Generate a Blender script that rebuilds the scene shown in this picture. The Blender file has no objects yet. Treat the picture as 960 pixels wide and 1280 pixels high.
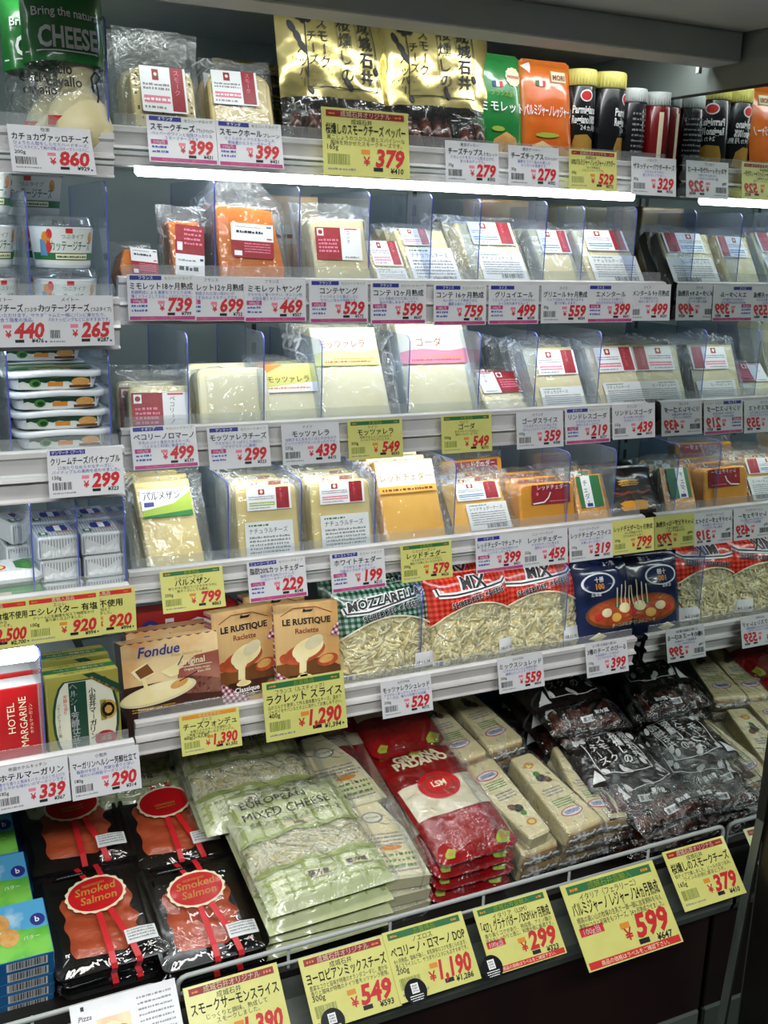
import bpy, math, random
from mathutils import Vector, Matrix, noise
from mathutils.geometry import tessellate_polygon
from math import sin, cos, pi, radians, exp, sqrt

# ------------------------------------------------------------------ camera, world, lights, exposure
scene = bpy.context.scene
col = scene.collection
F_PX = 1320.9
YAW, PITCH, ROLL = 0.459017525, 0.256204818, 0.0298304952
CAM = Vector((0.0, 0.0, 1.6))
FWD = Vector((sin(YAW) * cos(PITCH), cos(YAW) * cos(PITCH), -sin(PITCH)))
_r = Vector((cos(YAW), -sin(YAW), 0.0))
_u = _r.cross(FWD)
RIGHT = cos(ROLL) * _r + sin(ROLL) * _u
UP = -sin(ROLL) * _r + cos(ROLL) * _u
cd = bpy.data.cameras.new('camera')
cam = bpy.data.objects.new('camera', cd)
col.objects.link(cam)
cd.sensor_fit = 'VERTICAL'
cd.sensor_height = 36.0
cd.lens = 36.0 * F_PX / 1280.0
cd.clip_start = 0.02
m = Matrix((RIGHT, UP, -FWD)).transposed().to_4x4()
m.translation = CAM
cam.matrix_world = m
scene.camera = cam

world = bpy.data.worlds.new('store_ambient')
scene.world = world
world.use_nodes = True
world.node_tree.nodes['Background'].inputs[0].default_value = (0.62, 0.78, 0.80, 1)
world.node_tree.nodes['Background'].inputs[1].default_value = 0.07

scene.view_settings.view_transform = 'Standard'
scene.view_settings.look = 'None'
scene.view_settings.gamma = 1.0
scene.view_settings.use_curve_mapping = False
scene.view_settings.exposure = 0.12
scene.cycles.use_denoising = True
scene.cycles.max_bounces = 10
scene.cycles.transparent_max_bounces = 24
scene.cycles.diffuse_bounces = 3
scene.cycles.glossy_bounces = 4
scene.cycles.transmission_bounces = 6
scene.cycles.caustics_reflective = False
scene.cycles.caustics_refractive = False
scene.cycles.sample_clamp_indirect = 6.0


def area(name, loc, rot, sx, sy, power, color=(1, 1, 1)):
    d = bpy.data.lights.new(name, 'AREA')
    d.shape = 'RECTANGLE'
    d.size, d.size_y, d.energy, d.color = sx, sy, power, color
    o = bpy.data.objects.new(name, d)
    o.location, o.rotation_euler = loc, rot
    col.objects.link(o)
    return o


# long fluorescent fittings in the shop ceiling over the aisle, and the lamp tucked in the canopy
area('aisle_ceiling_lamp', (0.5, 0.55, 2.75), (radians(8), 0, 0), 2.6, 0.16, 18.0, (1.0, 0.98, 0.93))
area('aisle_ceiling_lamp', (-0.3, -0.9, 2.75), (radians(30), 0, 0), 2.6, 0.30, 56.0, (0.97, 1.0, 0.98))
area('canopy_lamp', (0.45, 1.362, 1.890), (radians(2), 0, 0), 1.45, 0.022, 1.5, (0.95, 1.0, 1.0))


# ------------------------------------------------------------------ measuring helpers
def ray(px, py):
    return FWD + RIGHT * ((px - 480) / F_PX) - UP * ((py - 640) / F_PX)


def at(px, py, Y):
    d = ray(px, py)
    return CAM + d * (Y / d.y)


def project(P):
    q = P - CAM
    z = q.dot(FWD)
    return 480 + F_PX * q.dot(RIGHT) / z, 640 - F_PX * q.dot(UP) / z


def fit(x0, x1, yt, Y, z, lean):
    """width, height and centre of an upright thing on a deck at (Y, z) leaning back"""
    lo, hi = 0.01, 0.5
    sl, cl = sin(radians(lean)), cos(radians(lean))
    for _ in range(40):
        h = (lo + hi) / 2
        ym = Y + h * 0.5 * sl
        xc = at((x0 + x1) / 2, yt + 35, ym).x
        if project(Vector((xc, Y + h * sl, z + h * cl)))[1] > yt:
            lo = h
        else:
            hi = h
    w = at(x1, yt + 35, ym).x - at(x0, yt + 35, ym).x
    return xc, w, h


# ------------------------------------------------------------------ materials
def lin(h):
    h = h.lstrip('#')
    c = [int(h[i:i + 2], 16) / 255 for i in (0, 2, 4)]
    return tuple(((v + 0.055) / 1.055) ** 2.4 if v > 0.04045 else v / 12.92 for v in c) + (1.0,)


MATS = {}


def nodes_of(name):
    mt = bpy.data.materials.new(name)
    mt.use_nodes = True
    nt = mt.node_tree
    nt.nodes.clear()
    out = nt.nodes.new('ShaderNodeOutputMaterial')
    return mt, nt, out


def N(nt, t, **kw):
    n = nt.nodes.new(t)
    for k, v in kw.items():
        if k.startswith('i_'):
            key = k[2:]
            n.inputs[int(key) if key.isdigit() else key.replace('_', ' ')].default_value = v
        else:
            setattr(n, k, v)
    return n


def coords(nt, scale=(1, 1, 1), rot=(0, 0, 0)):
    tc = nt.nodes.new('ShaderNodeTexCoord')
    mp = N(nt, 'ShaderNodeMapping')
    mp.inputs['Scale'].default_value = scale
    mp.inputs['Rotation'].default_value = rot
    nt.links.new(tc.outputs['Object'], mp.inputs[0])
    return mp.outputs[0]


def mat(name, color, rough=0.5, metal=0.0, color2=None, nscale=40.0, nrange=(0.4, 0.62), bump=0.0, bscale=80.0, coat=0.0, sss=0.0, spec=0.5, stretch=(1, 1, 1), detail=3.0):
    mt, nt, out = nodes_of(name)
    b = N(nt, 'ShaderNodeBsdfPrincipled')
    b.inputs['Base Color'].default_value = lin(color)
    b.inputs['Roughness'].default_value = rough
    b.inputs['Metallic'].default_value = metal
    b.inputs['Coat Weight'].default_value = coat
    b.inputs['Coat Roughness'].default_value = 0.06
    b.inputs['Specular IOR Level'].default_value = spec
    if sss:
        b.inputs['Subsurface Weight'].default_value = sss
        b.inputs['Subsurface Radius'].default_value = (0.01, 0.008, 0.005)
        b.inputs['Subsurface Scale'].default_value = 0.6
    v = None
    if color2 or bump:
        v = coords(nt, stretch)
    if color2:
        n = N(nt, 'ShaderNodeTexNoise', i_Scale=nscale, i_Detail=detail)
        nt.links.new(v, n.inputs['Vector'])
        r = N(nt, 'ShaderNodeValToRGB')
        r.color_ramp.elements[0].position, r.color_ramp.elements[1].position = nrange
        r.color_ramp.elements[0].color, r.color_ramp.elements[1].color = lin(color), lin(color2)
        nt.links.new(n.outputs['Fac'], r.inputs[0])
        nt.links.new(r.outputs[0], b.inputs['Base Color'])
    if bump:
        n2 = N(nt, 'ShaderNodeTexNoise', i_Scale=bscale, i_Detail=2.0)
        nt.links.new(v, n2.inputs['Vector'])
        bp = N(nt, 'ShaderNodeBump', i_Strength=bump, i_Distance=0.006)
        nt.links.new(n2.outputs['Fac'], bp.inputs['Height'])
        nt.links.new(bp.outputs[0], b.inputs['Normal'])
        if coat:
            nt.links.new(bp.outputs[0], b.inputs['Coat Normal'])
    nt.links.new(b.outputs[0], out.inputs[0])
    MATS[name] = mt
    return mt


def film(name, haze=0.05, bump=0.5, bscale=55.0, rough=0.07, tint=(0.97, 0.98, 0.98, 1), gain=1.0, crease=0.0, cscale=30.0):
    """clear wrinkled plastic film: see-through, with sharp glints"""
    mt, nt, out = nodes_of(name)
    v = coords(nt)
    n = N(nt, 'ShaderNodeTexNoise', i_Scale=bscale, i_Detail=3.0, i_Distortion=1.2)
    nt.links.new(v, n.inputs['Vector'])
    bp = N(nt, 'ShaderNodeBump', i_Strength=bump, i_Distance=0.01)
    nt.links.new(n.outputs['Fac'], bp.inputs['Height'])
    fr = N(nt, 'ShaderNodeFresnel', i_IOR=1.55)
    ge = N(nt, 'ShaderNodeNewGeometry')
    io = N(nt, 'ShaderNodeMath', operation='MULTIPLY_ADD')
    io.inputs[1].default_value = 1 / 1.55 - 1.55
    io.inputs[2].default_value = 1.55
    nt.links.new(ge.outputs['Backfacing'], io.inputs[0])
    nt.links.new(io.outputs[0], fr.inputs['IOR'])
    nt.links.new(bp.outputs[0], fr.inputs['Normal'])
    mu = N(nt, 'ShaderNodeMath', operation='MULTIPLY', use_clamp=True)
    mu.inputs[1].default_value = gain
    nt.links.new(fr.outputs[0], mu.inputs[0])
    tr = N(nt, 'ShaderNodeBsdfTransparent')
    tr.inputs[0].default_value = tint
    gl = N(nt, 'ShaderNodeBsdfGlossy', i_Roughness=rough)
    nt.links.new(bp.outputs[0], gl.inputs['Normal'])
    mx = N(nt, 'ShaderNodeMixShader')
    nt.links.new(mu.outputs[0], mx.inputs[0])
    nt.links.new(tr.outputs[0], mx.inputs[1])
    nt.links.new(gl.outputs[0], mx.inputs[2])
    df = N(nt, 'ShaderNodeBsdfDiffuse')
    df.inputs[0].default_value = (0.9, 0.92, 0.92, 1)
    m2 = N(nt, 'ShaderNodeMixShader', i_0=haze)
    if crease:      # folds in the film scatter light along thin lines
        n3 = N(nt, 'ShaderNodeTexNoise', i_Scale=cscale * .55, i_Detail=2.0)
        nt.links.new(v, n3.inputs['Vector'])
        ma = N(nt, 'ShaderNodeVectorMath', operation='MULTIPLY_ADD')
        ma.inputs[1].default_value = (.045, .045, .045)
        nt.links.new(n3.outputs['Color'], ma.inputs[0])
        nt.links.new(v, ma.inputs[2])
        vo = N(nt, 'ShaderNodeTexVoronoi', feature='DISTANCE_TO_EDGE', i_Scale=cscale)
        nt.links.new(ma.outputs[0], vo.inputs['Vector'])
        mr = N(nt, 'ShaderNodeMapRange')
        mr.inputs['From Max'].default_value = .055
        mr.inputs['To Min'].default_value = 1.0
        mr.inputs['To Max'].default_value = 0.0
        nt.links.new(vo.outputs['Distance'], mr.inputs['Value'])
        n4 = N(nt, 'ShaderNodeTexNoise', i_Scale=cscale * .8, i_Detail=1.0)
        nt.links.new(v, n4.inputs['Vector'])
        mk = N(nt, 'ShaderNodeMapRange')
        mk.inputs['From Min'].default_value = .51
        mk.inputs['From Max'].default_value = .66
        mk.inputs['To Max'].default_value = crease
        nt.links.new(n4.outputs['Fac'], mk.inputs['Value'])
        pr = N(nt, 'ShaderNodeMath', operation='MULTIPLY_ADD', use_clamp=True)
        pr.inputs[2].default_value = haze
        nt.links.new(mr.outputs[0], pr.inputs[0])
        nt.links.new(mk.outputs[0], pr.inputs[1])
        nt.links.new(pr.outputs[0], m2.inputs[0])
    nt.links.new(mx.outputs[0], m2.inputs[1])
    nt.links.new(df.outputs[0], m2.inputs[2])
    nt.links.new(m2.outputs[0], out.inputs[0])
    MATS[name] = mt
    return mt


def emit(name, color, strength):
    mt, nt, out = nodes_of(name)
    e = N(nt, 'ShaderNodeEmission')
    e.inputs[0].default_value = color
    e.inputs[1].default_value = strength
    nt.links.new(e.outputs[0], out.inputs[0])
    MATS[name] = mt
    return mt


def check(name, c0, c1, cm, size, rough=0.25, bump=0.0, bscale=60.0, rot=0.0, coat=0.5):
    """woven check: two crossing bands of colour"""
    mt, nt, out = nodes_of(name)
    b = N(nt, 'ShaderNodeBsdfPrincipled', i_Roughness=rough)
    b.inputs['Coat Weight'].default_value = coat
    b.inputs['Coat Roughness'].default_value = 0.08
    v = coords(nt, (1 / size, 1 / size, 1 / size), (0, rot, 0))
    sp = N(nt, 'ShaderNodeSeparateXYZ')
    nt.links.new(v, sp.inputs[0])
    gs = []
    for k in (0, 2):
        fr = N(nt, 'ShaderNodeMath', operation='FRACT')
        nt.links.new(sp.outputs[k], fr.inputs[0])
        g = N(nt, 'ShaderNodeMath', operation='GREATER_THAN')
        g.inputs[1].default_value = 0.5
        nt.links.new(fr.outputs[0], g.inputs[0])
        gs.append(g)
    ad = N(nt, 'ShaderNodeMath', operation='ADD')
    nt.links.new(gs[0].outputs[0], ad.inputs[0])
    nt.links.new(gs[1].outputs[0], ad.inputs[1])
    hf = N(nt, 'ShaderNodeMath', operation='MULTIPLY')
    hf.inputs[1].default_value = 0.5
    nt.links.new(ad.outputs[0], hf.inputs[0])
    r = N(nt, 'ShaderNodeValToRGB')
    r.color_ramp.interpolation = 'CONSTANT'
    r.color_ramp.elements[0].color = lin(c0)
    r.color_ramp.elements[1].position = 0.9
    r.color_ramp.elements[1].color = lin(c1)
    e = r.color_ramp.elements.new(0.4)
    e.color = lin(cm)
    nt.links.new(hf.outputs[0], r.inputs[0])
    nt.links.new(r.outputs[0], b.inputs['Base Color'])
    if bump:
        n2 = N(nt, 'ShaderNodeTexNoise', i_Scale=bscale, i_Detail=2.0)
        nt.links.new(coords(nt), n2.inputs['Vector'])
        bp = N(nt, 'ShaderNodeBump', i_Strength=bump, i_Distance=0.006)
        nt.links.new(n2.outputs['Fac'], bp.inputs['Height'])
        nt.links.new(bp.outputs[0], b.inputs['Normal'])
        nt.links.new(bp.outputs[0], b.inputs['Coat Normal'])
    nt.links.new(b.outputs[0], out.inputs[0])
    MATS[name] = mt
    return mt


# case and fittings
mat('painted_grey', '#8f9894', 0.55, color2='#868f8c', nscale=9)
mat('canopy_grey', '#d2d6cd', 0.6, color2='#caced5', nscale=6)
mat('case_back', '#93a3a4', 0.5, color2='#899996', nscale=5)
mat('deck_white', '#cfd5d4', 0.35, color2='#c4cbca', nscale=14)
mat('rail_white', '#d3d1d0', 0.32, color2='#cac8c8', nscale=20, coat=0.3)
mat('wire_white', '#a9adab', 0.35)
mat('bumper_grey', '#5c625c', 0.45, color2='#535953', nscale=20)
mat('kick_red', '#22090a', 0.5, color2='#170506', nscale=6)
mat('base_grey', '#5a605a', 0.6)
mat('dark_trim', '#15130f', 0.4, color2='#0e0c0a', nscale=12)
mat('blue_liner', '#2b5f97', 0.6, color2='#3a70a8', nscale=150, bump=0.3, bscale=300)
mat('floor_tile', '#3b3936', 0.4, color2='#454340', nscale=5)
mat('black_plastic', '#0c0c0d', 0.22, coat=0.6)
mat('mirror_edge', '#3a3d3c', 0.4)
mm = mat('mirror_face', '#c3cbc8', 0.015, metal=1.0)
emit('tube_glow', (0.93, 0.98, 1.0, 1), 19.5)
film('acrylic', 0.04, 0.0, 10, 0.03, (0.93, 0.95, 0.98, 1))
film('acrylic_blue', 0.05, 0.0, 10, 0.03, (0.82, 0.87, 0.96, 1))
mat('acrylic_edge', '#5560b4', 0.25)
film('acrylic_fence', 0.10, 0.05, 20, 0.05, (0.93, 0.95, 0.96, 1))
# card and inks
mat('card_white', '#d9d9dc', 0.35, color2='#d4d4d8', nscale=30, coat=0.15)
mat('card_yellow', '#d6d37c', 0.38, color2='#d1ce76', nscale=30, coat=0.15)
mat('ink_black', '#17171a', 0.5)
mat('ink_white', '#f2f2f2', 0.5)
mat('ink_red', '#cc2c2c', 0.5)
mat('ink_pricered', '#c5262c', 0.5)
mat('ink_darkred', '#8e1f28', 0.45, color2='#9a2630', nscale=120)
mat('ink_blue', '#2a3286', 0.5)
mat('ink_bluetext', '#4a55a5', 0.5)
mat('ink_sky', '#5b8fb4', 0.5)
mat('ink_magenta', '#b43a7d', 0.5)
mat('ink_pink', '#e27d94', 0.5)
mat('ink_green', '#2c6b3c', 0.5)
mat('ink_lime', '#9bb43a', 0.5)
mat('ink_grey', '#8a8a8e', 0.5)
mat('ink_brown', '#8a3a25', 0.5)
mat('ink_orange', '#d98a2e', 0.5)
mat('ink_gold', '#b98d3a', 0.4)
mat('label_frost', '#efe8cc', 0.4)
mat('ink_cream', '#efe3c0', 0.45)
mat('sticker_white', '#e8e9ea', 0.4)
mat('sticker_spec', '#dfe2e2', 0.4)
# food
mat('cheese_pale', '#e4d8aa', 0.45, color2='#dccd98', nscale=25, bump=0.08, bscale=60, sss=0.12)
mat('cheese_white', '#e8e3c4', 0.42, color2='#e2dcb6', nscale=20, bump=0.1, bscale=40, sss=0.12)
mat('cheese_yellow', '#ecd898', 0.45, color2='#e6ce86', nscale=22, bump=0.06, sss=0.12)
mat('cheese_ivory', '#e2d7ae', 0.45, color2='#dccf9f', nscale=22, bump=0.1, sss=0.12)
mat('cheese_orange', '#df7c1a', 0.42, color2='#d67213', nscale=20, bump=0.05, sss=0.15)
mat('cheese_cheddar', '#f0a52a', 0.42, color2='#ea9c22', nscale=20, bump=0.05, sss=0.15)
mat('cheese_amber', '#f5bd58', 0.42, color2='#f0b44c', nscale=20, bump=0.05, sss=0.15)
mat('rind_brown', '#9a5a20', 0.55, color2='#7f4718', nscale=30, bump=0.2)
mat('smoked_brown', '#3f180e', 0.3, color2='#66301c', nscale=45, bump=0.2, coat=0.5)
mat('cheese_smoked', '#d9c48a', 0.45, color2='#cfb878', nscale=22, bump=0.08, sss=0.12)
mat('rind_tan', '#c9a468', 0.55, color2='#b98f52', nscale=60, bump=0.25)
mat('pepper', '#2a241c', 0.6)
mat('shred_a', '#f6ebbc', 0.45, sss=0.1)
mat('shred_b', '#ead99e', 0.45, sss=0.1)
mat('salmon', '#d0613a', 0.35, color2='#b84a2a', nscale=28, nrange=(0.35, 0.7), bump=0.25, bscale=50, coat=0.4, stretch=(1, 1, 2.5))
# packs
film('vacuum_film', 0.04, 0.75, 46, 0.07, gain=1.6, crease=.45)
film('crinkle_film', 0.02, 1.0, 36, 0.06, gain=1.7, crease=.30, cscale=22)
film('tight_film', 0.02, 0.35, 40, 0.07, gain=1.4)
film('glossy_film', 0.0, 0.9, 30, 0.05, gain=1.35, crease=.08, cscale=16)
film('tray_film', 0.0, 0.35, 16, 0.05, gain=1.9)
film('clear_lid', 0.04, 0.1, 30, 0.05, gain=1.5)
mat('seal_white', '#dfe3e2', 0.3, coat=0.5, bump=0.5, bscale=70)
mat('gold_foil', '#d6c788', 0.2, metal=0.75, color2='#c9b873', nscale=14, bump=0.55, bscale=26)
mat('gold_dark', '#6e6238', 0.3, metal=0.7, bump=0.5, bscale=26)
mat('bag_green', '#1f7a2e', 0.28, color2='#1a6d29', nscale=16, bump=0.35, bscale=30, coat=0.6)
mat('pouch_green', '#1f7a37', 0.25, color2='#2a8a42', nscale=18, bump=0.25, bscale=25, coat=0.7)
mat('pouch_orange', '#d5621d', 0.25, color2='#e07b2b', nscale=12, bump=0.25, bscale=25, coat=0.7)
mat('bag_red', '#c2321f', 0.25, color2='#b52a1a', nscale=30, bump=0.3, bscale=28, coat=0.6)
mat('pack_red', '#9e1116', 0.2, color2='#880c11', nscale=20, bump=0.55, bscale=34, coat=0.9)
mat('pack_cream', '#e5dcc4', 0.3, color2='#ddd2b4', nscale=20, bump=0.5, bscale=34, coat=0.9)
mat('bag_navy', '#1d2950', 0.25, color2='#17203f', nscale=20, bump=0.3, bscale=28, coat=0.6)
mat('bag_black', '#14100f', 0.16, color2='#1d1512', nscale=20, bump=0.8, bscale=30, coat=0.9)
mat('black_pack', '#2b2219', 0.3, color2='#1e1812', nscale=20, bump=0.4, bscale=40, coat=0.5)
mat('bag_lime', '#d8deb2', 0.25, color2='#ccd5a0', nscale=12, bump=0.7, bscale=32, coat=0.9)
mat('lime_stripe', '#a2b062', 0.3, bump=0.5, bscale=32, coat=0.6)
mat('lime_dark', '#76843c', 0.3)
check('plaid_red', '#e2543c', '#a81c16', '#cc3524', 0.009, bump=0.3, bscale=28)
check('plaid_green', '#9fb3a6', '#123a2c', '#3f6f5a', 0.009, bump=0.3, bscale=28)
check('gingham', '#e6dede', '#7a1f38', '#b27d8c', 0.007, rot=0.5)
mat('box_red', '#b3161a', 0.4, color2='#a81317', nscale=8, coat=0.2)
mat('box_white', '#dcdddb', 0.4)
mat('wood_print', '#dcb67c', 0.4, color2='#c99a5c', nscale=6, stretch=(6, 1, 0.6), coat=0.3)
mat('wood_dark', '#7a4a22', 0.4, color2='#603818', nscale=6, stretch=(6, 1, 0.6), coat=0.3)
mat('fondue_sky', '#ecd09c', 0.4, color2='#d29a5e', nscale=14, coat=0.3)
mat('fondue_brown', '#2c130e', 0.35, color2='#4c281c', nscale=12, coat=0.3)
mat('fondue_glow', '#9a5040', 0.4, color2='#b07a68', nscale=14, coat=0.3)
mat('melt_cream', '#eeddA0', 0.35, color2='#f3e6b8', nscale=30)
mat('potato_red', '#a8431f', 0.5, color2='#c05a2c', nscale=60)
mat('box_olive', '#9c9440', 0.4, color2='#8f8738', nscale=10, coat=0.2)
mat('box_gold', '#c9bd5a', 0.35, color2='#bfb24e', nscale=10, coat=0.3)
mat('box_darkgreen', '#173f2c', 0.4, coat=0.2)
mat('box_cream', '#d6d3bd', 0.4, color2='#ccc9b0', nscale=20)
mat('foil_white', '#d5d8d9', 0.3, bump=0.35, bscale=120, coat=0.3, stretch=(3, 1, 0.4))
mat('tub_white', '#e6eaec', 0.35, coat=0.2)
mat('tub_print', '#dfe2dc', 0.4)
mat('cookie_sky', '#56a9d8', 0.35, color2='#c5e2f0', nscale=28, nrange=(0.5, 0.7), coat=0.5)
mat('cookie_grass', '#58b03c', 0.35, color2='#7cc850', nscale=30, coat=0.5)
mat('cookie_blue', '#1c6fae', 0.4, coat=0.3)
mat('biscuit', '#d8a55e', 0.5, color2='#c98f48', nscale=90)
mat('lid_yellow', '#e6dc7c', 0.45)
mat('lid_white', '#d9dedc', 0.45)
mat('jar_black', '#15161a', 0.25, coat=0.5)
mat('jar_red', '#7c1418', 0.25, coat=0.5)
mat('sticker_red', '#c4141c', 0.35, coat=0.3)
mat('ribbon_red', '#d0242c', 0.35)
mat('avocado_print', '#4f8a35', 0.4)


# ------------------------------------------------------------------ mesh building
_tc = {}


def text_geo(s, bold):
    k = (s, bold)
    if k not in _tc:
        cu = bpy.data.curves.new('lettering', 'FONT')
        cu.body, cu.size, cu.offset, cu.resolution_u, cu.fill_mode = s, 1.0, bold, 2, 'FRONT'
        o = bpy.data.objects.new('lettering', cu)
        me = o.to_mesh()
        vs = [(v.co.x, v.co.y) for v in me.vertices]
        fs = [tuple(p.vertices) for p in me.polygons]
        o.to_mesh_clear()
        bpy.data.objects.remove(o)
        bpy.data.curves.remove(cu)
        if vs:
            x0 = min(v[0] for v in vs)
            vs = [(v[0] - x0, v[1]) for v in vs]
            w = max(v[0] for v in vs)
        else:
            w = 0
        _tc[k] = (vs, fs, w)
    return _tc[k]


def finer(vs, fs, L):
    """split triangles until no edge is longer than L, so flat artwork can follow a curved pack"""
    vs = [tuple(v[:2]) for v in vs]
    tris = []
    for f in fs:
        for k in range(1, len(f) - 1):
            tris.append((f[0], f[k], f[k + 1]))
    mid, out = {}, []
    stack = tris
    L2 = L * L
    while stack:
        t = stack.pop()
        d = [(vs[t[i]][0] - vs[t[(i + 1) % 3]][0]) ** 2 + (vs[t[i]][1] - vs[t[(i + 1) % 3]][1]) ** 2 for i in range(3)]
        i = max(range(3), key=lambda q: d[q])
        if d[i] <= L2:
            out.append(t)
            continue
        a, c, e = t[i], t[(i + 1) % 3], t[(i + 2) % 3]
        k = (min(a, c), max(a, c))
        if k not in mid:
            mid[k] = len(vs)
            vs.append(((vs[a][0] + vs[c][0]) / 2, (vs[a][1] + vs[c][1]) / 2))
        n = mid[k]
        stack.append((a, n, e))
        stack.append((n, c, e))
    return vs, out


class MB:
    def __init__(self):
        self.v, self.f, self.mi, self.sm, self.mats = [], [], [], [], []

    def slot(self, name):
        if name not in self.mats:
            self.mats.append(name)
        return self.mats.index(name)

    def face(self, pts, m, smooth=False):
        b = len(self.v)
        self.v.extend(tuple(p) for p in pts)
        self.f.append(tuple(range(b, b + len(pts))))
        self.mi.append(self.slot(m))
        self.sm.append(smooth)

    def mesh(self, vs, fs, m, smooth=False):
        b = len(self.v)
        self.v.extend(tuple(p) for p in vs)
        s = self.slot(m)
        for f in fs:
            self.f.append(tuple(i + b for i in f))
            self.mi.append(s)
            self.sm.append(smooth)

    def box(self, x0, x1, y0, y1, z0, z1, m, c=0.0, M=None, mats=None):
        """box with chamfered edges; mats may give other materials for sides: x-, x+, y-, y+, z-, z+"""
        mats = mats or {}
        lo, hi = (x0, y0, z0), (x1, y1, z1)
        idx, vs = {}, []
        for a in range(3):
            for sx in (0, 1):
                for sy in (0, 1):
                    for sz in (0, 1):
                        s = (sx, sy, sz)
                        p = [hi[k] if s[k] else lo[k] for k in range(3)]
                        for k in range(3):
                            if k != a:
                                p[k] += -c if s[k] else c
                        idx[(a,) + s] = len(vs)
                        vs.append(Vector(p))
        fs, names = [], []
        for a in range(3):
            b, d = (a + 1) % 3, (a + 2) % 3
            for s in (0, 1):
                q = []
                for (i, j) in ((0, 0), (1, 0), (1, 1), (0, 1)):
                    t = [0, 0, 0]
                    t[a], t[b], t[d] = s, i, j
                    q.append(idx[(a,) + tuple(t)])
                fs.append(q if s else q[::-1])
                names.append(mats.get('xyz'[a] + '-+'[s], m))
        if c > 0:
            for a in range(3):
                b, d = (a + 1) % 3, (a + 2) % 3
                for i in (0, 1):
                    for j in (0, 1):
                        t0, t1 = [0, 0, 0], [0, 0, 0]
                        t0[a], t1[a] = 0, 1
                        t0[b] = t1[b] = i
                        t0[d] = t1[d] = j
                        q = [idx[(b,) + tuple(t0)], idx[(b,) + tuple(t1)], idx[(d,) + tuple(t1)], idx[(d,) + tuple(t0)]]
                        fs.append(q if i == j else q[::-1])
                        names.append(m)
            for sx in (0, 1):
                for sy in (0, 1):
                    for sz in (0, 1):
                        q = [idx[(k, sx, sy, sz)] for k in range(3)]
                        fs.append(q if (sx + sy + sz) % 2 else q[::-1])
                        names.append(m)
        if M is not None:
            vs = [M @ p for p in vs]
        b = len(self.v)
        self.v.extend(tuple(p) for p in vs)
        for f, n in zip(fs, names):
            self.f.append(tuple(i + b for i in f))
            self.mi.append(self.slot(n))
            self.sm.append(False)

    def grid(self, fn, nu, nv, m, smooth=True, mfn=None):
        b = len(self.v)
        for j in range(nv + 1):
            for i in range(nu + 1):
                self.v.append(tuple(fn(i / nu, j / nv)))
        s = self.slot(m)
        for j in range(nv):
            for i in range(nu):
                a = b + j * (nu + 1) + i
                self.f.append((a, a + 1, a + nu + 2, a + nu + 1))
                self.mi.append(self.slot(mfn((i + .5) / nu, (j + .5) / nv)) if mfn else s)
                self.sm.append(smooth)

    def tube(self, path, r, m, n=8):
        path = [Vector(p) for p in path]
        b = len(self.v)
        for k, p in enumerate(path):
            t = (path[min(k + 1, len(path) - 1)] - path[max(k - 1, 0)]).normalized()
            a = t.cross(Vector((0.13, 0.31, 0.94)))
            if a.length < 1e-3:
                a = t.cross(Vector((1, 0, 0)))
            a.normalize()
            c = t.cross(a)
            for i in range(n):
                g = 2 * pi * i / n
                self.v.append(tuple(p + a * (r * cos(g)) + c * (r * sin(g))))
        s = self.slot(m)
        for k in range(len(path) - 1):
            for i in range(n):
                j = (i + 1) % n
                self.f.append((b + k * n + i, b + k * n + j, b + (k + 1) * n + j, b + (k + 1) * n + i))
                self.mi.append(s)
                self.sm.append(True)
        for e in (0, len(path) - 1):
            q = [b + e * n + i for i in range(n)]
            self.f.append(tuple(q if e else q[::-1]))
            self.mi.append(s)
            self.sm.append(False)

    def lathe(self, prof, m, n=28, cx=0, cy=0, mats=None):
        b = len(self.v)
        for (r, z) in prof:
            for i in range(n):
                g = 2 * pi * i / n
                self.v.append((cx + r * cos(g), cy + r * sin(g), z))
        for k in range(len(prof) - 1):
            s = self.slot(mats[k] if mats else m)
            for i in range(n):
                j = (i + 1) % n
                self.f.append((b + k * n + i, b + k * n + j, b + (k + 1) * n + j, b + (k + 1) * n + i))
                self.mi.append(s)
                self.sm.append(abs(prof[k][1] - prof[k + 1][1]) > 1e-4)
        s = self.slot(m)
        for e in (0, len(prof) - 1):
            if prof[e][0] > 1e-5:
                q = [b + e * n + i for i in range(n)]
                self.f.append(tuple(q if e else q[::-1]))
                self.mi.append(s)
                self.sm.append(False)

    def prism(self, poly, y0, y1, m, c=0.002, side=None):
        """outline in x, z given thickness from y1 (back) to y0 (front), front edge chamfered"""
        n = len(poly)
        cx, cz = sum(p[0] for p in poly) / n, sum(p[1] for p in poly) / n
        R = max(sqrt((p[0] - cx) ** 2 + (p[1] - cz) ** 2) for p in poly)
        k = 1 - c / R * 1.2
        inner = [(cx + (p[0] - cx) * k, cz + (p[1] - cz) * k) for p in poly]
        rings = [[(p[0], y0, p[1]) for p in inner], [(p[0], y0 + c, p[1]) for p in poly], [(p[0], y1 - c, p[1]) for p in poly], [(p[0], y1, p[1]) for p in inner]]
        area2 = sum(poly[i][0] * poly[(i + 1) % n][1] - poly[(i + 1) % n][0] * poly[i][1] for i in range(n))
        if area2 < 0:
            rings = [r[::-1] for r in rings]
        self.face(rings[0], m)
        self.face(rings[3][::-1], m)
        for a in range(3):
            for i in range(n):
                j = (i + 1) % n
                self.face([rings[a][j], rings[a][i], rings[a + 1][i], rings[a + 1][j]], (side or m) if a == 1 else m)

    # --- flat artwork on a surface; fn(x, z) gives the point
    def rect(self, x0, z0, x1, z1, fn, m, n=1):
        self.grid(lambda s, t: fn(x0 + (x1 - x0) * s, z0 + (z1 - z0) * t), n, n, m, smooth=n > 1)

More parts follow.
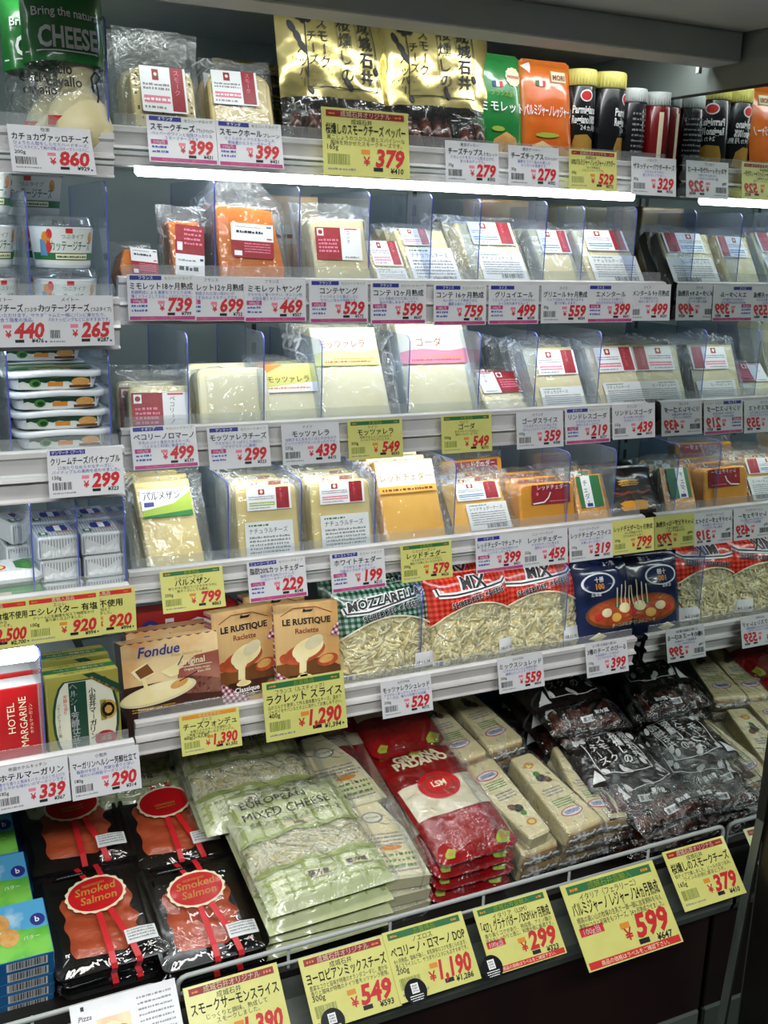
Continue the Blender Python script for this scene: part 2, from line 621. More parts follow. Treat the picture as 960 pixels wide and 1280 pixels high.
    def shape(self, pts, fn, m):
        tri = tessellate_polygon([[Vector((x, z, 0)) for x, z in pts]])
        vs, fs = finer([tuple(p) for p in pts], [tuple(t) for t in tri], .009)
        self.mesh([fn(x, z) for x, z in vs], fs, m)

    def ellipse(self, cx, cz, rx, rz, fn, m, n=24, rot=0.0, scallop=0.0, ns=16):
        b = len(self.v)
        self.v.append(tuple(fn(cx, cz)))
        for ring in (0.34, .67, 1.0):
            for i in range(n):
                g = 2 * pi * i / n
                k = ring * (1 + (scallop * cos(ns * g) if ring == 1 else 0))
                x, z = rx * cos(g) * k, rz * sin(g) * k
                self.v.append(tuple(fn(cx + x * cos(rot) - z * sin(rot), cz + x * sin(rot) + z * cos(rot))))
        s = self.slot(m)
        for i in range(n):
            j = (i + 1) % n
            self.f.append((b, b + 1 + i, b + 1 + j))
            self.f.append((b + 1 + i, b + 1 + n + i, b + 1 + n + j, b + 1 + j))
            self.f.append((b + 1 + n + i, b + 1 + 2 * n + i, b + 1 + 2 * n + j, b + 1 + n + j))
            self.mi += [s, s, s]
            self.sm += [False, False, False]

    def line(self, pts, w, fn, m):
        for (x0, z0), (x1, z1) in zip(pts, pts[1:]):
            L = sqrt((x1 - x0) ** 2 + (z1 - z0) ** 2) or 1
            nx, nz = -(z1 - z0) / L * w / 2, (x1 - x0) / L * w / 2
            k = max(1, min(6, int(L / 0.012)))
            for q in range(k):
                a, c = q / k, (q + 1) / k
                xa, za, xb, zb = x0 + (x1 - x0) * a, z0 + (z1 - z0) * a, x0 + (x1 - x0) * c, z0 + (z1 - z0) * c
                self.face([fn(xa - nx, za - nz), fn(xb - nx, zb - nz), fn(xb + nx, zb + nz), fn(xa + nx, za + nz)], m)

    def text(self, s, x, z, h, fn, m, bold=0.0, maxw=None, al='L', shear=0.0, rot=0.0, cond=1.0):
        wide = any(ord(c) > 255 for c in s)
        vs, fs, w = text_geo(s, 0.0 if wide else bold)
        if not vs:
            return
        if wide and bold > .005:        # heavier strokes: the same glyphs laid a hair apart
            e = bold * .9
            n0 = len(vs)
            vs = [(a + dx, c_ + dz) for dx, dz in ((-e, 0), (e, 0), (0, e * .8), (0, -e * .8)) for a, c_ in vs]
            fs = [tuple(i + n0 * k for i in f) for k in range(4) for f in fs]
        if h > .014:
            vs, fs = finer(vs, fs, .007 / h)
        sx = h * cond
        if maxw and w * sx > maxw:
            sx = maxw / w
        ox = {'L': 0, 'C': -w * sx / 2, 'R': -w * sx}[al]
        c, sn = cos(rot), sin(rot)
        out = []
        for a, b in vs:
            px, pz = ox + a * sx + shear * b * h, b * h
            out.append(fn(x + px * c - pz * sn, z + px * sn + pz * c))
        self.mesh(out, fs, m)

    def vtext(self, s, x, z, h, fn, m, bold=0.0, step=1.0):
        """vertical writing, characters stacked downwards from z"""
        for i, ch in enumerate(s):
            zz = z - (i + 1) * h * step + 0.12 * h
            if ch == 'ー':
                self.rect(x + 0.44 * h, zz + 0.0 * h, x + 0.53 * h, zz + 0.75 * h, fn, m)
            else:
                self.text(ch, x + (0.1 * h if ch in 'しッ' else 0), zz, h, fn, m, bold)

    def dashes(self, x0, x1, z, h, fn, m, seed=0, rows=1, gap=1.7):
        """lines of print too small to read"""
        rnd = random.Random(seed)
        for r in range(rows):
            x = x0
            zz = z - r * h * gap
            while x < x1 - h * .4:
                w = min(h * rnd.choice((.7, .9, 1.2, 1.7)), x1 - x)
                self.rect(x, zz, x + w, zz + h * rnd.choice((.75, 1, 1)), fn, m)
                x += w + h * rnd.choice((.25, .35, .6))

    def barcode(self, x0, x1, z0, z1, fn, m='ink_black', seed=1):
        rnd = random.Random(seed)
        x = x0
        while x < x1:
            w = rnd.choice((.0004, .0007, .0011))
            self.rect(x, z0, min(x + w, x1), z1, fn, m)
            x += w + rnd.choice((.0004, .0006, .0009))

    def build(self, name, parent=None, label=None):
        me = bpy.data.meshes.new(name)
        me.from_pydata(self.v, [], self.f)
        for k in self.mats:
            me.materials.append(MATS[k])
        me.polygons.foreach_set('material_index', self.mi)
        me.polygons.foreach_set('use_smooth', self.sm)
        me.update()
        o = bpy.data.objects.new(name, me)
        col.objects.link(o)
        if parent:
            o.parent = parent
        if label:
            o['label'] = label
        return o


def thing(name, label, cat, group=None, loc=(0, 0, 0), rot=(0, 0, 0)):
    o = bpy.data.objects.new(name, None)
    o.empty_display_size = 0.02
    col.objects.link(o)
    o.location, o.rotation_euler = loc, rot
    o['label'], o['category'] = label, cat
    if group:
        o['group'] = group
    return o


def tag(o, label, cat, group=None, kind=None):
    o['label'], o['category'] = label, cat
    if group:
        o['group'] = group
    if kind:
        o['kind'] = kind
    return o


def dup(root, label, loc=None, rot=None, group=None):
    r = root.copy()
    col.objects.link(r)
    r['label'] = label
    if group:
        r['group'] = group
    if loc is not None:
        r.location = loc
    if rot is not None:
        r.rotation_euler = rot
    for ch in root.children:
        c = ch.copy()
        col.objects.link(c)
        c.parent = r
        for g in ch.children:
            d = g.copy()
            col.objects.link(d)
            d.parent = c
    return r


def flat(y):
    return lambda x, z: (x, y, z)


def top(zz):
    return lambda x, y: (x, y, zz)


def rrect(w, h, r, n=5, z0=0.0):
    pts = []
    for (cx, cz, a0) in ((w / 2 - r, z0 + r, -90), (w / 2 - r, z0 + h - r, 0), (-w / 2 + r, z0 + h - r, 90), (-w / 2 + r, z0 + r, 180)):
        for i in range(n + 1):
            g = radians(a0 + 90 * i / n)
            pts.append((cx + r * cos(g), cz + r * sin(g)))
    return pts


def nz(x, y, z):
    return noise.noise(Vector((x, y, z)))


# ------------------------------------------------------------------ the case
XM = 1.1979            # mirror plane at the right-hand end
XL = 0.298             # where the main bay begins
TIERS = {  # lip top z, lip bottom z, front y
    1: (1.724, 1.676, 1.400), 2: (1.540, 1.478, 1.385), 3: (1.340, 1.281, 1.400), 4: (1.146, 1.097, 1.382), 5: (0.925, 0.871, 1.373)}
LEFT = {1: (1.705, 1.655, 1.285), 2: (1.520, 1.458, 1.285), 3: (1.340, 1.276, 1.285), 4: (1.162, 1.096, 1.285), 5: (0.943, 0.872, 1.285)}
DECK = {k: v[0] - 0.030 for k, v in TIERS.items()}
LDECK = {k: v[0] - 0.030 for k, v in LEFT.items()}
YBACK = 1.80

b = MB()
b.face([(-3, -3, 0), (3, -3, 0), (3, 3, 0), (-3, 3, 0)], 'floor_tile')
o = b.build('floor')
o['kind'] = 'structure'
b = MB()
b.box(-1.2, XM + 0.02, YBACK, YBACK + 0.05, 0.3, 2.1, 'case_back')
for x in (-0.32, 0.288, 0.62, 0.93):                               # slotted uprights on the back panel
    b.box(x - .014, x + .014, YBACK - .006, YBACK, 0.5, 1.9, 'case_back')
    for k in range(26):
        b.box(x - .004, x + .004, YBACK - .0066, YBACK - .0058, .9 + k * .035, .92 + k * .035, 'dark_trim')
o = b.build('wall_back')
o['kind'] = 'structure'
# end panel: painted above, mirror below, dark front trim
b = MB()
b.box(XM, XM + 0.02, 1.0, YBACK, 1.8245, 2.1, 'painted_grey')
b.box(XM + .003, XM + 0.02, 1.0, YBACK, .3, 1.8245, 'dark_trim')
b.box(XM - .001, XM + 0.003, 1.0, YBACK, 1.8225, 1.8265, 'dark_trim')
o = b.build('wall_right')
o['kind'] = 'structure'
b = MB()
b.box(XM, XM + .003, 1.055, YBACK, .3, 1.8225, 'mirror_face', mats={'x+': 'mirror_edge', 'y-': 'mirror_edge'})
o = b.build('mirror_panel')
tag(o, 'tall mirror panel closing the right end of the case and doubling the shelves', 'mirror')
b = MB()
prof = [(1.045, 1.85), (1.052, .733), (1.060, .633), (1.078, .345), (1.09, 0.0)]
for (ya, za), (yb, zb) in zip(prof, prof[1:]):
    xs = [XM - .003, XM + .022, XM + .027, XM + .05, XM + .055, XM + .08, XM + .085, XM + .5]
    for i in range(7):
        dy = 0.012 if i % 2 else 0.0
        m_ = 'dark_trim'
        b.face([(xs[i], ya + dy, za), (xs[i], yb + dy, zb), (xs[i + 1], yb + dy, zb), (xs[i + 1], ya + dy, za)], m_)
        if i < 6:
            d2 = 0.012 - dy
            b.face([(xs[i + 1], ya + dy, za), (xs[i + 1], yb + dy, zb), (xs[i + 1], yb + d2, zb), (xs[i + 1], ya + d2, za)], m_)
    b.face([(XM - .003, ya, za), (XM - .003, ya + .016, za), (XM - .003, yb + .016, zb), (XM - .003, yb, zb)], 'bumper_grey' if zb < .7 else m_)
o = b.build('trim_right')
o['kind'] = 'structure'
# canopy
b = MB()
b.box(-1.2, XM - .003, 1.277, YBACK, 1.9015, 1.93, 'canopy_grey')
b.box(-1.2, XM - .003, 1.02, 1.277, 1.9015, 1.93, 'canopy_grey')
b.box(-1.2, XM + .5, 1.0, 1.14, 1.9, 2.3, 'canopy_grey', c=.006)
b.box(-1.2, XM - .004, 1.277, 1.345, 1.860, 1.9015, 'canopy_grey', c=.002)
b.box(XM - .022, XM - .016, 1.345, 1.352, 1.852, 1.90, 'rail_white')
CASE = thing('refrigerated_case', 'grey open refrigerated case with canopy, sloping well and bumper, holding all the shelves', 'refrigerated case')
b.build('canopy', CASE)
b = MB()
b.lathe([(0.0001, 0), (.006, 0), (.006, .002), (.003, .004), (.0001, .004)], 'dark_trim', 12)
o = b.build('screw_cap')
o.matrix_world = Matrix.Translation((XM - .0, 1.62, 1.86)) @ Matrix.Rotation(radians(-90), 4, 'Y')
tag(o, 'small dark screw cap on the painted end panel above the cans', 'screw')


def shelf(x0, x1, zt, zb, yf, label, lamp=True, lx=None, low=0.0, name='display_shelf'):
    t = thing(name, label, 'shelf', 'display shelves', ((x0 + x1) / 2, yf, zt))
    hw, H = (x1 - x0) / 2, zt - zb
    b = MB()
    b.box(-hw, hw, .004, YBACK - yf - .008, -.036, -.030, 'deck_white', c=.001)
    b.box(-hw, hw, .02, .05, -.036 - .012, -.036, 'deck_white')
    b.build('deck', t)
    b = MB()      # price rail: bent strip with two ridges, leaning back a little
    pr = [(.010, 0), (.0, -.002), (.0, -.008), (.004, -.011), (.007, -H * .45), (.004, -H * .5), (.0, -H * .53), (-.001, -H * .58), (.006, -H * .62), (.009, -H * .93), (.004, -H * .97), (.004, -H), (.014, -H), (.020, -.03), (.012, -.002)]
    n = len(pr)
    for i in range(n):
        (ya, za), (yb, zb_) = pr[i], pr[(i + 1) % n]
        b.face([(-hw, ya, za), (hw, ya, za), (hw, yb, zb_), (-hw, yb, zb_)], 'rail_white')
    for s in (-1, 1):
        q = [(s * hw, y, z) for y, z in pr]
        b.face(q if s > 0 else q[::-1], 'rail_white')
    b.build('price_rail', t)
    b = MB()
    b.box(-hw + .006, hw - .006, .008, .0095, -.004, .014, 'acrylic_fence', c=.0005)
    b.build('clear_fence', t)
    if lamp:
        a0, a1 = lx or (x0 + .03, x1 - .05)
        b = MB()
        b.box(a0 - (x0 + x1) / 2, a1 - (x0 + x1) / 2, .010, .022, -H - low, -H + .012 - low * .75, 'tube_glow', c=.004)
        b.build('lamp_tube', t)
    return t


names = {1: 'white top shelf of the main bay with pouches and cans', 2: 'white second shelf of the main bay with orange and ivory cheeses', 3: 'white third shelf of the main bay with mozzarella and gouda',
         4: 'white fourth shelf of the main bay with cheddar packs', 5: 'white lowest shelf of the main bay with boxes and shredded cheese'}
for k, (zt, zb, yf) in TIERS.items():
    shelf(XL, XM - .012, zt, zb, yf, names[k], lamp=k < 5, low=.012 if k == 1 else 0.0, lx=(.33, 1.13) if k == 1 else None)
names = {1: 'white top shelf of the side bay with a green cheese bag', 2: 'white side bay shelf with cottage cheese tubs', 3: 'white side bay shelf with stacked cream cheese tubs',
         4: 'white side bay shelf with wrapped butter blocks', 5: 'white side bay shelf with margarine cartons'}
for k, (zt, zb, yf) in LEFT.items():
    shelf(-.5, .277, zt, zb, yf, names[k], lamp=k < 5, low=.026 if k in (1, 4) else 0.0, lx=(-.4, .163 if k != 1 else .15))

# the well at the bottom: blue liner, fronts, bumper, kick panel
ALPHA = radians(17)
b = MB()
ym, zm = 1.40, .5745 + .254 * math.tan(ALPHA)
b.face([(-.6, 1.146, .5745), (XM, 1.146, .5745), (XM, ym, zm), (-.6, ym, zm)], 'dark_trim')  # front half of the liner coloured near-black, painted shade around the stacks
b.face([(-.6, ym, zm), (XM, ym, zm), (XM, 1.62, .5745 + .474 * math.tan(ALPHA)), (-.6, 1.62, .5745 + .474 * math.tan(ALPHA))], 'blue_liner')
zq = .5745 + .474 * math.tan(ALPHA)
b.face([(-.6, 1.62, zq), (XM, 1.62, zq), (XM, 1.66, .855), (-.6, 1.66, .855)], 'blue_liner')
b.build('well_liner', CASE, 'liner of the well, blue, with shade painted black on the front half')
b = MB()
b.box(-.6, XM - .004, 1.128, 1.145, .545, .650, 'dark_trim')
pr = [(1.128, .639), (1.126, .607), (1.107, .595), (1.094, .580), (1.092, .563), (1.098, .548), (1.115, .542), (1.130, .544)]
for (ya, za), (yb, zb) in zip(pr, pr[1:]):
    b.mesh([(-.6, ya, za), (XM - .004, ya, za), (XM - .004, yb, zb), (-.6, yb, zb)], [(3, 2, 1, 0)], 'bumper_grey', False)
b.build('bumper', CASE)
b = MB()
b.box(-.6, XM - .004, 1.135, 1.16, .328, .545, 'kick_red', c=.002)
b.box(-.6, XM - .004, 1.132, 1.16, .10, .328, 'base_grey', c=.004)
b.box(-.6, XM - .004, 1.16, 1.18, .0, .545, 'base_grey')
b.build('kick_panel', CASE, 'dark red kick panel')


def wire_front(x0, x1, label):
    t = thing('wire_guard', label, 'rail', 'wire guards along the well', ((x0 + x1) / 2, 1.13, .6845))
    hw = (x1 - x0) / 2
    b = MB()
    r = .012
    arc = [(-hw, 0, -.07), (-hw, 0, -r)] + [(-hw + r - r * cos(radians(a)), 0, -r + r * sin(radians(a))) for a in (30, 60, 90)]
    arc2 = [(hw - r + r * sin(radians(a)), 0, -r + r * cos(radians(a))) for a in (0, 30, 60, 90)] + [(hw, 0, -.07)]
    b.tube(arc + arc2, .0034, 'wire_white')
    b.build('top_rail', t)
    b = MB()
    b.tube([(-hw, 0, -.024), (hw, 0, -.024)], .0024, 'wire_white')
    b.tube([(-hw, .002, -.044), (hw, .002, -.044)], .0024, 'wire_white')
    b.build('lower_wire', t)
    n = max(2, round(2 * hw / .15))
    for k in range(1, n):
        b = MB()
        x = -hw + 2 * hw * k / n
        b.tube([(x, .004, 0), (x, .004, -.075)], .0022, 'wire_white', 6)
        b.build('upright_wire', t)


wire_front(.287, XM - .004, 'white double wire guard along the main well')
wire_front(-.5, .264, 'white wire guard in front of the blue cookie boxes')


# ------------------------------------------------------------------ price cards
def price_card(px, py, Y, lean, label, kind, name, price, tax, origin='', badge='', d1='', d2='', wt='', size='S', hdr=None, htext='', sub='', dot=False, per=False, ped=True, yaw=0.0, footer=''):
    W, H = {'S': (.089, .058), 'M': (.130, .088), 'B': (.1246, .091), 'X': (.173, .1225)}[size]
    p = at(px, py, Y)
    t = thing('price_card', label, 'price card', 'price cards', p, (-radians(lean), 0, yaw))
    b = MB()
    y = -.0006
    b.box(0, W, y, 0.0, -H, 0, 'card_yellow' if kind == 'Y' else 'card_white')
    f1, f2 = flat(y - .00018), flat(y - .00036)
    U = lambda u: u * W
    V = lambda v: -v * H
    sd = sum(map(ord, name + price))
    if hdr:
        if kind == 'Y':
            b.rect(U(.05), V(.13), U(.95), V(.035), f1, hdr)
        else:
            b.rect(U(.04), V(.115), U(.50), V(.02), f1, hdr)
    if per:
        b.rect(U(.04), V(.62), U(.28), V(.52), f1, 'ink_red' if kind == 'Y' else 'ink_magenta')
    if footer or (per and ped):
        b.rect(U(.02), V(.985), U(.98), V(.905), f1, 'ink_red' if kind == 'Y' else 'ink_magenta')
    if wt and not per:
        b.barcode(U(.05), U(.30), V(.84), V(.68), f1, 'ink_black' if kind != 'Y' else 'lime_dark', sd)
        b.dashes(U(.05), U(.36), V(.92), H * .03, f1, 'ink_grey', sd)
    ih = .03 if kind == 'Y' and hdr else 0
    b.rect(U(.435), V(.635 + ih), U(.535), V(.565 + ih), f1, 'ink_orange' if kind == 'Y' else 'ink_pink')
    b.rect(U(.57), V(.915 if not (per and ped) else .885), U(.68), V(.855 if not (per and ped) else .825), f1, 'ink_black')
    if dot:
        b.ellipse(U(.95), V(.90), W * .014, W * .014, f1, 'ink_blue' if kind != 'Y' else 'ink_green', 12)
    card = b.build('card', t)
    b = MB()
    f = f2
    if hdr:
        if kind == 'Y':
            b.text(htext, U(.5), V(.118), H * .095, f, 'ink_cream' if hdr != 'ink_green' else 'ink_lime', .015, U(.6), 'C')
            b.dashes(U(.08), U(.16), V(.10), H * .03, f, 'ink_orange', sd)
            b.dashes(U(.84), U(.92), V(.10), H * .03, f, 'ink_orange', sd + 1)
        else:
            b.text(origin, U(.27), V(.10), H * .085, f, 'ink_white', .0, U(.42), 'C')
    if origin and not (hdr and kind != 'Y'):
        b.text(origin, U(.45), V(.225 if kind == 'Y' else .115), H * .09, f, 'ink_black', .0, U(.6), 'C')
    if badge:
        b.text(badge, U(.54), V(.105), H * .08, f, 'ink_lime', .01, U(.43))
    yh = kind == 'Y' and hdr
    nv = .375 if yh else .31
    nh = H * (.175 if kind == 'Y' and hdr else .17)
    if sub:
        b.text(name, U(.05), V(nv), nh, f, 'ink_black', .022, U(.64))
        b.text(sub, U(.71), V(nv), nh * .6, f, 'ink_black', .01, U(.26))
    else:
        b.text(name, U(.5), V(nv), nh, f, 'ink_black', .022, U(.92), 'C')
    tc = 'ink_black' if kind == 'Y' else 'ink_bluetext'
    dh = H * (.075 if yh else .085)
    if d1:
        b.text(d1, U(.5), V(nv + (.09 if yh else .105)), dh, f, tc, .0, U(.9), 'C')
    if d2:
        b.text(d2, U(.5), V(nv + (.165 if yh else .195)), dh, f, tc, .0, U(.9), 'C')
    if wt:
        if per:
            b.text(wt, U(.16), V(.605), H * .09, f, 'ink_white', .01, U(.22), 'C')
            if kind != 'Y':
                b.dashes(U(.05), U(.28), V(.70), H * .045, f, 'ink_bluetext', sd, 2, 2.2)
        else:
            b.text(wt, U(.05), V(.615), H * .105, f, 'ink_black', .01)
    lv = (.835 if yh else .815) if not (per and ped) else (.80 if yh else .785)
    b.text('¥', U(.455 if len(price) < 4 else .40), V(lv), H * .19, f, 'ink_pricered', .02)
    b.text(price, U(.925), V(lv), H * (.36 if yh else .40), f, 'ink_pricered', .04, U(.40), 'R', .16, cond=.92)
    b.text('¥' + tax, U(.92), V(lv + .10), H * .11, f, 'ink_black', .025, U(.22), 'R', .12)
    if footer:
        b.text(footer, U(.5), V(.97), H * .062, f, 'ink_cream', .0, U(.8), 'C')
    elif per and ped:
        b.text('商品の価格はラベルをご確認下さい。', U(.5), V(.968), H * .06, f, 'ink_pink' if kind != 'Y' else 'ink_cream', .0, U(.85), 'C')
    b.build('lettering', card)
    return t


Y1, Y2, Y3, Y4, Y5 = 1.392, 1.379, 1.392, 1.374, 1.365
YL = 1.277
PC = price_card
# top shelf
PC(8, 155, YL, 30, 'white price card reading 860 below the green cheese bag', 'W', 'カチョカヴァッロチーズ', '860', '929', '牧家', d1='ひょうたん型をしたセミハードチーズ。', d2='パンにスライスして焼けば極上のチーズトーストに。', wt='200g', dot=True)
PC(182, 143, Y1, 14, 'white price card reading 399 below the peppered smoked cheese pouch', 'W', 'スモークチーズ', '399', '431', 'オランダ', 'セミハードタイプ', 'ペッパーがワインと相性ぴったりな', 'スモークチーズです。', '100g当', hdr='ink_blue', sub='ブラックペッパー', per=True)
PC(269, 150, Y1, 14, 'white price card reading 399 below the plain smoked cheese pouch', 'W', 'スモークホール', '399', '431', 'オランダ', 'セミハードタイプ', 'さくらのチップでスモークした', '風味豊かなスモークチーズ。', '100g当', hdr='ink_blue', sub='プレーン', per=True)
PC(401, 133, Y1 - .004, 9, 'large yellow price card reading 379 in front of the gold bags', 'Y', '桜燻しのスモークチーズ ペッパー', '379', '410', '成城石井', d1='黒こしょうのつぶつぶ感とスパイシーな', d2='風味を効かせたスモークチーズです。', wt='165g', size='M', hdr='ink_darkred', htext='成城石井オリジナル')
PC(556, 175, Y1, 8, 'white price card reading 279 below the green snack pouch', 'W', 'チーズチップス', '279', '302', '東京デーリー', d1='ミモレットをカリッと焼き上げた', d2='おつまみチップス。', wt='30g', sub='ミモレット')
PC(635, 181, Y1, 8, 'white price card reading 279 below the orange snack pouch', 'W', 'チーズチップス', '279', '302', '東京デーリー', d1='濃厚なコクと旨みを楽しむ', d2='カリカリの食感です。', wt='30g', sub='パルミジャーノレッジャーノ')
PC(711, 186, Y1, 8, 'yellow price card reading 529 below the black cans', 'Y', '100%パルミジャーノレッジャーノパウダー', '529', '572', '成城石井', d1='24ヶ月熟成の', d2='パルミジャーノです。', wt='60g', hdr='ink_darkred', htext='成城石井オリジナル')
PC(789, 195, Y1, 8, 'white price card reading 329 below the dark jars beside the mirror', 'W', 'ザネッティーパウダーチーズ', '329', '356', 'イタリア', d1='パスタにサラダに', d2='使いやすいパウダー。', wt='80g')
# second shelf
PC(-45, 369, YL, 4, 'white price card reading 440 beside the cottage cheese tubs', 'W', 'カッテージチーズ', '440', '476', 'メイトー', d1='料理にお使いいただけます。サラダ', d2='にもよく合う国産の逸品。', wt='200g', sub='(つぶタイプ)', dot=True)
PC(42, 369, YL, 3, 'white price card reading 265 below the cottage cheese tubs', 'W', 'カッテージチーズ', '265', '287', 'メイトー', d1='ジャムと一緒にパンに乗せたり、', d2='サラダのトッピングなどにおすすめです。', wt='110g', sub='(つぶタイプ)', dot=True)
PC(226, 345, Y2 + .0015, 4, 'white price card reading 699 partly behind the card reading 739', 'W', 'ミモレット12ヶ月熟成', '699', '755', '　　フランス', d1='熟成された深い味わいが', d2='からすみのようなチーズです。', wt='100g当', per=True)
PC(158, 343, Y2, 4, 'white price card reading 739 with a blue header under the orange slices', 'W', 'ミモレット18ヶ月熟成', '739', '799', 'フランス', 'セミハードタイプ', '長期熟成による濃厚なコクとうま味。', '薄くスライスしてお召し上がりください。', '100g当', hdr='ink_blue', per=True)
PC(304, 347, Y2, 4, 'white price card reading 469 below the big orange cheese block', 'W', 'ミモレットヤング', '469', '507', 'フランス', '', 'クセがなく食べやすい、オレンジ色', 'が目を惹くセミハードチーズ。', '100g当', per=True)
PC(386, 350, Y2, 4, 'white price card reading 529 with a blue header under an ivory cheese pouch', 'W', 'コンテヤング', '529', '572', 'フランス', 'セミハードタイプ', 'ナッツのような香ばしさと', 'やさしい甘みが特徴です。', '100g当', hdr='ink_blue', per=True)
PC(463, 353, Y2 + .0015, 4, 'white price card reading 599 for twelve months ageing', 'W', 'コンテ 12ヶ月熟成', '599', '647', 'フランス', 'セミハードタイプ', '12ヶ月熟成させた深いコクと', '旨みが楽しめるチーズです。', '100g当', hdr='ink_blue', per=True)
PC(542, 356, Y2, 4, 'white price card reading 759 with a blue header', 'W', 'コンテ 16ヶ月熟成', '759', '820', 'フランス', 'セミハードタイプ', '16ヶ月じっくり熟成させた', '濃厚な味わいです。', '100g当', hdr='ink_blue', per=True)
PC(611, 356, Y2, 4, 'white price card reading 499 with a blue header and gruyere lettering', 'W', 'グリュイエール', '499', '539', 'スイス', '', 'フォンデュやグラタンに欠かせない', 'スイスを代表するチーズ。', '100g当', hdr='ink_blue', per=True)
PC(677, 356, Y2, 4, 'white price card reading 559 with a barcode, on the second main shelf', 'W', 'グリエール 9ヶ月熟成', '559', '604', 'スイス', d1='ミルクの甘みと木の実のような', d2='香りが楽しめます。', wt='80g')
PC(735, 356, Y2, 4, 'white price card reading 399 with a blue header and emmental lettering', 'W', 'エメンタール', '399', '431', 'スイス', '', 'くるみのような香りと', 'ほのかな甘みがあります。', '100g当', hdr='ink_blue', per=True)
PC(784, 355, Y2 + .0015, 4, 'white price card reading 499 beside the mirror on the second main shelf', 'W', 'エメンタール 9ヶ月熟成', '499', '539', 'スイス', d1='9ヶ月熟成させた', d2='味わい深いチーズ。', wt='80g')
# third shelf
PC(58, 563, YL, 5, 'white price card reading 299 below the stacked cream cheese tubs', 'W', 'クリームチーズパイナップル', '299', '323', 'デンマーク〈アーラ〉', '', '口当たりなめらかなチーズに、', 'パイナップルの果肉を合わせました。', '150g', hdr='ink_blue')
PC(162, 534, Y3, 17, 'white price card reading 499 below the boxy cheese with red label', 'W', 'ペコリーノロマーノ', '499', '539', 'イタリア', 'セミハードタイプ', '羊乳のコクと塩気のあるチーズ。', 'パスタなど料理に最適です。', '100g当', hdr='ink_blue', per=True)
PC(258, 535, Y3, 14, 'white price card reading 299 below the plain white block', 'W', 'モッツァレラチーズ', '299', '323', 'デンマーク', 'セミハードタイプ', 'クセがなくさっぱりした味わい', 'ピザやグラタンに最適！', '100g当', hdr='ink_blue', per=True, ped=False)
PC(351, 531, Y3, 10, 'white price card reading 439 below the yellow topped pouch', 'W', 'モッツァレラ', '439', '475', 'ドイツ', d1='加熱すると糸を引くほどのびるので', d2='ピッツァやグラタンにぴったりです。', wt='235g')
PC(434, 526, Y3 - .003, 9, 'yellow price card reading 549 below the tall yellow label pouch', 'Y', 'モッツァレラ', '549', '593', 'ドイツ', d1='加熱するとよくのびるので', d2='トーストやピザにどうぞ。', wt='300g', hdr='ink_green', htext='お買得品')
PC(551, 520, Y3 - .003, 9, 'yellow price card reading 549 below the tall pink label pouch', 'Y', 'ゴーダ', '549', '593', 'ドイツ', d1='まろやかでクセのない', d2='味わいのゴーダです。', wt='300g', hdr='ink_green', htext='お買得品')
PC(645, 516, Y3, 9, 'white price card reading 359 below the row of sliced cheese', 'W', 'ゴーダスライス', '359', '388', 'オランダ', d1='そのままでもパンに挟んでも', d2='おいしいスライスチーズです。', wt='100g')
PC(706, 511, Y3, 9, 'white price card reading 219 with a blue header on the third shelf', 'W', 'リンドレスゴーダ', '219', '237', 'オランダ', 'セミハードタイプ', 'クセがなくまろやかな', '味わいのチーズです。', '100g当', hdr='ink_blue', per=True)
PC(765, 506, Y3, 9, 'white price card reading 439 beside the mirror on the third shelf', 'W', 'リンドレスゴーダ', '439', '475', 'オランダ', d1='まとめ買いがお得な', d2='大きめカットです。', wt='235g')
# fourth shelf
PC(-62, 760, YL, 4, 'yellow price card reading 2,500 by the green butter pack', 'Y', 'エシレバター 食塩不使用', '2,500', '2,700', 'エシレ', d1='発酵の香り豊かな', d2='フランス産バターです。', wt='250g', hdr='ink_red', htext='直輸入商品', dot=True)
PC(31, 749, YL, 4, 'yellow price card reading 920 with a barcode below the butter blocks', 'Y', 'エシレバター 有塩', '920', '994', 'エシレ', d1='クリームに乳酸菌を加えて時間をかけ', d2='香り高く仕上げました。', wt='100g', hdr='ink_red', htext='直輸入商品', dot=True)
PC(78, 743, YL + .0015, 4, 'yellow price card reading 920 half behind the other 920 card', 'Y', '　　・食塩不使用', '920', '994', 'エシレ', d1='　　　　　発酵を加えて', d2='　　　　　仕上げました。', hdr='ink_red', htext='　　　直輸入商品', dot=True)
PC(199, 715, Y4 - .003, 17, 'yellow price card reading 799 below the green label parmesan', 'Y', 'パルメザン', '799', '863', 'ニュージーランド', d1='削りやすい固さでパスタやサラダに', d2='粉チーズにしても美味。', wt='200g', hdr='ink_green', htext='お買得品')
PC(308, 703, Y4, 14, 'white price card reading 229 below an ivory cheese stack', 'W', '脂肪20%カットチェダー', '229', '248', 'ニュージーランド', 'セミハードタイプ', '脂肪分を20%カットした', 'ヘルシーなチーズです。', '100g当', hdr='ink_blue', per=True)
PC(412, 693, Y4, 12, 'white price card reading 199 between two yellow cards on the fourth shelf', 'W', 'ホワイトチェダー', '199', '215', 'オーストラリア', 'セミハードタイプ', 'クセがなく食べやすい', '万能タイプのチェダーです。', '100g当', hdr='ink_blue', per=True)
PC(500, 682, Y4 - .003, 10, 'yellow price card reading 579 below the tall amber cheddar', 'Y', 'レッドチェダー', '579', '626', 'ニュージーランド', d1='サラダやサンドイッチなど', d2='幅広くお楽しみいただけます。', wt='300g', hdr='ink_green', htext='お買得品')
PC(594, 672, Y4, 9, 'white price card reading 399 with a blue header on the fourth shelf', 'W', 'レッドチェダーマチュアード', '399', '431', 'イギリス', '', '熟成させたコクのある味わいの', 'レッドチェダーです。', '100g当', hdr='ink_blue', per=True)
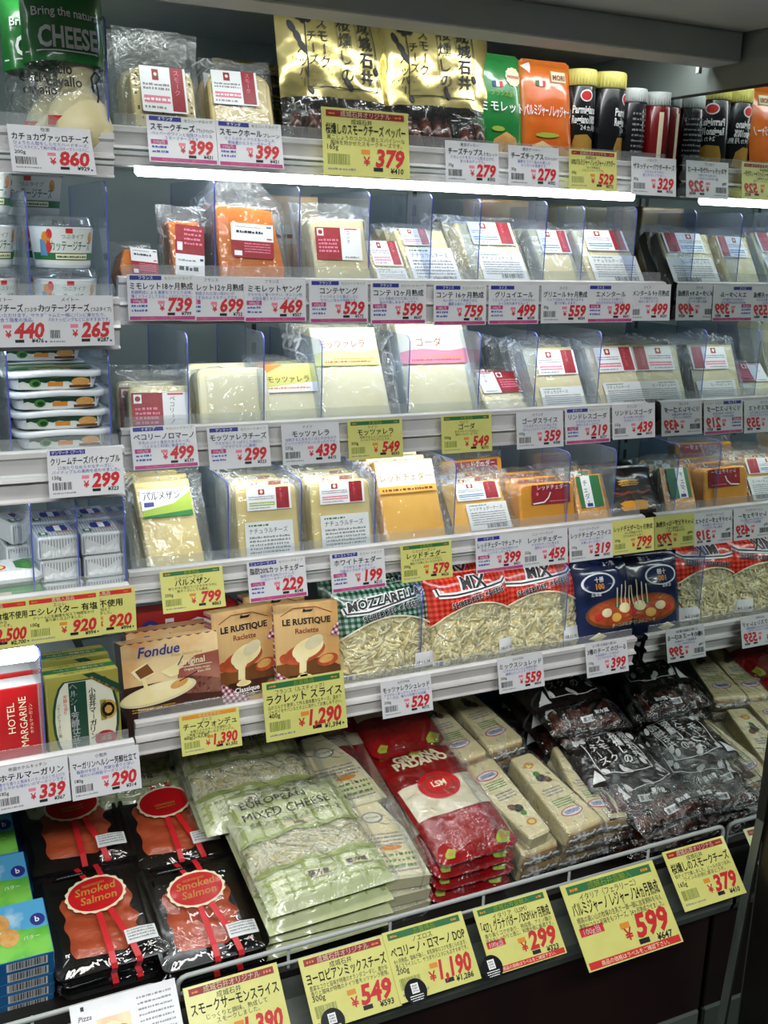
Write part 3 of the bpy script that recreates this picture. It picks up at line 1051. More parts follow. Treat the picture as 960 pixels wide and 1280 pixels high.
PC(652, 666, Y4, 9, 'white price card reading 459 below the red label cheddar block', 'W', 'レッドチェダー', '459', '496', 'ニュージーランド', d1='サラダやサンドに使える', d2='便利なサイズです。', wt='225g')
PC(711, 660, Y4, 9, 'white price card reading 319 below the sliced cheddar', 'W', 'レッドチェダースライス', '319', '345', 'ニュージーランド', d1='ハンバーガーに挟んで', d2='お楽しみください。', wt='100g')
PC(765, 652, Y4, 9, 'yellow price card reading 799 beside the mirror below the black cheddar pack', 'Y', 'レッドチェダー12ヶ月熟成', '799', '863', 'アイルランド', d1='12ヶ月熟成させた', d2='コクのあるチェダー。', wt='200g')
# fifth shelf
PC(-8, 961, YL, 14, 'white price card reading 339 below the red margarine carton', 'W', 'ホテルマーガリン', '339', '367', '帝国ホテルキッチン', d1='豊かな香りと風味をバランスよく仕上げた', d2='まろやかな味わいのマーガリンです。', wt='185g')
PC(86, 946, YL, 14, 'white price card reading 290 below the dark green margarine carton', 'W', 'マーガリンヘルシー芳醇仕立て', '290', '314', '小岩井', d1='脂肪分を控え、芳醇な香りと深い', d2='味わいの特製マーガリンです。', wt='180g')
PC(223, 895, Y5 - .003, 17, 'yellow price card reading 1,390 below the fondue carton', 'Y', 'チーズフォンデュ', '1,390', '1,502', 'スイス', d1='本場スイスのチーズを使用した', d2='ご家庭で手軽に楽しめるフォンデュ。', wt='400g(2~4人前)', hdr='ink_orange', htext='冬のおすすめ')
PC(327, 854, Y5 - .005, 14, 'large yellow price card reading 1,290 in front of the raclette cartons', 'Y', 'ラクレット スライス', '1,290', '1,394', 'フランス〈ルスティック〉', d1='山のミルクを使用して作る風味豊かなチーズ。温めて', d2='ジャガイモやパンなどの上に溶かしてお楽しみ下さい。', wt='400g', size='M', hdr='ink_green', htext='お買得品', dot=True)
PC(475, 853, Y5, 14, 'white price card reading 529 below the green shredded cheese bag', 'W', 'モッツァレラシュレッド', '529', '572', 'JUCOVIA', d1='クセがなくあっさりしたモッツァレラ', d2='チーズは、様々な料理で大活躍。', wt='300g')
PC(621, 824, Y5, 14, 'white price card reading 559 below the red shredded cheese bags', 'W', 'ミックスシュレッド', '559', '604', 'JUCOVIA', d1='ピザやグラタンなど加熱料理に', d2='最適なミックスチーズです。', wt='300g')
PC(731, 806, Y5, 14, 'white price card reading 399 below the navy bag beside the mirror', 'W', '3種のチーズ のびーる', '399', '431', 'よつ葉 北海道十勝100', d1='北海道産チーズ100%の', d2='よくのびるチーズ。', wt='130g')
# cards hung on the wire guard
YB = 1.114
BL = 44
BC = 'ink_darkred'
sal = PC(228, 1236, YB, BL, 'yellow card on the wire guard reading 1,390 for smoked salmon', 'Y', 'スモークサーモンスライス', '1,390', '1,502', '成城石井', d1='じっくりと調味、熟成して', d2='スモークしました。', wt='80g', size='B', hdr=BC, htext='成城石井オリジナル')
mix = PC(372, 1199, YB, BL, 'yellow card on the wire guard reading 549 for mixed cheese', 'Y', 'ヨーロピアンミックスチーズ', '549', '593', '成城石井', d1='豊富なコクと旨味が特徴のオランダゴーダと、豊かな', d2='香りと酸味が特徴のドイツ産モッツァレラ使用。', wt='300g', size='B', hdr=BC, htext='成城石井オリジナル')
pec = PC(477, 1167, YB, BL, 'yellow card on the wire guard reading 1,190 for white wedges', 'Y', 'ペコリーノ・ロマーノ DOP', '1,190', '1,286', 'ノエロス', d1='8ヶ月熟成。塩味が強く、羊乳特有のコクを感じられます。', d2='薄くスライスして、サラダやパスタにもおすすめです。', wt='200g', size='B', hdr='ink_green', htext='お買得品')
gra = PC(590, 1137, YB, BL, 'yellow card on the wire guard reading 299 for the red packs', 'Y', '「427」グラナパダーノDOP16ヶ月熟成', '299', '323', 'イタリア〈LSM〉', d1='香り高くコクがあり、熟成感、アミノ酸の', d2='旨みをしっかりと感じ、料理全般に最適です。', wt='100g当', size='B', hdr='ink_green', htext='成城石井直輸入', per=True)
PC(699, 1108, YB - .004, BL, 'largest yellow card on the wire guard, reading 599', 'Y', 'パルミジャーノ レジャーノ24ヵ月熟成', '599', '647', 'イタリア〈フェラリーニ〉', d1='標高の高い山の牧場の生乳で一頭一頭に自家飼料を与え', d2='濃厚なコクと旨味をもつチーズ。24ヶ月熟成させました。', wt='100g当', size='X', hdr='ink_green', htext='成城石井直輸入', per=True, footer='商品の価格はラベルをご確認下さい。')
PC(827, 1066, YB, BL, 'yellow card on the wire guard reading 379 beside the dark trim', 'Y', '桜燻しのスモークチーズ', '379', '410', '成城石井', d1='桜チップで燻しました。ビールのおつまみ、', d2='ワインのお供に是非どうぞ。', wt='165g', size='B', hdr=BC, htext='成城石井オリジナル')


def round_sticker(card, u, v, label):
    W, H = .1246, .091
    M = Matrix.Translation(card.location) @ Matrix.Rotation(card.rotation_euler.x, 4, 'X')
    p = M @ Vector((u * W, -.0012, -v * H))
    t = thing('round_sticker', label, 'sticker', 'black round stickers on the cards', p, card.rotation_euler)
    b = MB()
    r = .0165
    b.prism([(r * cos(2 * pi * k / 32), r * sin(2 * pi * k / 32)) for k in range(32)], -.0006, 0, 'jar_black', c=.0001)
    disc = b.build('disc', t)
    b = MB()
    f = flat(-.0008)
    b.rect(-.0055, -.002, .0055, .0105, f, 'ink_white')
    for k, s in enumerate(('READ', 'CURRY', 'STYLE')):
        b.text(s, 0, .0065 - k * .0034, .003, flat(-.001), 'ink_black', .02, .009, 'C')
    for k in range(3):
        b.dashes(-.010 + .002 * (k == 2), .010 - .002 * (k == 2), -.0055 - k * .0028, .0012, f, 'ink_white', k)
    b.build('print', disc)


round_sticker(mix, .21, .93, 'black round sticker on the mixed cheese card reading 549')
round_sticker(pec, .20, .90, 'black round sticker on the white wedge card reading 1,190')
round_sticker(gra, .02, .88, 'black round sticker between the cards reading 1,190 and 299')
# recipe leaflet in front of the cookie boxes
p = at(86, 1259, 1.108)
t = thing('recipe_leaflet', 'white leaflet with a pizza picture tucked in the wire guard', 'leaflet', None, p, (-radians(44), 0, 0))
b = MB()
b.box(0, .127, -.0006, 0, -.095, 0, 'card_white')
b.rect(.028, -.075, .068, -.022, flat(-.0008), 'wood_print')
for k, (x, z, r, m_) in enumerate(((.045, -.036, .012, 'ink_cream'), (.056, -.040, .009, 'potato_red'), (.040, -.048, .008, 'ink_green'), (.054, -.052, .010, 'ink_cream'), (.048, -.060, .008, 'potato_red'))):
    b.ellipse(x, z, r, r * .7, flat(-.001 - k * .0001), m_, 16)
b.rect(.012, -.009, .016, -.004, flat(-.0008), 'ink_black')
b.dashes(.078, .120, -.012, .0022, flat(-.0008), 'ink_grey', 3, 8, 3)
sheet = b.build('sheet', t)
b = MB()
b.text('Pizza', .008, -.020, .008, flat(-.0008), 'ink_black', .01, None, 'L', .2)
b.build('lettering', sheet)


# ------------------------------------------------------------------ goods: builders
def film_mesh(b, w, h, d, fw, fh, seed, m='vacuum_film', mz=.003, crumple=.005, apex=None, nu=18, nv=22, back=True):
    """two sheets of film around a w x h x d block, sealed along the margins"""
    def fn(front):
        def g(s, t):
            x, z = (s - .5) * fw, -mz + t * (fh + mz)
            ox = max(abs(x) - w / 2, 0)
            oz = max(z - h, 0)
            e = min(s, 1 - s, 1 - t) * 8
            fall = exp(-((ox + oz * .8) / .011) ** 1.3) if (ox or oz) else 1.0
            fall *= min(1, e) if e < 1 else 1
            n = nz(x * 38 + seed, z * 38, seed * 1.7) * crumple
            ym = -d * .5 + nz(x * 14, z * 14 + seed, 3.1) * crumple * 1.2 * (1 - fall)
            y = ym - (d * .5 + .0022) * fall + n * (1 - fall) * .6 + n * .08 if front else ym + (d * .5 - .0005) * fall + n * (1 - fall) * .6
            k = 1 - fall
            x += nz(z * 30, seed, s * 2) * .004 * k
            if apex and t > .75:
                u = (t - .75) / .25
                x = x * (1 - apex[1] * u) + apex[0] * u
            z += nz(x * 26, seed + 9, t) * .006 * k * (t > .5)
            return (x, min(y, -.0002) if not front else y, z)
        return g
    over = lambda s, t: abs((s - .5) * fw) < w / 2 - .001 and -mz + t * (fh + mz) < h - .001
    b.grid(fn(True), nu, nv, m, True, (lambda s, t: 'tight_film' if over(s, t) else m) if m == 'vacuum_film' else None)
    if back:
        b.grid(fn(False), 8, 8, m)


def art_brand(b, x0, z0, x1, z1, y, red='R', band='ink_pink', words='ゴーダ', seed=1):
    """white sticker with a small crest, a coloured line and a dark red end"""
    w, h = x1 - x0, z1 - z0
    b.rect(x0, z0, x1, z1, flat(y), 'sticker_white')
    f, f2 = flat(y - .0002), flat(y - .0004)
    ra, rb = (.66, .95) if red == 'R' else (.05, .34)
    b.rect(x0 + w * ra, z0 + h * .04, x0 + w * rb, z1, f, 'ink_darkred')
    b.vtext(words[:6], x0 + w * (ra + .08), z1 - h * .04, min(h * .15, w * .14), f2, 'ink_pink')
    l0, l1 = (.05, .62) if red == 'R' else (.38, .95)
    cx = x0 + w * (l0 + l1) / 2
    b.rect(cx - w * .07, z1 - h * .30, cx + w * .07, z1 - h * .06, f, 'ink_darkred')
    b.ellipse(cx, z1 - h * .17, w * .035, w * .04, f2, 'ink_cream', 10)
    b.dashes(x0 + w * l0, x0 + w * l1, z1 - h * .42, h * .05, f, 'ink_grey', seed, 2, 1.8)
    b.rect(x0 + w * l0, z0 + h * .20, x0 + w * l1, z0 + h * .36, f, band)
    b.dashes(x0 + w * l0, x0 + w * l1, z0 + h * .25, h * .055, f2, 'ink_white', seed + 1)
    b.dashes(x0 + w * l0, x0 + w * (l1 - .1), z0 + h * .08, h * .05, f, 'ink_grey', seed + 2)


def art_spec(b, x0, z0, x1, z1, y, head='ナチュラルチーズ', seed=4):
    """white small-print sticker with a square code left out and green marks"""
    w, h = x1 - x0, z1 - z0
    b.rect(x0, z0, x1, z1, flat(y), 'sticker_spec')
    f = flat(y - .0002)
    b.text(head, x0 + w * .08, z1 - h * .26, min(h * .15, w * .12), f, 'ink_black', .0, w * .8)
    b.dashes(x0 + w * .08, x0 + w * .5, z1 - h * .10, h * .04, f, 'ink_green', seed)
    b.dashes(x0 + w * .08, x0 + w * .92, z1 - h * .38, h * .045, f, 'ink_grey', seed + 1, 6, 1.9)
    b.barcode(x0 + w * .4, x0 + w * .9, z0 + h * .05, z0 + h * .2, f, 'ink_black', seed)


def art_half(b, x0, z0, x1, z1, y, words='コンテ', red='L', seed=2):
    """sticker half dark red, half white"""
    w, h = x1 - x0, z1 - z0
    b.rect(x0, z0, x1, z1, flat(y), 'sticker_white')
    f, f2 = flat(y - .0002), flat(y - .0004)
    a, c = (0, .55) if red == 'L' else (.45, 1)
    b.rect(x0 + w * a, z0, x0 + w * c, z1, f, 'ink_darkred')
    b.rect(x0 + w * (a + .04), z1 - h * .26, x0 + w * (a + .18), z1 - h * .04, f2, 'ink_white')
    b.ellipse(x0 + w * (a + .11), z1 - h * .15, w * .05, w * .05, flat(y - .0006), 'ink_darkred', 10)
    b.dashes(x0 + w * (a + .06), x0 + w * (c - .06), z1 - h * .42, h * .06, f2, 'ink_pink', seed, 4, 1.9)
    q = .62 if red == 'L' else .08
    b.vtext(words[:7], x0 + w * (q + .06), z1 - h * .08, min(h * .14, w * .12), f, 'ink_black')
    b.rect(x0 + w * (q + .02), z1 - h * .06, x0 + w * (q + .3), z1 - h * .02, f, 'ink_red')
    b.dashes(x0 + w * q, x0 + w * (q + .3), z0 + h * .06, h * .05, f, 'ink_grey', seed + 3)


def pouch(label, cat, group, w, h, d, fw, fh, cheese, prints, poly=None, seed=1, name='cheese_pouch', apex=None, extra=None, crumple=.005, slices=0, side=None):
    t = thing(name, label, cat, group)
    b = MB()
    pl = poly or rrect(w, h, min(w, h) * .06, 3)
    if slices:
        for k in range(slices):
            b.prism([(x + nz(k, seed, 0) * .002, z) for x, z in pl], -d + d * k / slices, -d + d * (k + .86) / slices, cheese, c=.0006)
    else:
        b.prism(pl, -d, -.0008, cheese, c=.0025, side=side)
    if extra:
        extra(b, -d)
    b.build('cheese', t)
    for fnp in prints:
        b = MB()
        fnp(b, -d - .0032)
        b.build('sticker', t)
    b = MB()
    film_mesh(b, w, h, d, fw, fh, seed, apex=apex, crumple=crumple)
    b.build('vacuum_film', t)
    return t


def row(root, label, X, Y, Z, lean, yaw=0.0, back=1, step=.031, jit=.006, seed=0, names=('second in row', 'third in row', 'fourth in row')):
    """put a thing on a deck and set copies behind it"""
    rnd = random.Random(seed + int(X * 1000))
    root.location = (X, Y, Z)
    root.rotation_euler = (-radians(lean), 0, yaw)
    for k in range(back):
        dup(root, label + ', ' + names[k], (X + rnd.uniform(-jit, jit) - .002 * k, Y + step * (k + 1), Z + .0004), (-radians(lean + rnd.uniform(-2, 1)), 0, yaw + rnd.uniform(-.05, .05)))


def bag_fn(w, h, t, seed, wr=.003, p=3.0, hem=.06, qe=3.4):
    """front and back surface of a filled bag; flat sealed hems at head and foot"""
    def prof(x, z):
        a = max(0.0, 1 - abs(2 * x / w) ** p)
        q = (z / h - hem) / (1 - 2 * hem)
        c = max(0.0, 1 - abs(2 * q - 1) ** qe) if 0 < q < 1 else 0.0
        return (a ** .7) * (c ** .6)
    def front(x, z, lift=0.0):
        k = prof(x, z)
        n = nz(x * 30 + seed, z * 30, seed) * wr + nz(x * 48, z * 34 + seed, 5.5) * wr * .25
        return (x, -t * .5 - t * .5 * k + n * (.35 + .65 * min(1, k * 3)) * (1 if 0 < z < h else .3) - lift, z)
    def back(x, z):
        k = prof(x, z)
        return (x, -t * .5 + t * .48 * k, z)
    return front, back


def bag_body(b, w, h, fr, bk, m, mfn=None, nu=28, nv=34, backm=None, zig=False):
    b.grid(lambda s, t: fr((s - .5) * w, t * h), nu, nv, m, True, mfn)
    b.grid(lambda s, t: bk((s - .5) * w, t * h), 12, 14, backm or m, True, mfn)


def strands(b, fn, inside, n, m, seed, L=.022, r=.0016, box=(0, 0, 1, 1)):
    rnd = random.Random(seed)
    k = 0
    x0, z0, x1, z1 = box
    tries = 0
    while k < n and tries < n * 8:
        tries += 1
        x, z = rnd.uniform(x0, x1), rnd.uniform(z0, z1)
        if not inside(x, z):
            continue
        g = rnd.uniform(0, pi)
        l = L * rnd.uniform(.5, 1.15)
        mm_ = m if rnd.random() < .72 else 'shred_b'
        pts = []
        bend = rnd.uniform(-.2, .2)
        off = rnd.uniform(0, .0022)
        for q in (-1, 0, 1):
            px, pz = x + cos(g + bend * q) * l / 2 * q, z + sin(g + bend * q) * l / 2 * q
            P = fn(px, pz)
            pts.append((P[0], P[1] + .0004 - off, P[2]))
        b.tube(pts, r * rnd.uniform(.8, 1.25), mm_, 5)
        k += 1


def carton(label, name, group, w, h, d, face, sides, art, c=.0012):
    t = thing(name, label, 'carton', group)
    b = MB()
    b.box(-w / 2, w / 2, -d, 0, 0, h, face, c, mats=sides)
    base = b.build('box', t)
    b = MB()
    art(b, flat(-d - .0003), flat(-d - .0006), flat(-d - .0009), w, h)
    b.build('front_print', base)
    return t


# ------------------------------------------------------------------ top shelf
Z1 = DECK[1]
# peppered smoked cheese
X, W, H = fit(143, 247, 46, 1.452, Z1, 16)
w, h = W * .76, H * .66


def specks(b, y):
    rnd = random.Random(5)
    for _ in range(70):
        x, z = rnd.uniform(-w * .44, w * .44), rnd.uniform(.004, h * .94)
        b.ellipse(x, z, .0017, .0014, flat(y - .0004), 'pepper', 6)


t = pouch('peppered round-cornered smoked cheese in a clear pouch on the top shelf', 'cheese', None, w, h, .03, W, H, 'cheese_smoked', [lambda b, y: art_brand(b, -w * .36, h * .42, w * .36, h * .99, y, words='スモーク')], rrect(w, h, w * .22, 6), 1, extra=specks)
row(t, 'peppered smoked cheese pouch', X, 1.45, Z1, 16, .05, 1, .04)
X, W, H = fit(250, 336, 84, 1.45, Z1, 26)
w2, h2 = W * .88, H * .80
t = pouch('plain pale smoked cheese in a clear pouch beside the peppered one', 'cheese', None, w2, h2, .03, W, H, 'cheese_smoked', [lambda b, y: art_brand(b, -w2 * .44, h2 * .55, w2 * .28, h2 * 1.0, y, words='スモーク')], rrect(w2, h2, w2 * .22, 6), 2)
row(t, 'plain smoked cheese pouch', X, 1.45, Z1, 26, -.08, 1, .04)


# gold bags of smoked cheese
def gold_bag(label, w, h, seed):
    t = thing('foil_bag', label, 'bag', 'gold bags of smoked cheese')
    th = .045
    fr, bk = bag_fn(w, h, th, seed, .0055)
    cut = .36
    b = MB()
    b.grid(lambda s, q: fr((s - .5) * w, h * (cut + (1 - cut) * q)), 30, 26, 'gold_foil')
    b.grid(lambda s, q: bk((s - .5) * w, h * (cut + (1 - cut) * q)), 10, 10, 'gold_foil')
    base = b.build('foil', t)
    b = MB()
    b.grid(lambda s, q: fr((s - .5) * w, h * cut * q), 26, 14, 'crinkle_film')
    b.grid(lambda s, q: bk((s - .5) * w, h * cut * q), 10, 6, 'crinkle_film')
    b.build('window', t)
    rnd = random.Random(seed)
    for k in range(9):
        b = MB()
        x = -w * .40 + w * .8 * k / 8
        l = h * rnd.uniform(.17, .26)
        z0 = h * rnd.uniform(.07, .10)
        y = -th * .5 + rnd.uniform(-.006, .004)
        a = rnd.uniform(-.3, .3)
        pts = [(x + sin(a) * l * q, y, z0 + cos(a) * l * q) for q in (0, .15, .5, .85, 1)]
        b.tube(pts[1:4], .0085, 'smoked_brown', 9)
        b.tube([pts[0], pts[1]], .0065, 'smoked_brown', 9)
        b.tube([pts[3], pts[4]], .0065, 'smoked_brown', 9)
        b.build('smoked_cheese_stick', t)
    b = MB()
    f = lambda x, z: fr(x, z, .0016)
    k = h
    b.line([(-w * .30, k * .42), (-w * .30, k * .86), (w * .30, k * .86), (w * .30, k * .42), (-w * .30, k * .42)], .0014, f, 'ink_black')
    b.line([(-w * .03, k * .85), (-w * .03, k * .50)], .0006, f, 'ink_black')
    b.line([(w * .14, k * .85), (w * .14, k * .50)], .0006, f, 'ink_black')
    b.vtext('成城石井', w * .155, k * .88, w * .125, f, 'ink_black', .02, 1.04)
    b.vtext('桜燻しの', -w * .025, k * .88, w * .125, f, 'ink_black', .0, 1.04)
    b.vtext('スモーク', -w * .20, k * .85, w * .10, f, 'ink_black', .0, .98)
    b.vtext('チーズ', -w * .29, k * .76, w * .09, f, 'ink_black', .0, .98)
    b.vtext('ペッパー', -w * .37, k * .66, w * .08, f, 'ink_black', .0, .95)
    b.text('成城石井', 0, k * .90, .011, f, 'ink_black', .0, None, 'C')
    for q in range(7):
        g = 2 * pi * q / 7
        b.ellipse(-w * .30 + .008 * cos(g), k * .86 + .008 * sin(g), .006, .005, f, 'ink_black', 10, g)
    for (x, z) in ((-.40, .78), (-.36, .72), (-.33, .66)):
        b.ellipse(w * x, k * z, .004, .009, f, 'ink_black', 10, .5)
    for (x, z) in ((.30, .55), (.02, .46), (.04, .43), (-.28, .40)):
        b.ellipse(w * x, k * z, .0035, .006, f, 'ink_black', 10, .4)
    for q in range(40):
        b.ellipse(rnd.uniform(-.44, .2) * w, rnd.uniform(.42, .62) * k, .0008, .0008, f, 'ink_black', 6)
    b.rect(w * .26, .02, w * .45, .036, lambda x, z: fr(x, z, .002), 'jar_black', 3)
    b.build('print', base)
    return t


X, W, H = fit(340, 488, 8, 1.455, Z1, 12)
t = gold_bag('gold foil bag of brown smoked cheese with black writing, beside the plain smoked cheese', W, H, 3)
t.location, t.rotation_euler = (X, 1.455, Z1), (-radians(12), 0, .1)
dup(t, 'gold foil bag standing behind the front pair of gold bags', (X + .05, 1.53, Z1), (-radians(8), 0, .0))
X, W, H = fit(474, 604, 22, 1.45, Z1, 12)
t = gold_bag('gold foil bag of brown smoked cheese beside the green snack pouch', W, H, 7)
t.location, t.rotation_euler = (X, 1.45, Z1), (-radians(12), 0, -.06)
dup(t, 'gold foil bag behind the one beside the green pouch', (X + .03, 1.535, Z1), (-radians(8), 0, .05))
t = gold_bag('dim gold foil bag standing further back above the plain smoked cheese', .125, .145, 12)
t.location, t.rotation_euler = (at(312, 90, 1.60).x, 1.60, Z1), (-radians(6), 0, .1)


# snack pouches
def snack(label, w, h, m, words, art, seed):
    t = thing('snack_pouch', label, 'pouch')
    th = .026
    fr, bk = bag_fn(w, h, th, seed, .0018, 4, .03)
    pl = rrect(w, h, .007, 4)
    def cl(fn):
        def g(s, q):
            z = q * h
            r = .007
            e = 0
            if z < r: e = r - sqrt(max(0, r * r - (r - z) ** 2))
            if z > h - r: e = r - sqrt(max(0, r * r - (z - h + r) ** 2))
            return fn((s - .5) * (w - 2 * e), z)
        return g
    b = MB()
    b.grid(cl(fr), 22, 36, m)
    b.grid(cl(bk), 10, 14, m)
    base = b.build('pouch', t)
    b = MB()
    f = lambda x, z: fr(x, z, .0012)
    art(b, f, lambda x, z: fr(x, z, .0018), lambda x, z: fr(x, z, .0024), w, h)
    b.text(words, 0, h * .50, w * .20, lambda x, z: fr(x, z, .0024), 'ink_white', .02, w * .92, 'C')
    b.build('print', base)
    return t


def art_g(b, f, f2, f3, w, h):
    b.ellipse(w * .26, h * .80, w * .17, w * .17, f, 'ink_cream', 24, 0, .05, 12)
    b.text('PRESIDENT', w * .26, h * .785, w * .07, f2, 'ink_red', .02, w * .28, 'C')
    b.rect(-w * .2, h * .70, -w * .13, h * .75, f, 'ink_blue')
    b.rect(-w * .13, h * .70, -w * .06, h * .75, f, 'ink_white')
    b.rect(-w * .06, h * .70, w * .01, h * .75, f, 'ink_red')
    b.text('フランス産', -w * .25, h * .63, w * .10, f2, 'ink_lime')
    b.ellipse(-w * .12, h * .35, w * .14, h * .022, f, 'ink_lime')
    b.shape([(-w * .30, h * .06), (w * .34, h * .06), (w * .26, h * .28), (w * .05, h * .33), (-w * .22, h * .26)], f, 'biscuit')
    b.shape([(-w * .05, h * .12), (w * .2, h * .10), (w * .24, h * .22), (-.0, h * .25)], f2, 'ink_gold')
    b.text('チップス', w * .08, h * .155, w * .07, f3, 'ink_black', .02, None, 'C')


def art_o(b, f, f2, f3, w, h):
    b.rect(w * .04, h * .79, w * .36, h * .90, f, 'ink_gold')
    b.rect(w * .06, h * .80, w * .34, h * .89, f2, 'ink_cream')
    b.text('MORI', w * .20, h * .815, w * .12, f3, 'ink_brown', .03, w * .24, 'C')
    b.shape([(-w * .5 + .002, h * .93), (-w * .3, h * .97), (-w * .34, h * .86)], f, 'ink_white')
    b.rect(-w * .24, h * .75, -w * .18, h * .80, f, 'ink_green')
    b.rect(-w * .18, h * .75, -w * .12, h * .80, f, 'ink_white')
    b.rect(-w * .12, h * .75, -w * .06, h * .80, f, 'ink_red')
    b.ellipse(-w * .06, h * .33, w * .22, h * .022, f, 'ink_lime')
    b.shape([(-w * .40, h * .04), (w * .0, h * .03), (w * .08, h * .22), (-w * .15, h * .28), (-w * .34, h * .24)], f, 'fondue_sky')
    b.shape([(w * .06, h * .06), (w * .32, h * .05), (w * .38, h * .20), (w * .22, h * .24), (w * .06, h * .22)], f, 'biscuit')
    b.shape([(w * .10, h * .10), (w * .26, h * .08), (w * .32, h * .20), (w * .10, h * .20)], f2, 'ink_gold')
    b.text('チップス', w * .2, h * .125, w * .07, f3, 'ink_black', .02, None, 'C')


X, W, H = fit(589, 649, 71, 1.44, Z1, 10)
t = snack('green snack pouch with a scalloped cream badge', W, H, 'pouch_green', 'ミモレット', art_g, 21)
row(t, 'green snack pouch', X, 1.44, Z1, 10, .05, 2, .03)
X, W, H = fit(646, 709, 79, 1.44, Z1, 10)
t = snack('orange snack pouch with a cream plaque, between the green pouch and the cans', W, H, 'pouch_orange', 'パルミジャーノレッジャーノ', art_o, 22)
row(t, 'orange snack pouch', X, 1.44, Z1, 10, -.03, 2, .03)


# cans and jars
def can(label, r, h, body, lidm, red=False, name='cheese_can', group='cans and jars beside the mirror', words=True):
    t = thing(name, label, 'can' if words else 'jar', group)
    b = MB()
    b.lathe([(r * .93, 0), (r, .003), (r, h * .84), (r * .97, h * .85)], body, 32)
    base = b.build('body', t)
    b = MB()
    k = 1.01
    b.lathe([(r * k, h * .85), (r * k, h * .985), (r * .96, h), (.0001, h)], lidm, 32)
    for q in range(32):
        g = 2 * pi * q / 32
        b.box(-.0004, .0004, r * k - .0002, r * k + .0004, h * .86, h * .975, lidm, 0, Matrix.Rotation(g, 4, 'Z'))
    lid_o = b.build('lid', t)
    b = MB()
    def cy(l):
        return lambda x, z: ((r + l) * sin(x / r), -(r + l) * cos(x / r), z)
    f, f2 = cy(.0004), cy(.0007)
    if words:
        b.ellipse(0, h * .76, r * .42, h * .055, f, 'ink_white', 20)
        b.ellipse(0, h * .76, r * .34, h * .042, f2, 'ink_red', 20)
        b.text('Parmigiano', -r * .85, h * .60, h * .10, f, 'ink_white', .03, r * 1.7)
        b.text('Reggiano100%', -r * .85, h * .51, h * .10, f, 'ink_white', .03, r * 1.75)
        b.text('24ヵ月熟成', -r * .3, h * .45, h * .06, f, 'ink_white', .01)
        b.shape([(-r * .8, h * .30), (-r * .6, h * .40), (r * .2, h * .41), (r * .7, h * .36), (r * .9, h * .22), (r * .2, h * .18), (-r * .7, h * .20)], f, 'ink_gold')
        for (x, z, q) in ((-.7, .10, .22), (-.2, .08, .2), (.3, .12, .2), (.75, .10, .18), (.05, .20, .2)):
            b.shape([(r * (x - q), h * (z - .06)), (r * (x + q), h * (z - .05)), (r * (x + q * .6), h * (z + .06)), (r * (x - q * .5), h * (z + .08))], f2, 'cheese_yellow')
    elif red:
        b.rect(-r * .75, h * .05, -r * .45, h * .78, f, 'ink_cream', 4)
    else:
        b.dashes(-r * .6, r * .9, h * .72, h * .022, f, 'ink_grey', 3, 8, 2.6)
        b.rect(-r * .3, h * .06, r * .5, h * .16, f, 'sticker_white', 3)
        b.barcode(-r * .2, r * .4, h * .07, h * .15, f2, 'ink_black', 4)
    b.build('wrapper_print', base)
    return t


def put_round(root, x0, x1, py, Yc):
    X0, X1 = at(x0, py, Yc).x, at(x1, py, Yc).x
    root.location = ((X0 + X1) / 2, Yc, Z1)
    return (X1 - X0) / 2


def can_h(x, yt, Yc):
    return fit(x - 5, x + 5, yt, Yc, Z1, 0)[2]


Yc = 1.452
for (x0, x1, yt, args, rz) in ((706, 740, 88, ('black can with a yellow lid and white writing beside the orange pouch', 'jar_black', 'lid_yellow'), -.15), (738, 776, 92, ('black can with a yellow lid next to the white lidded jar', 'jar_black', 'lid_yellow'), .75),
                               (773, 804, 112, ('black jar with a white lid and small print', 'jar_black', 'lid_white'), .1), (804, 836, 117, ('dark red jar with a white lid beside the mirror', 'jar_red', 'lid_white'), .3)):
    X0, X1 = at(x0, 140, Yc).x, at(x1, 140, Yc).x
    r = (X1 - X0) / 2 * .96
    hgt = can_h((x0 + x1) / 2, yt, Yc)
    wd = 'yellow' in args[0]
    t = can(args[0], r, hgt, args[1], args[2], 'red' in args[0], 'cheese_can' if wd else 'spice_jar', words=wd)
    t.location, t.rotation_euler = ((X0 + X1) / 2, Yc, Z1), (0, 0, rz)
    for k in range(2):
        dup(t, args[0].replace(' and white writing', '').replace(' with a white lid beside', ' beside') + (', second in row' if k == 0 else ', third in row'), ((X0 + X1) / 2 + .001, Yc + (2 * r + .004) * (k + 1), Z1), (0, 0, rz + k - .5))

# green bag with a pear-shaped cheese in the side bay
X, W, H = fit(20, 122, -18, 1.345, LDECK[1], 6)
t = thing('cheese_bag', 'tall green and clear bag holding a pear-shaped pale cheese', 'bag')
th = .06
fr, bk = bag_fn(W, H, th, 31, .005)
b = MB()
cut = .50
b.grid(lambda s, q: fr((s - .5) * W, H * (cut + (1 - cut) * q)), 24, 22, 'bag_green')
b.grid(lambda s, q: bk((s - .5) * W, H * (cut + (1 - cut) * q)), 10, 8, 'bag_green')
base = b.build('printed_top', t)
b = MB()
b.grid(lambda s, q: fr((s - .5) * W, H * cut * q), 22, 22, 'crinkle_film')
b.grid(lambda s, q: bk((s - .5) * W, H * cut * q), 10, 8, 'crinkle_film')
b.build('window', t)
b = MB()
k = W * .40
b.lathe([(.0001, 0), (k * .7, .003), (k * 1.02, k * .5), (k * 1.05, k * .9), (k * .85, k * 1.5), (k * .5, k * 1.95), (k * .42, k * 2.1), (k * .55, k * 2.3), (k * .58, k * 2.55), (k * .4, k * 2.85), (.0001, k * 2.95)], 'cheese_ivory', 30, .012, -th * .5)
b.build('cheese', t)
b = MB()
f = lambda x, z: fr(x, z, .0022)
f2 = lambda x, z: fr(x, z, .0030)
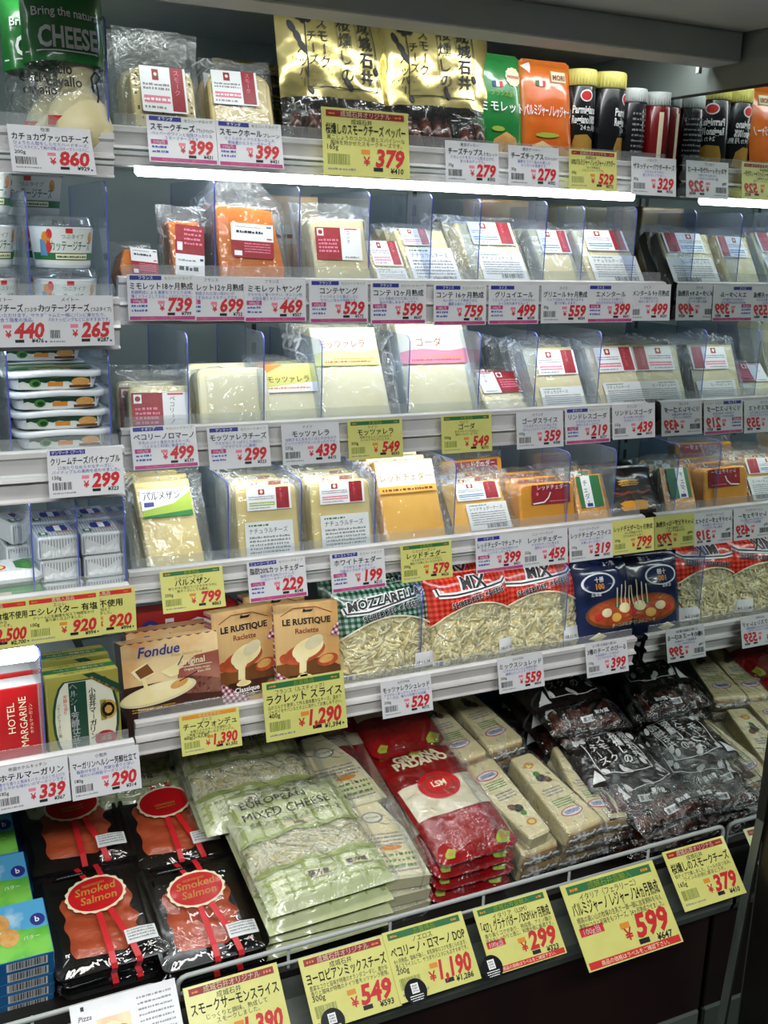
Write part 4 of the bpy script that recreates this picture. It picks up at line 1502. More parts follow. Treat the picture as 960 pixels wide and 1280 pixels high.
b.text('Bring the natural', 0, H * .745, W * .15, f, 'ink_white', .015, W * .82, 'C')
b.text('CHEESE', 0, H * .575, W * .34, f, 'ink_white', .03, W * .86, 'C', cond=.62)
b.line([(-W * .48, H * .555), (W * .48, H * .555)], .0015, f, 'ink_white')
b.text('Cacio', -W * .34, H * .43, W * .17, f, 'ink_black', .02, W * .35)
b.text('cavallo', -W * .30, H * .36, W * .17, f, 'ink_black', .02, W * .42)
b.line([(W * .26, H * .34), (W * .24, H * .42), (W * .30, H * .46), (W * .36, H * .43), (W * .30, H * .40), (W * .33, H * .33), (W * .31, H * .28)], .0022, f, 'ink_black')
b.rect(-W * .30, H * .15, W * .46, H * .20, f, 'ink_red', 8)
b.text('FROM FARM', W * .1, H * .157, H * .042, f2, 'ink_cream', .02, W * .5, 'C')
b.build('print', base)
t.location, t.rotation_euler = (X, 1.345, LDECK[1]), (-radians(6), 0, .05)
dup(t, 'green cheese bag standing behind the tall green bag', (X - .01, 1.42, LDECK[1]), (-radians(4), 0, -.05))


# ------------------------------------------------------------------ second shelf: hard cheeses
Z2 = DECK[2]
YP = 1.432


def std(x0, x1, yt, Y, Z, lean, label, cheese, prints, cw=.80, ch=.80, d=.024, poly=None, seed=1, back=1, yaw=0.0, group=None, slices=0, extra=None, apex=None, step=.032, cat='cheese', crumple=.005, side=None):
    tier = min(DECK, key=lambda k: abs(DECK[k] - Z))
    Y = max(Y, TIERS[tier][2] + .016 + (d + .004) * cos(radians(lean)))
    X, W, H = fit(x0, x1, yt, Y, Z, lean)
    w, h = W * cw, H * ch
    pl = poly(w, h) if poly else None
    t = pouch(label, cat, group, w, h, d, W, H, cheese, [(lambda q: (lambda b, y: q(b, y, w, h)))(q) for q in prints], pl, seed, extra=extra, slices=slices, apex=apex, crumple=crumple, side=side)
    row(t, label, X, Y, Z, lean, yaw, back, step, seed=seed)
    return t


def p_brand(words='ゴーダ', red='R', x0=-.40, x1=.40, z0=.62, z1=.97, band='ink_pink', seed=1):
    return lambda b, y, w, h: art_brand(b, w * x0, h * z0, w * x1, h * z1, y, red, band, words, seed)


def p_spec(x0=-.40, x1=.40, z0=.10, z1=.50, head='ナチュラルチーズ', seed=3):
    return lambda b, y, w, h: art_spec(b, w * x0, h * z0, w * x1, h * z1, y, head, seed)


def p_half(words='コンテ', red='L', x0=-.42, x1=.42, z0=.45, z1=.88, seed=2):
    return lambda b, y, w, h: art_half(b, w * x0, h * z0, w * x1, h * z1, y, words, red, seed)


def p_ham(x0, x1, z0, z1, flip=False, tilt=0.0):
    """white over red sticker of the orange cheeses"""
    def g(b, y, w, h):
        xa, xb, za, zb = w * x0, w * x1, h * z0, h * z1
        c, s = cos(tilt), sin(tilt)
        cx, cz = (xa + xb) / 2, (za + zb) / 2
        def F(l):
            return lambda x, z: (cx + (x - cx) * c - (z - cz) * s, y - l, cz + (x - cx) * s + (z - cz) * c)
        zm = (za + zb) / 2
        b.rect(xa, za, xb, zm, F(0), 'sticker_white' if flip else 'ink_darkred')
        b.rect(xa, zm, xb, zb, F(0), 'ink_darkred' if flip else 'sticker_white')
        W, H = xb - xa, zb - za
        r0, w0 = (zm, za) if flip else (za, zm)
        b.dashes(xa + W * .3, xb - W * .08, r0 + H * .40, H * .035, F(.0003), 'ink_pink', 4, 4, 2.2)
        b.rect(xa + W * .06, r0 + H * .06, xa + W * .24, r0 + H * .2, F(.0003), 'ink_white')
        b.dashes(xa + W * .12, xb - W * .2, w0 + H * .22, H * .07, F(.0003), 'ink_black', 5, 1)
        b.dashes(xa + W * .1, xb - W * .3, w0 + H * .38, H * .03, F(.0003), 'ink_grey', 6)
        b.rect(xb - W * .16, w0 + H * .40, xb - W * .04, w0 + H * .44, F(.0003), 'ink_blue')
        b.rect(xb - W * .16, w0 + H * .06, xb - W * .04, w0 + H * .10, F(.0003), 'ink_red')
    return g


wedge = lambda w, h: [(-w * .5, 0), (w * .42, 0), (w * .5, h * .22), (w * .36, h * .93), (-w * .5, h)]
slab = lambda w, h: [(-w * .44, 0), (w * .5, 0), (w * .44, h), (-w * .5, h * .98)]
std(133, 192, 308, YP, Z2, 22, 'small round-backed orange cheese piece at the left end of the second shelf', 'cheese_orange', [p_ham(-.2, .5, .30, .95, False, -.1)], .84, .80, .035, lambda w, h: [(-w * .42, 0), (w * .5, 0), (w * .5, h * .8), (w * .3, h * .98), (-w * .3, h * .95), (-w * .5, h * .5)], 3, 0, .2, side='rind_brown')
std(198, 254, 263, YP + .004, Z2, 18, 'narrow orange cheese slice with a red over white sticker', 'cheese_orange', [p_ham(-.38, .5, .10, .93, True, -.09)], .72, .80, .03, slab, 4, 1, .0, side='rind_brown')
std(246, 352, 222, YP + .01, Z2, 16, 'big orange cheese block with a white over red sticker', 'cheese_orange', [p_ham(-.30, .34, .36, .76, False, -.05)], .76, .70, .045, wedge, 5, 1, .0, apex=(-.004, .78), crumple=.008, step=.055, side='rind_brown')
std(371, 458, 260, YP + .004, Z2, 18, 'ivory cheese block with red and white sticker behind card 529', 'cheese_ivory', [p_half('コンテ', 'L', -.42, .36, .42, .86)], .80, .80, .035, slab, 6, 1, -.08, crumple=.008, step=.045)
std(452, 504, 304, YP, Z2, 40, 'small flat ivory cheese lying low beside the 529 card', 'cheese_ivory', [p_brand('コンテ', 'R', -.4, .4, .45, .95), p_spec(-.42, .42, .02, .40)], .85, .9, .02, slab, 7, 1, .0)
std(490, 566, 287, YP, Z2, 38, 'ivory cheese wedge mostly covered by a white small-print sticker', 'cheese_ivory', [p_brand('コンテ', 'R', -.42, .10, .70, .98), p_spec(-.44, .46, .04, .66)], .86, .86, .024, slab, 8, 2, .04)
std(561, 655, 277, YP, Z2, 36, 'ivory cheese slab with red end sticker above the card reading 759', 'cheese_ivory', [p_brand('コンテ', 'R', -.32, .40, .64, .98, 'ink_sky'), p_spec(-.32, .42, .12, .52)], .80, .86, .026, slab, 9, 2, .02)
std(652, 714, 283, YP, Z2, 34, 'ivory cheese slab above the card reading 559', 'cheese_ivory', [p_brand('グリエール', 'R', -.30, .44, .58, .95, 'ink_sky')], .80, .84, .026, slab, 10, 2, .03, apex=(.0, .5))
std(708, 790, 284, YP - .002, Z2, 36, 'ivory cheese slab with a large white sticker above card 399', 'cheese_ivory', [p_brand('エメンタ', 'R', -.34, .40, .62, .96, 'ink_sky'), p_spec(-.40, .48, .10, .54)], .84, .84, .026, slab, 11, 1, .02, apex=(.01, .5))
X, W, H = fit(760, 800, 300, 1.47, Z2, 36)
# plain wrapped blocks stored at the back of the second shelf
for (px, py, Y, m_, lb) in ((352, 245, 1.62, 'fondue_sky', 'tan carton lying at the back behind the big orange cheese block'), (620, 250, 1.66, 'fondue_sky', 'tan carton at the back of the second shelf above the 759 card'), (725, 258, 1.66, 'box_gold', 'mustard carton at the back of the second shelf by the mirror')):
    t = thing('stock_carton', lb, 'carton', 'cartons at the back of the second shelf')
    b = MB()
    b.box(-.05, .05, -.06, 0, 0, at(px, py, Y).z - Z2, m_, .002)
    b.build('box', t)
    b = MB()
    hh = at(px, py, Y).z - Z2
    b.rect(-.049, hh * .5, .049, hh * .7, flat(-.0604), 'ink_cream')
    b.dashes(-.04, .04, hh * .56, .006, flat(-.0607), 'ink_brown', 3)
    b.build('band', t)
    t.location = (at(px, py, Y).x, Y + .03, Z2)

# ------------------------------------------------------------------ third shelf: soft white cheeses
Z3 = DECK[3]


def art_wave(words, ink, z0, z1):
    """printed sheet: white ground, name and a wavy coloured band"""
    def g(b, y, w, h):
        b.rect(-w * .44, h * z0, w * .44, h * .985, flat(y), 'label_frost')
        n = 16
        zt = z1
        pts = [(-w * .44 + w * .88 * k / n, h * (zt + .045 * (k / n) + .02 * sin(k / n * 6))) for k in range(n + 1)]
        for (xa, za), (xb, zb) in zip(pts, pts[1:]):
            b.face([(xa, y - .0002, h * z0), (xb, y - .0002, h * z0), (xb, y - .0002, zb), (xa, y - .0002, za)], ink)
        b.text(words, -w * .04, h * (zt + .065), w * .12, flat(y - .0004), 'ink_brown', .0, w * .62, 'C')
        b.dashes(-w * .3, w * .34, h * (z0 + .03), h * .016, flat(y - .0004), 'ink_red', 3)
        b.dashes(-w * .2, w * .38, h * (z0 + .06), h * .012, flat(y - .0004), 'ink_orange', 4)
    return g


brick = lambda w, h: rrect(w, h, min(w, h) * .12, 4)
std(147, 238, 465, YP, Z3, 16, 'boxy ivory cheese with red and white sticker on the third shelf', 'cheese_ivory', [p_half('ペコリーノ', 'L', -.46, .46, .05, .86)], .80, .72, .05, brick, 13, 1, -.12, crumple=.009, step=.06)
std(237, 327, 462, YP, Z3, 14, 'plain unlabelled white cheese block in tight film on the third shelf', 'cheese_white', [], .95, .97, .045, brick, 14, 1, .0, crumple=.003, step=.055)


def art_ytop(b, y, w, h):
    b.rect(-w * .5, h * .55, w * .42, h * .96, flat(y), 'sticker_white')
    b.shape([(-w * .5, h * .62), (w * .42, h * .70), (w * .42, h * .96), (-w * .5, h * .96)], flat(y - .0002), 'card_yellow')
    b.shape([(-w * .5, h * .80), (-w * .1, h * .96), (-w * .5, h * .96)], flat(y - .0004), 'ink_orange')
    b.text('モッツァレラ', -w * .05, h * .70, w * .12, flat(y - .0004), 'ink_brown', .01, w * .7, 'C')
    b.dashes(-w * .44, w * .3, h * .60, h * .022, flat(y - .0004), 'ink_orange', 3)


std(314, 402, 450, YP, Z3, 26, 'white cheese pouch with a yellow printed head on the third shelf', 'cheese_white', [art_ytop], .84, .88, .028, slab, 15, 1, .0)
std(372, 482, 410, YP, Z3, 26, 'tall white cheese slab with a wavy yellow label', 'cheese_white', [art_wave('モッツァレラ', 'card_yellow', .60, .72)], .82, .94, .03, lambda w, h: [(-w * .44, 0), (w * .5, 0), (w * .47, h), (-w * .44, h)], 16, 2, .0, crumple=.004)
std(478, 592, 407, YP, Z3, 26, 'tall white cheese slab with a wavy pink label', 'cheese_white', [art_wave('ゴーダ', 'ink_pink', .58, .70)], .82, .95, .03, lambda w, h: [(-w * .44, 0), (w * .5, 0), (w * .47, h), (-w * .44, h)], 17, 2, .0, crumple=.004)
std(588, 652, 468, YP - .002, Z3, 46, 'low ivory cheese piece with a red sticker by the pink label slab', 'cheese_ivory', [p_half('ゴーダ', 'R', -.42, .48, .50, .96)], .86, .90, .02, slab, 18, 1, .03)
std(640, 728, 430, YP, Z3, 28, 'ivory slice pack with a red end sticker above card 359', 'cheese_ivory', [p_brand('ゴーダ', 'R', -.30, .44, .58, .94), p_spec(-.36, .44, .05, .40)], .76, .88, .026, slab, 19, 3, .04, slices=6, step=.034)
std(722, 800, 428, YP, Z3, 30, 'ivory slice pack beside the mirror above the card reading 219', 'cheese_ivory', [p_brand('リンドレス', 'R', -.36, .40, .58, .95), p_spec(-.36, .44, .07, .42)], .82, .88, .026, slab, 20, 3, .05, slices=6, step=.034)

# ------------------------------------------------------------------ fourth shelf: cheddars
Z4 = DECK[4]
Y4P = 1.424


def art_parm(b, y, w, h):
    f = flat(y)
    b.rect(-w * .42, h * .60, w * .40, h * .90, f, 'sticker_white')
    b.shape([(-w * .42, h * .60), (w * .40, h * .60), (w * .40, h * .86), (w * .1, h * .74), (-w * .42, h * .68)], flat(y - .0002), 'ink_lime')
    b.shape([(-w * .42, h * .60), (w * .40, h * .60), (w * .40, h * .66), (-w * .42, h * .62)], flat(y - .0004), 'pouch_green')
    b.text('パルメザン', -w * .38, h * .79, w * .145, flat(y - .0006), 'ink_black', .01, w * .6)
    b.rect(-w * .38, h * .72, -w * .22, h * .765, flat(y - .0006), 'ink_blue')
    b.dashes(-w * .38, w * .3, h * .86, h * .012, flat(y - .0006), 'ink_grey', 5)


std(156, 258, 598, Y4P, Z4, 28, 'tall pale cheese slab with a green printed label', 'cheese_yellow', [art_parm], .74, .94, .024, lambda w, h: [(-w * .40, 0), (w * .5, 0), (w * .42, h), (-w * .5, h)], 24, 2, .0, crumple=.006)
std(280, 376, 596, Y4P, Z4, 14, 'ivory cheddar block with a lime lined sticker by the green label slab', 'cheese_yellow', [p_brand('チェダー', 'R', -.34, .38, .70, .97, 'ink_lime'), p_spec(-.40, .38, .03, .56)], .78, .90, .03, brick, 25, 2, -.04, step=.037, crumple=.008)
std(372, 466, 590, Y4P, Z4, 15, 'ivory cheddar block with a pink lined sticker by the amber slab', 'cheese_yellow', [p_brand('チェダー', 'R', -.36, .38, .70, .97), p_spec(-.38, .42, .03, .56)], .78, .90, .03, brick, 26, 2, -.02, step=.037, crumple=.008)


def art_amber(b, y, w, h):
    b.rect(-w * .45, h * .62, w * .45, h * .985, flat(y), 'ink_cream')
    b.rect(-w * .45, h * .62, w * .45, h * .70, flat(y - .0002), 'cheese_amber')
    b.text('レッドチェダー', 0, h * .76, w * .12, flat(y - .0004), 'ink_brown', .0, w * .8, 'C')
    b.dashes(-w * .4, w * .4, h * .645, h * .025, flat(y - .0004), 'ink_brown', 3)


std(454, 552, 576, Y4P, Z4, 26, 'tall amber cheddar slab with a cream label', 'cheese_amber', [art_amber], .80, .96, .028, lambda w, h: [(-w * .44, 0), (w * .5, 0), (w * .47, h), (-w * .44, h)], 27, 2, .0, crumple=.004)
std(536, 640, 594, Y4P, Z4, 32, 'orange cheddar slice pack with white stickers above the card reading 399', 'cheese_amber', [p_brand('チェダー', 'R', -.30, .40, .66, .96, 'ink_sky'), p_spec(-.20, .46, .14, .60, 'レッドチェダーチーズ')], .74, .84, .024, slab, 28, 2, .02, slices=5, crumple=.007)


def art_redc(b, y, w, h):
    b.rect(-w * .30, h * .60, w * .40, h * .97, flat(y), 'ink_darkred')
    b.line([(-w * .28, h * .62), (-w * .08, h * .64), (w * .0, h * .72), (w * .04, h * .82)], .0022, flat(y - .0002), 'ink_white')
    b.ellipse(-w * .2, h * .80, .0022, .0030, flat(y - .0002), 'ink_pink', 10)
    b.text('レッドチェダー', w * .08, h * .88, w * .085, flat(y - .0002), 'ink_white', .0, w * .55, 'C')
    b.dashes(w * .02, w * .36, h * .64, h * .02, flat(y - .0002), 'ink_pink', 4)


std(630, 712, 596, Y4P, Z4, 12, 'orange cheddar block with a dark red label above card 459', 'cheese_cheddar', [art_redc], .80, .90, .034, brick, 29, 2, -.03, step=.042, crumple=.008)


def art_sl(b, y, w, h):
    b.rect(-w * .36, h * .38, w * .30, h * .97, flat(y), 'sticker_white')
    b.rect(w * .02, h * .38, w * .30, h * .97, flat(y - .0002), 'ink_green')
    b.rect(-w * .36, h * .38, -w * .24, h * .97, flat(y - .0002), 'ink_green')
    b.vtext('チェダー', -w * .2, h * .90, w * .16, flat(y - .0002), 'ink_black')
    b.rect(-w * .18, h * .40, -w * .02, h * .46, flat(y - .0004), 'ink_blue')


std(704, 756, 588, Y4P, Z4, 26, 'orange cheddar slice pack with a dark green and white sticker', 'cheese_cheddar', [art_sl], .82, .88, .022, slab, 30, 2, .02, slices=5)


def black_cheddar():
    X, W, H = fit(745, 803, 586, Y4P + .004, Z4, 34)
    t = thing('cheddar_pack', 'black cheddar pack with two cut-out orange windows beside the mirror', 'cheese', 'black cheddar packs')
    d = .022
    fr, bk = bag_fn(W, H, d, 33, .002, 6, .07)
    b = MB()
    bag_body(b, W, H, fr, bk, 'black_pack')
    b.build('wrapper', t)
    b = MB()
    f = lambda x, z: fr(x, z, .0012)
    f2 = lambda x, z: fr(x, z, .0018)
    cow = [(-.5, -.1), (-.3, -.4), (.3, -.4), (.5, -.1), (.32, .05), (.5, .3), (.2, .5), (-.2, .5), (-.5, .3), (-.32, .05)]
    b.shape([(-.002 + W * .24 * x * 1.6, H * .26 + H * .11 * z * 1.6) for x, z in cow], f, 'cheese_cheddar')
    b.shape([(W * .04 + W * .24 * x * 1.3, H * .66 + H * .08 * z * 1.5) for x, z in cow], f, 'cheese_amber')
    b.dashes(-W * .22, W * .28, H * .66, H * .02, f2, 'ink_black', 3, 2)
    b.line([(-W * .3, H * .52), (-W * .1, H * .46), (W * .05, H * .50), (W * .2, H * .44)], .004, f, 'ink_brown')
    b.text('CHEDDAR', W * .40, H * .16, W * .13, f, 'ink_cream', .0, H * .5, rot=pi / 2)
    b.build('print', t)
    row(t, 'black cheddar pack', X, Y4P + .004, Z4, 34, .04, 1, .04)


black_cheddar()
# wrapped packs stored further back on the fourth shelf
X, W, H = fit(536, 625, 566, 1.56, Z4, 12)
t = pouch('orange cheddar block with a red label stored behind the slice packs', 'cheese', None, W * .9, H * .9, .03, W, H, 'cheese_cheddar', [lambda b, y: art_redc(b, y, W * .9, H * .9)], None, 35)
t.location, t.rotation_euler = (X, 1.56, Z4), (-radians(12), 0, .1)


# ------------------------------------------------------------------ clear dividers
def divider(X, yf, zdeck, ztop, depth, label, slant=0.0, r=.012, tint='acrylic_blue', name='shelf_divider'):
    t = thing(name, label, 'divider', 'clear shelf dividers', (X, yf, zdeck))
    h = ztop - zdeck
    pts = [(-slant, 0)]
    pts += [(r - r * cos(radians(a)), h - r + r * sin(radians(a))) for a in (0, 30, 60, 90)]
    pts += [(depth, h), (depth, 0)]
    b = MB()
    e = .0009
    L = [(-e, y, z) for y, z in pts]
    R = [(e, y, z) for y, z in pts]
    b.face(L, tint)
    b.face(R[::-1], tint)
    b.build('plate', t)
    b = MB()
    n = len(pts)
    for i in range(n - 1):
        j = i + 1
        b.face([L[i], L[j], R[j], R[i]], 'acrylic_edge')
    b.build('polished_edge', t)
    return t


def dvp(px, pyt, tier, words, yf=1.412, z=None, depth=.22):
    p = at(px, pyt, yf)
    zd = z if z is not None else DECK[tier]
    divider(p.x, yf, zd, p.z, depth, words)


for px, py, w in ((268, 223, 'between the narrow slice and the big orange block'), (375, 233, 'between the big orange block and the ivory block'), (463, 239, 'beside the small flat ivory cheese'), (541, 242, 'behind the cards reading 599 and 759'),
                  (602, 248, 'at the slab above the card reading 759'), (685, 251, 'behind the cards reading 499 and 559'), (732, 257, 'behind the cards reading 559 and 399'), (797, 258, 'nearest the mirror on the second shelf')):
    dvp(px, py, 2, 'clear blue-tinted divider ' + w)
for px, py, w in ((234, 417, 'between the boxy cheese and the plain white block'), (330, 416, 'between the plain white block and the yellow headed pouch'), (403, 425, 'crossing the tall yellow label slab'), (513, 420, 'crossing the tall pink label slab'),
                  (602, 416, 'beside the low ivory piece with the red sticker'), (673, 416, 'crossing the ivory slice packs above 359'), (753, 414, 'crossing the ivory slice packs above 219')):
    dvp(px, py, 3, 'clear divider ' + w)
for px, py, w in ((285, 603, 'beside the tall green label slab'), (377, 600, 'between the two ivory cheddar blocks'), (470, 594, 'crossing the tall amber slab'), (571, 577, 'crossing the orange slice packs above 399'), (714, 566, 'beside the orange block with the dark red label'), (772, 562, 'crossing the black cheddar pack')):
    dvp(px, py, 4, 'clear divider ' + w, 1.402)
dvp(777, 90, 1, 'clear divider between the cans and the white lidded jar', 1.425)
dvp(529, 735, 5, 'clear divider between the green and red shredded cheese bags', 1.40, depth=.16)
dvp(712, 708, 5, 'clear divider between the red bag and the navy bag', 1.40, depth=.16)
YD = 1.297
for px, py, k, w in ((131, 18, 1, 'standing right of the tall green bag'), (132, 226, 2, 'at the open end of the cottage cheese shelf'), (31, 238, 2, 'between the two columns of cottage cheese tubs'), (135, 438, 3, 'at the open end of the cream cheese tubs'), (7, 438, 3, 'between the cream cheese stacks'),
                     (37, 628, 4, 'between the green butter pack and the white blocks'), (95, 626, 4, 'between the two columns of white butter blocks'), (154, 622, 4, 'at the open end of the butter blocks'), (50, 815, 5, 'between the two margarine cartons')):
    p = at(px, py, YD)
    divider(p.x, YD, LDECK[k], p.z, .24, 'clear blue side bay divider ' + w)

# ------------------------------------------------------------------ fifth shelf: cartons and shredded cheese
Z5 = DECK[5]
Y5P = 1.42


def art_fondue(b, f, f2, f3, w, h):
    n = 20
    zig = lambda k: h * (.985 + .018 * (k % 2))
    for k in range(n):
        b.face([f(-w / 2 + w * k / n, h * .5), f(-w / 2 + w * (k + 1) / n, h * .5), f(-w / 2 + w * (k + 1) / n, zig(k + 1)), f(-w / 2 + w * k / n, zig(k))], 'fondue_sky')
    b.shape([(-w / 2, 0), (w / 2, 0), (w / 2, h * .46), (w * .2, h * .54), (-w / 2, h * .52)], f2, 'fondue_brown')
    b.shape([(w * .02, h * .36), (w / 2, h * .30), (w / 2, h * .78), (w * .25, h * .76), (w * .06, h * .62)], f2, 'fondue_glow')
    F = lambda l: (lambda x, z: (f3(x, z)[0], f3(x, z)[1] - l, z))
    b.ellipse(-w * .16, h * .41, w * .40, h * .115, f3, 'cheese_ivory', 32, .12)
    b.ellipse(-w * .17, h * .418, w * .37, h * .095, F(.0003), 'melt_cream', 32, .12)
    b.shape([(-w * .42, h * .69), (-w * .26, h * .77), (-w * .18, h * .63), (-w * .34, h * .57)], F(.0006), 'melt_cream')
    b.shape([(-w * .38, h * .69), (-w * .25, h * .755), (-w * .19, h * .65), (-w * .33, h * .60)], F(.0009), 'wood_dark')
    b.line([(-w * .30, h * .59), (-w * .28, h * .49), (-w * .27, h * .41)], .006, F(.0009), 'melt_cream')
    b.shape([(-w * .12, h * .64), (w * .08, h * .72), (w * .06, h * .58), (-w * .02, h * .56)], F(.0006), 'melt_cream')
    b.line([(w * .06, h * .68), (w * .12, h * .78)], .0014, F(.0009), 'ink_black')
    b.ellipse(w * .06, h * .48, w * .10, h * .045, F(.0006), 'biscuit', 14, .3)
    b.line([(w * .06, h * .50), (w * .26, h * .58)], .0014, F(.0009), 'ink_black')
    b.text('Fondue', -w * .34, h * .83, h * .16, F(.0006), 'ink_blue', .018, w * .62, 'L', .22)
    b.text('From Switzerland', w * .0, h * .785, h * .05, F(.0006), 'ink_gold', .0, w * .4, 'L', .25)
    b.text('Original', w * .06, h * .675, h * .10, F(.0006), 'ink_cream', .015, w * .38)
    b.line([(-w * .02, h * .65), (w * .42, h * .65)], .001, F(.0006), 'ink_cream')
    b.text('Original Swiss recipe', w * .12, h * .605, h * .036, F(.0006), 'ink_cream', .01, w * .34)
    b.text('from 1959', w * .26, h * .565, h * .036, F(.0006), 'ink_cream', .01, w * .2)
    b.text('400g Peso netto net e', w * .08, h * .22, h * .06, F(.0006), 'ink_grey', .01, w * .38)
    b.dashes(-w * .44, w * .0, h * .26, h * .014, F(.0006), 'ink_gold', 8, 2, 2)


X, W, H = fit(147, 268, 793, Y5P, Z5, 12)
t = carton('fondue carton with a pot of melted cheese on its front', 'fondue_carton', 'fondue cartons', W, H, .035, 'fondue_brown', {'x+': 'fondue_glow', 'z+': 'fondue_sky'}, art_fondue)
t.location, t.rotation_euler = (X, Y5P, Z5), (-radians(12), 0, .06)
dup(t, 'fondue carton standing behind the front fondue carton', (X + .018, Y5P + .045, Z5), (-radians(10), 0, .02))


def art_swiss(b, f, f2, f3, w, h):
    b.ellipse(-w * .32, h * .80, w * .09, w * .09, f, 'ink_blue', 20)
    b.ellipse(-w * .32, h * .80, w * .05, w * .05, f2, 'sticker_white', 16)
    b.rect(-w * .18, h * .76, -w * .10, h * .90, f, 'ink_white')
    b.rect(-w * .17, h * .80, -w * .11, h * .86, f2, 'ink_red')
    b.shape([(w * .0, h * .72), (w * .2, h * .72), (w * .22, h * .84), (w * .12, h * .88), (w * .02, h * .84)], f, 'ink_white')


X, W, H = fit(158, 290, 752, 1.52, Z5, 6)
t = carton('bright red carton with a small white cross, behind the fondue cartons', 'fondue_carton', None, W, H, .04, 'box_red', {}, art_swiss)
t.location, t.rotation_euler = (X, 1.52, Z5), (-radians(6), 0, .0)


def art_rac(b, f, f2, f3, w, h):
    F = lambda l: (lambda x, z: (x, f3(x, z)[1] - l, z))
    b.rect(-w / 2, h * .55, w / 2, h, f, 'wood_print')
    b.rect(-w / 2, 0, w / 2, h * .12, f, 'wood_print')
    b.shape([(-w * .5, h * .12), (w * .5, h * .12), (w * .5, h * .34), (w * .2, h * .44), (-w * .5, h * .40)], f2, 'wood_dark')
    b.shape([(-w * .5, h * .12), (w * .5, h * .12), (w * .5, h * .28), (-w * .3, h * .28)], f3, 'fondue_brown')
    b.shape([(-w * .5, 0), (-w * .28, h * .0), (w * .02, h * .10), (-w * .22, h * .20), (-w * .5, h * .34)], F(.0003), 'gingham')
    b.shape([(w * .34, h * .66), (w * .5, h * .80), (w * .5, h * .64)], F(.0003), 'gingham')
    b.ellipse(-w * .06, h * .50, w * .34, h * .10, f3, 'potato_red', 24, .25)
    b.ellipse(w * .0, h * .545, w * .26, h * .095, F(.0004), 'melt_cream', 24, .35)
    b.ellipse(w * .10, h * .60, w * .16, h * .06, F(.0005), 'cheese_ivory', 20, .5)
    b.ellipse(-w * .10, h * .47, w * .11, h * .07, F(.0005), 'melt_cream', 20)
    b.line([(-w * .08, h * .46), (-w * .10, h * .30), (-w * .07, h * .25)], w * .11, F(.0006), 'melt_cream')
    b.ellipse(-w * .07, h * .26, w * .12, h * .028, F(.0006), 'melt_cream', 18)
    b.ellipse(w * .30, h * .41, w * .17, h * .062, F(.0007), 'potato_red', 22, .2)
    b.ellipse(w * .28, h * .42, w * .12, h * .04, F(.0009), 'biscuit', 18, .2)
    b.ellipse(-w * .36, h * .46, w * .09, h * .05, F(.0007), 'potato_red', 18)
    b.line([(-w * .40, h * .885), (-w * .2, h * .955), (w * .15, h * .955), (w * .40, h * .885)], .0012, F(.0003), 'ink_brown')
    b.shape([(-w * .06, h * .91), (w * .08, h * .91), (w * .12, h * .935), (w * .0, h * .93), (-w * .04, h * .945)], F(.0003), 'ink_black')
    b.text('LE RUSTIQUE', 0, h * .79, h * .085, F(.0003), 'ink_black', .035, w * .92, 'C')
    b.text('Raclette', 0, h * .70, h * .075, F(.0003), 'ink_brown', .015, w * .6, 'C')
    b.text('Classique', -w * .02, h * .175, h * .07, F(.0005), 'ink_white', .02, w * .56, 'C')
    b.text('Sans croûte', -w * .02, h * .13, h * .035, F(.0005), 'ink_cream', .0, w * .4, 'C')
    b.ellipse(w * .38, h * .20, w * .085, w * .085, F(.0005), 'ink_green', 18)
    b.ellipse(w * .38, h * .20, w * .06, w * .06, F(.0007), 'ink_red', 16)


X, W, H = fit(258, 338, 757, Y5P + .02, Z5, 9)
ra = carton('raclette carton with a gingham corner beside the fondue cartons', 'raclette_carton', 'raclette cartons', W, H, .03, 'wood_print', {'x-': 'gingham'}, art_rac)
ra.location, ra.rotation_euler = (X, Y5P + .02, Z5), (-radians(9), 0, .12)
X, W, H = fit(338, 417, 757, Y5P, Z5, 13)
dup(ra, 'raclette carton with a gingham corner next to the green shredded cheese bag', (X, Y5P, Z5), (-radians(13), 0, -.10))
dup(ra, 'raclette carton hidden mostly behind the other two raclette cartons', (X - .03, Y5P + .07, Z5), (-radians(8), 0, .0))


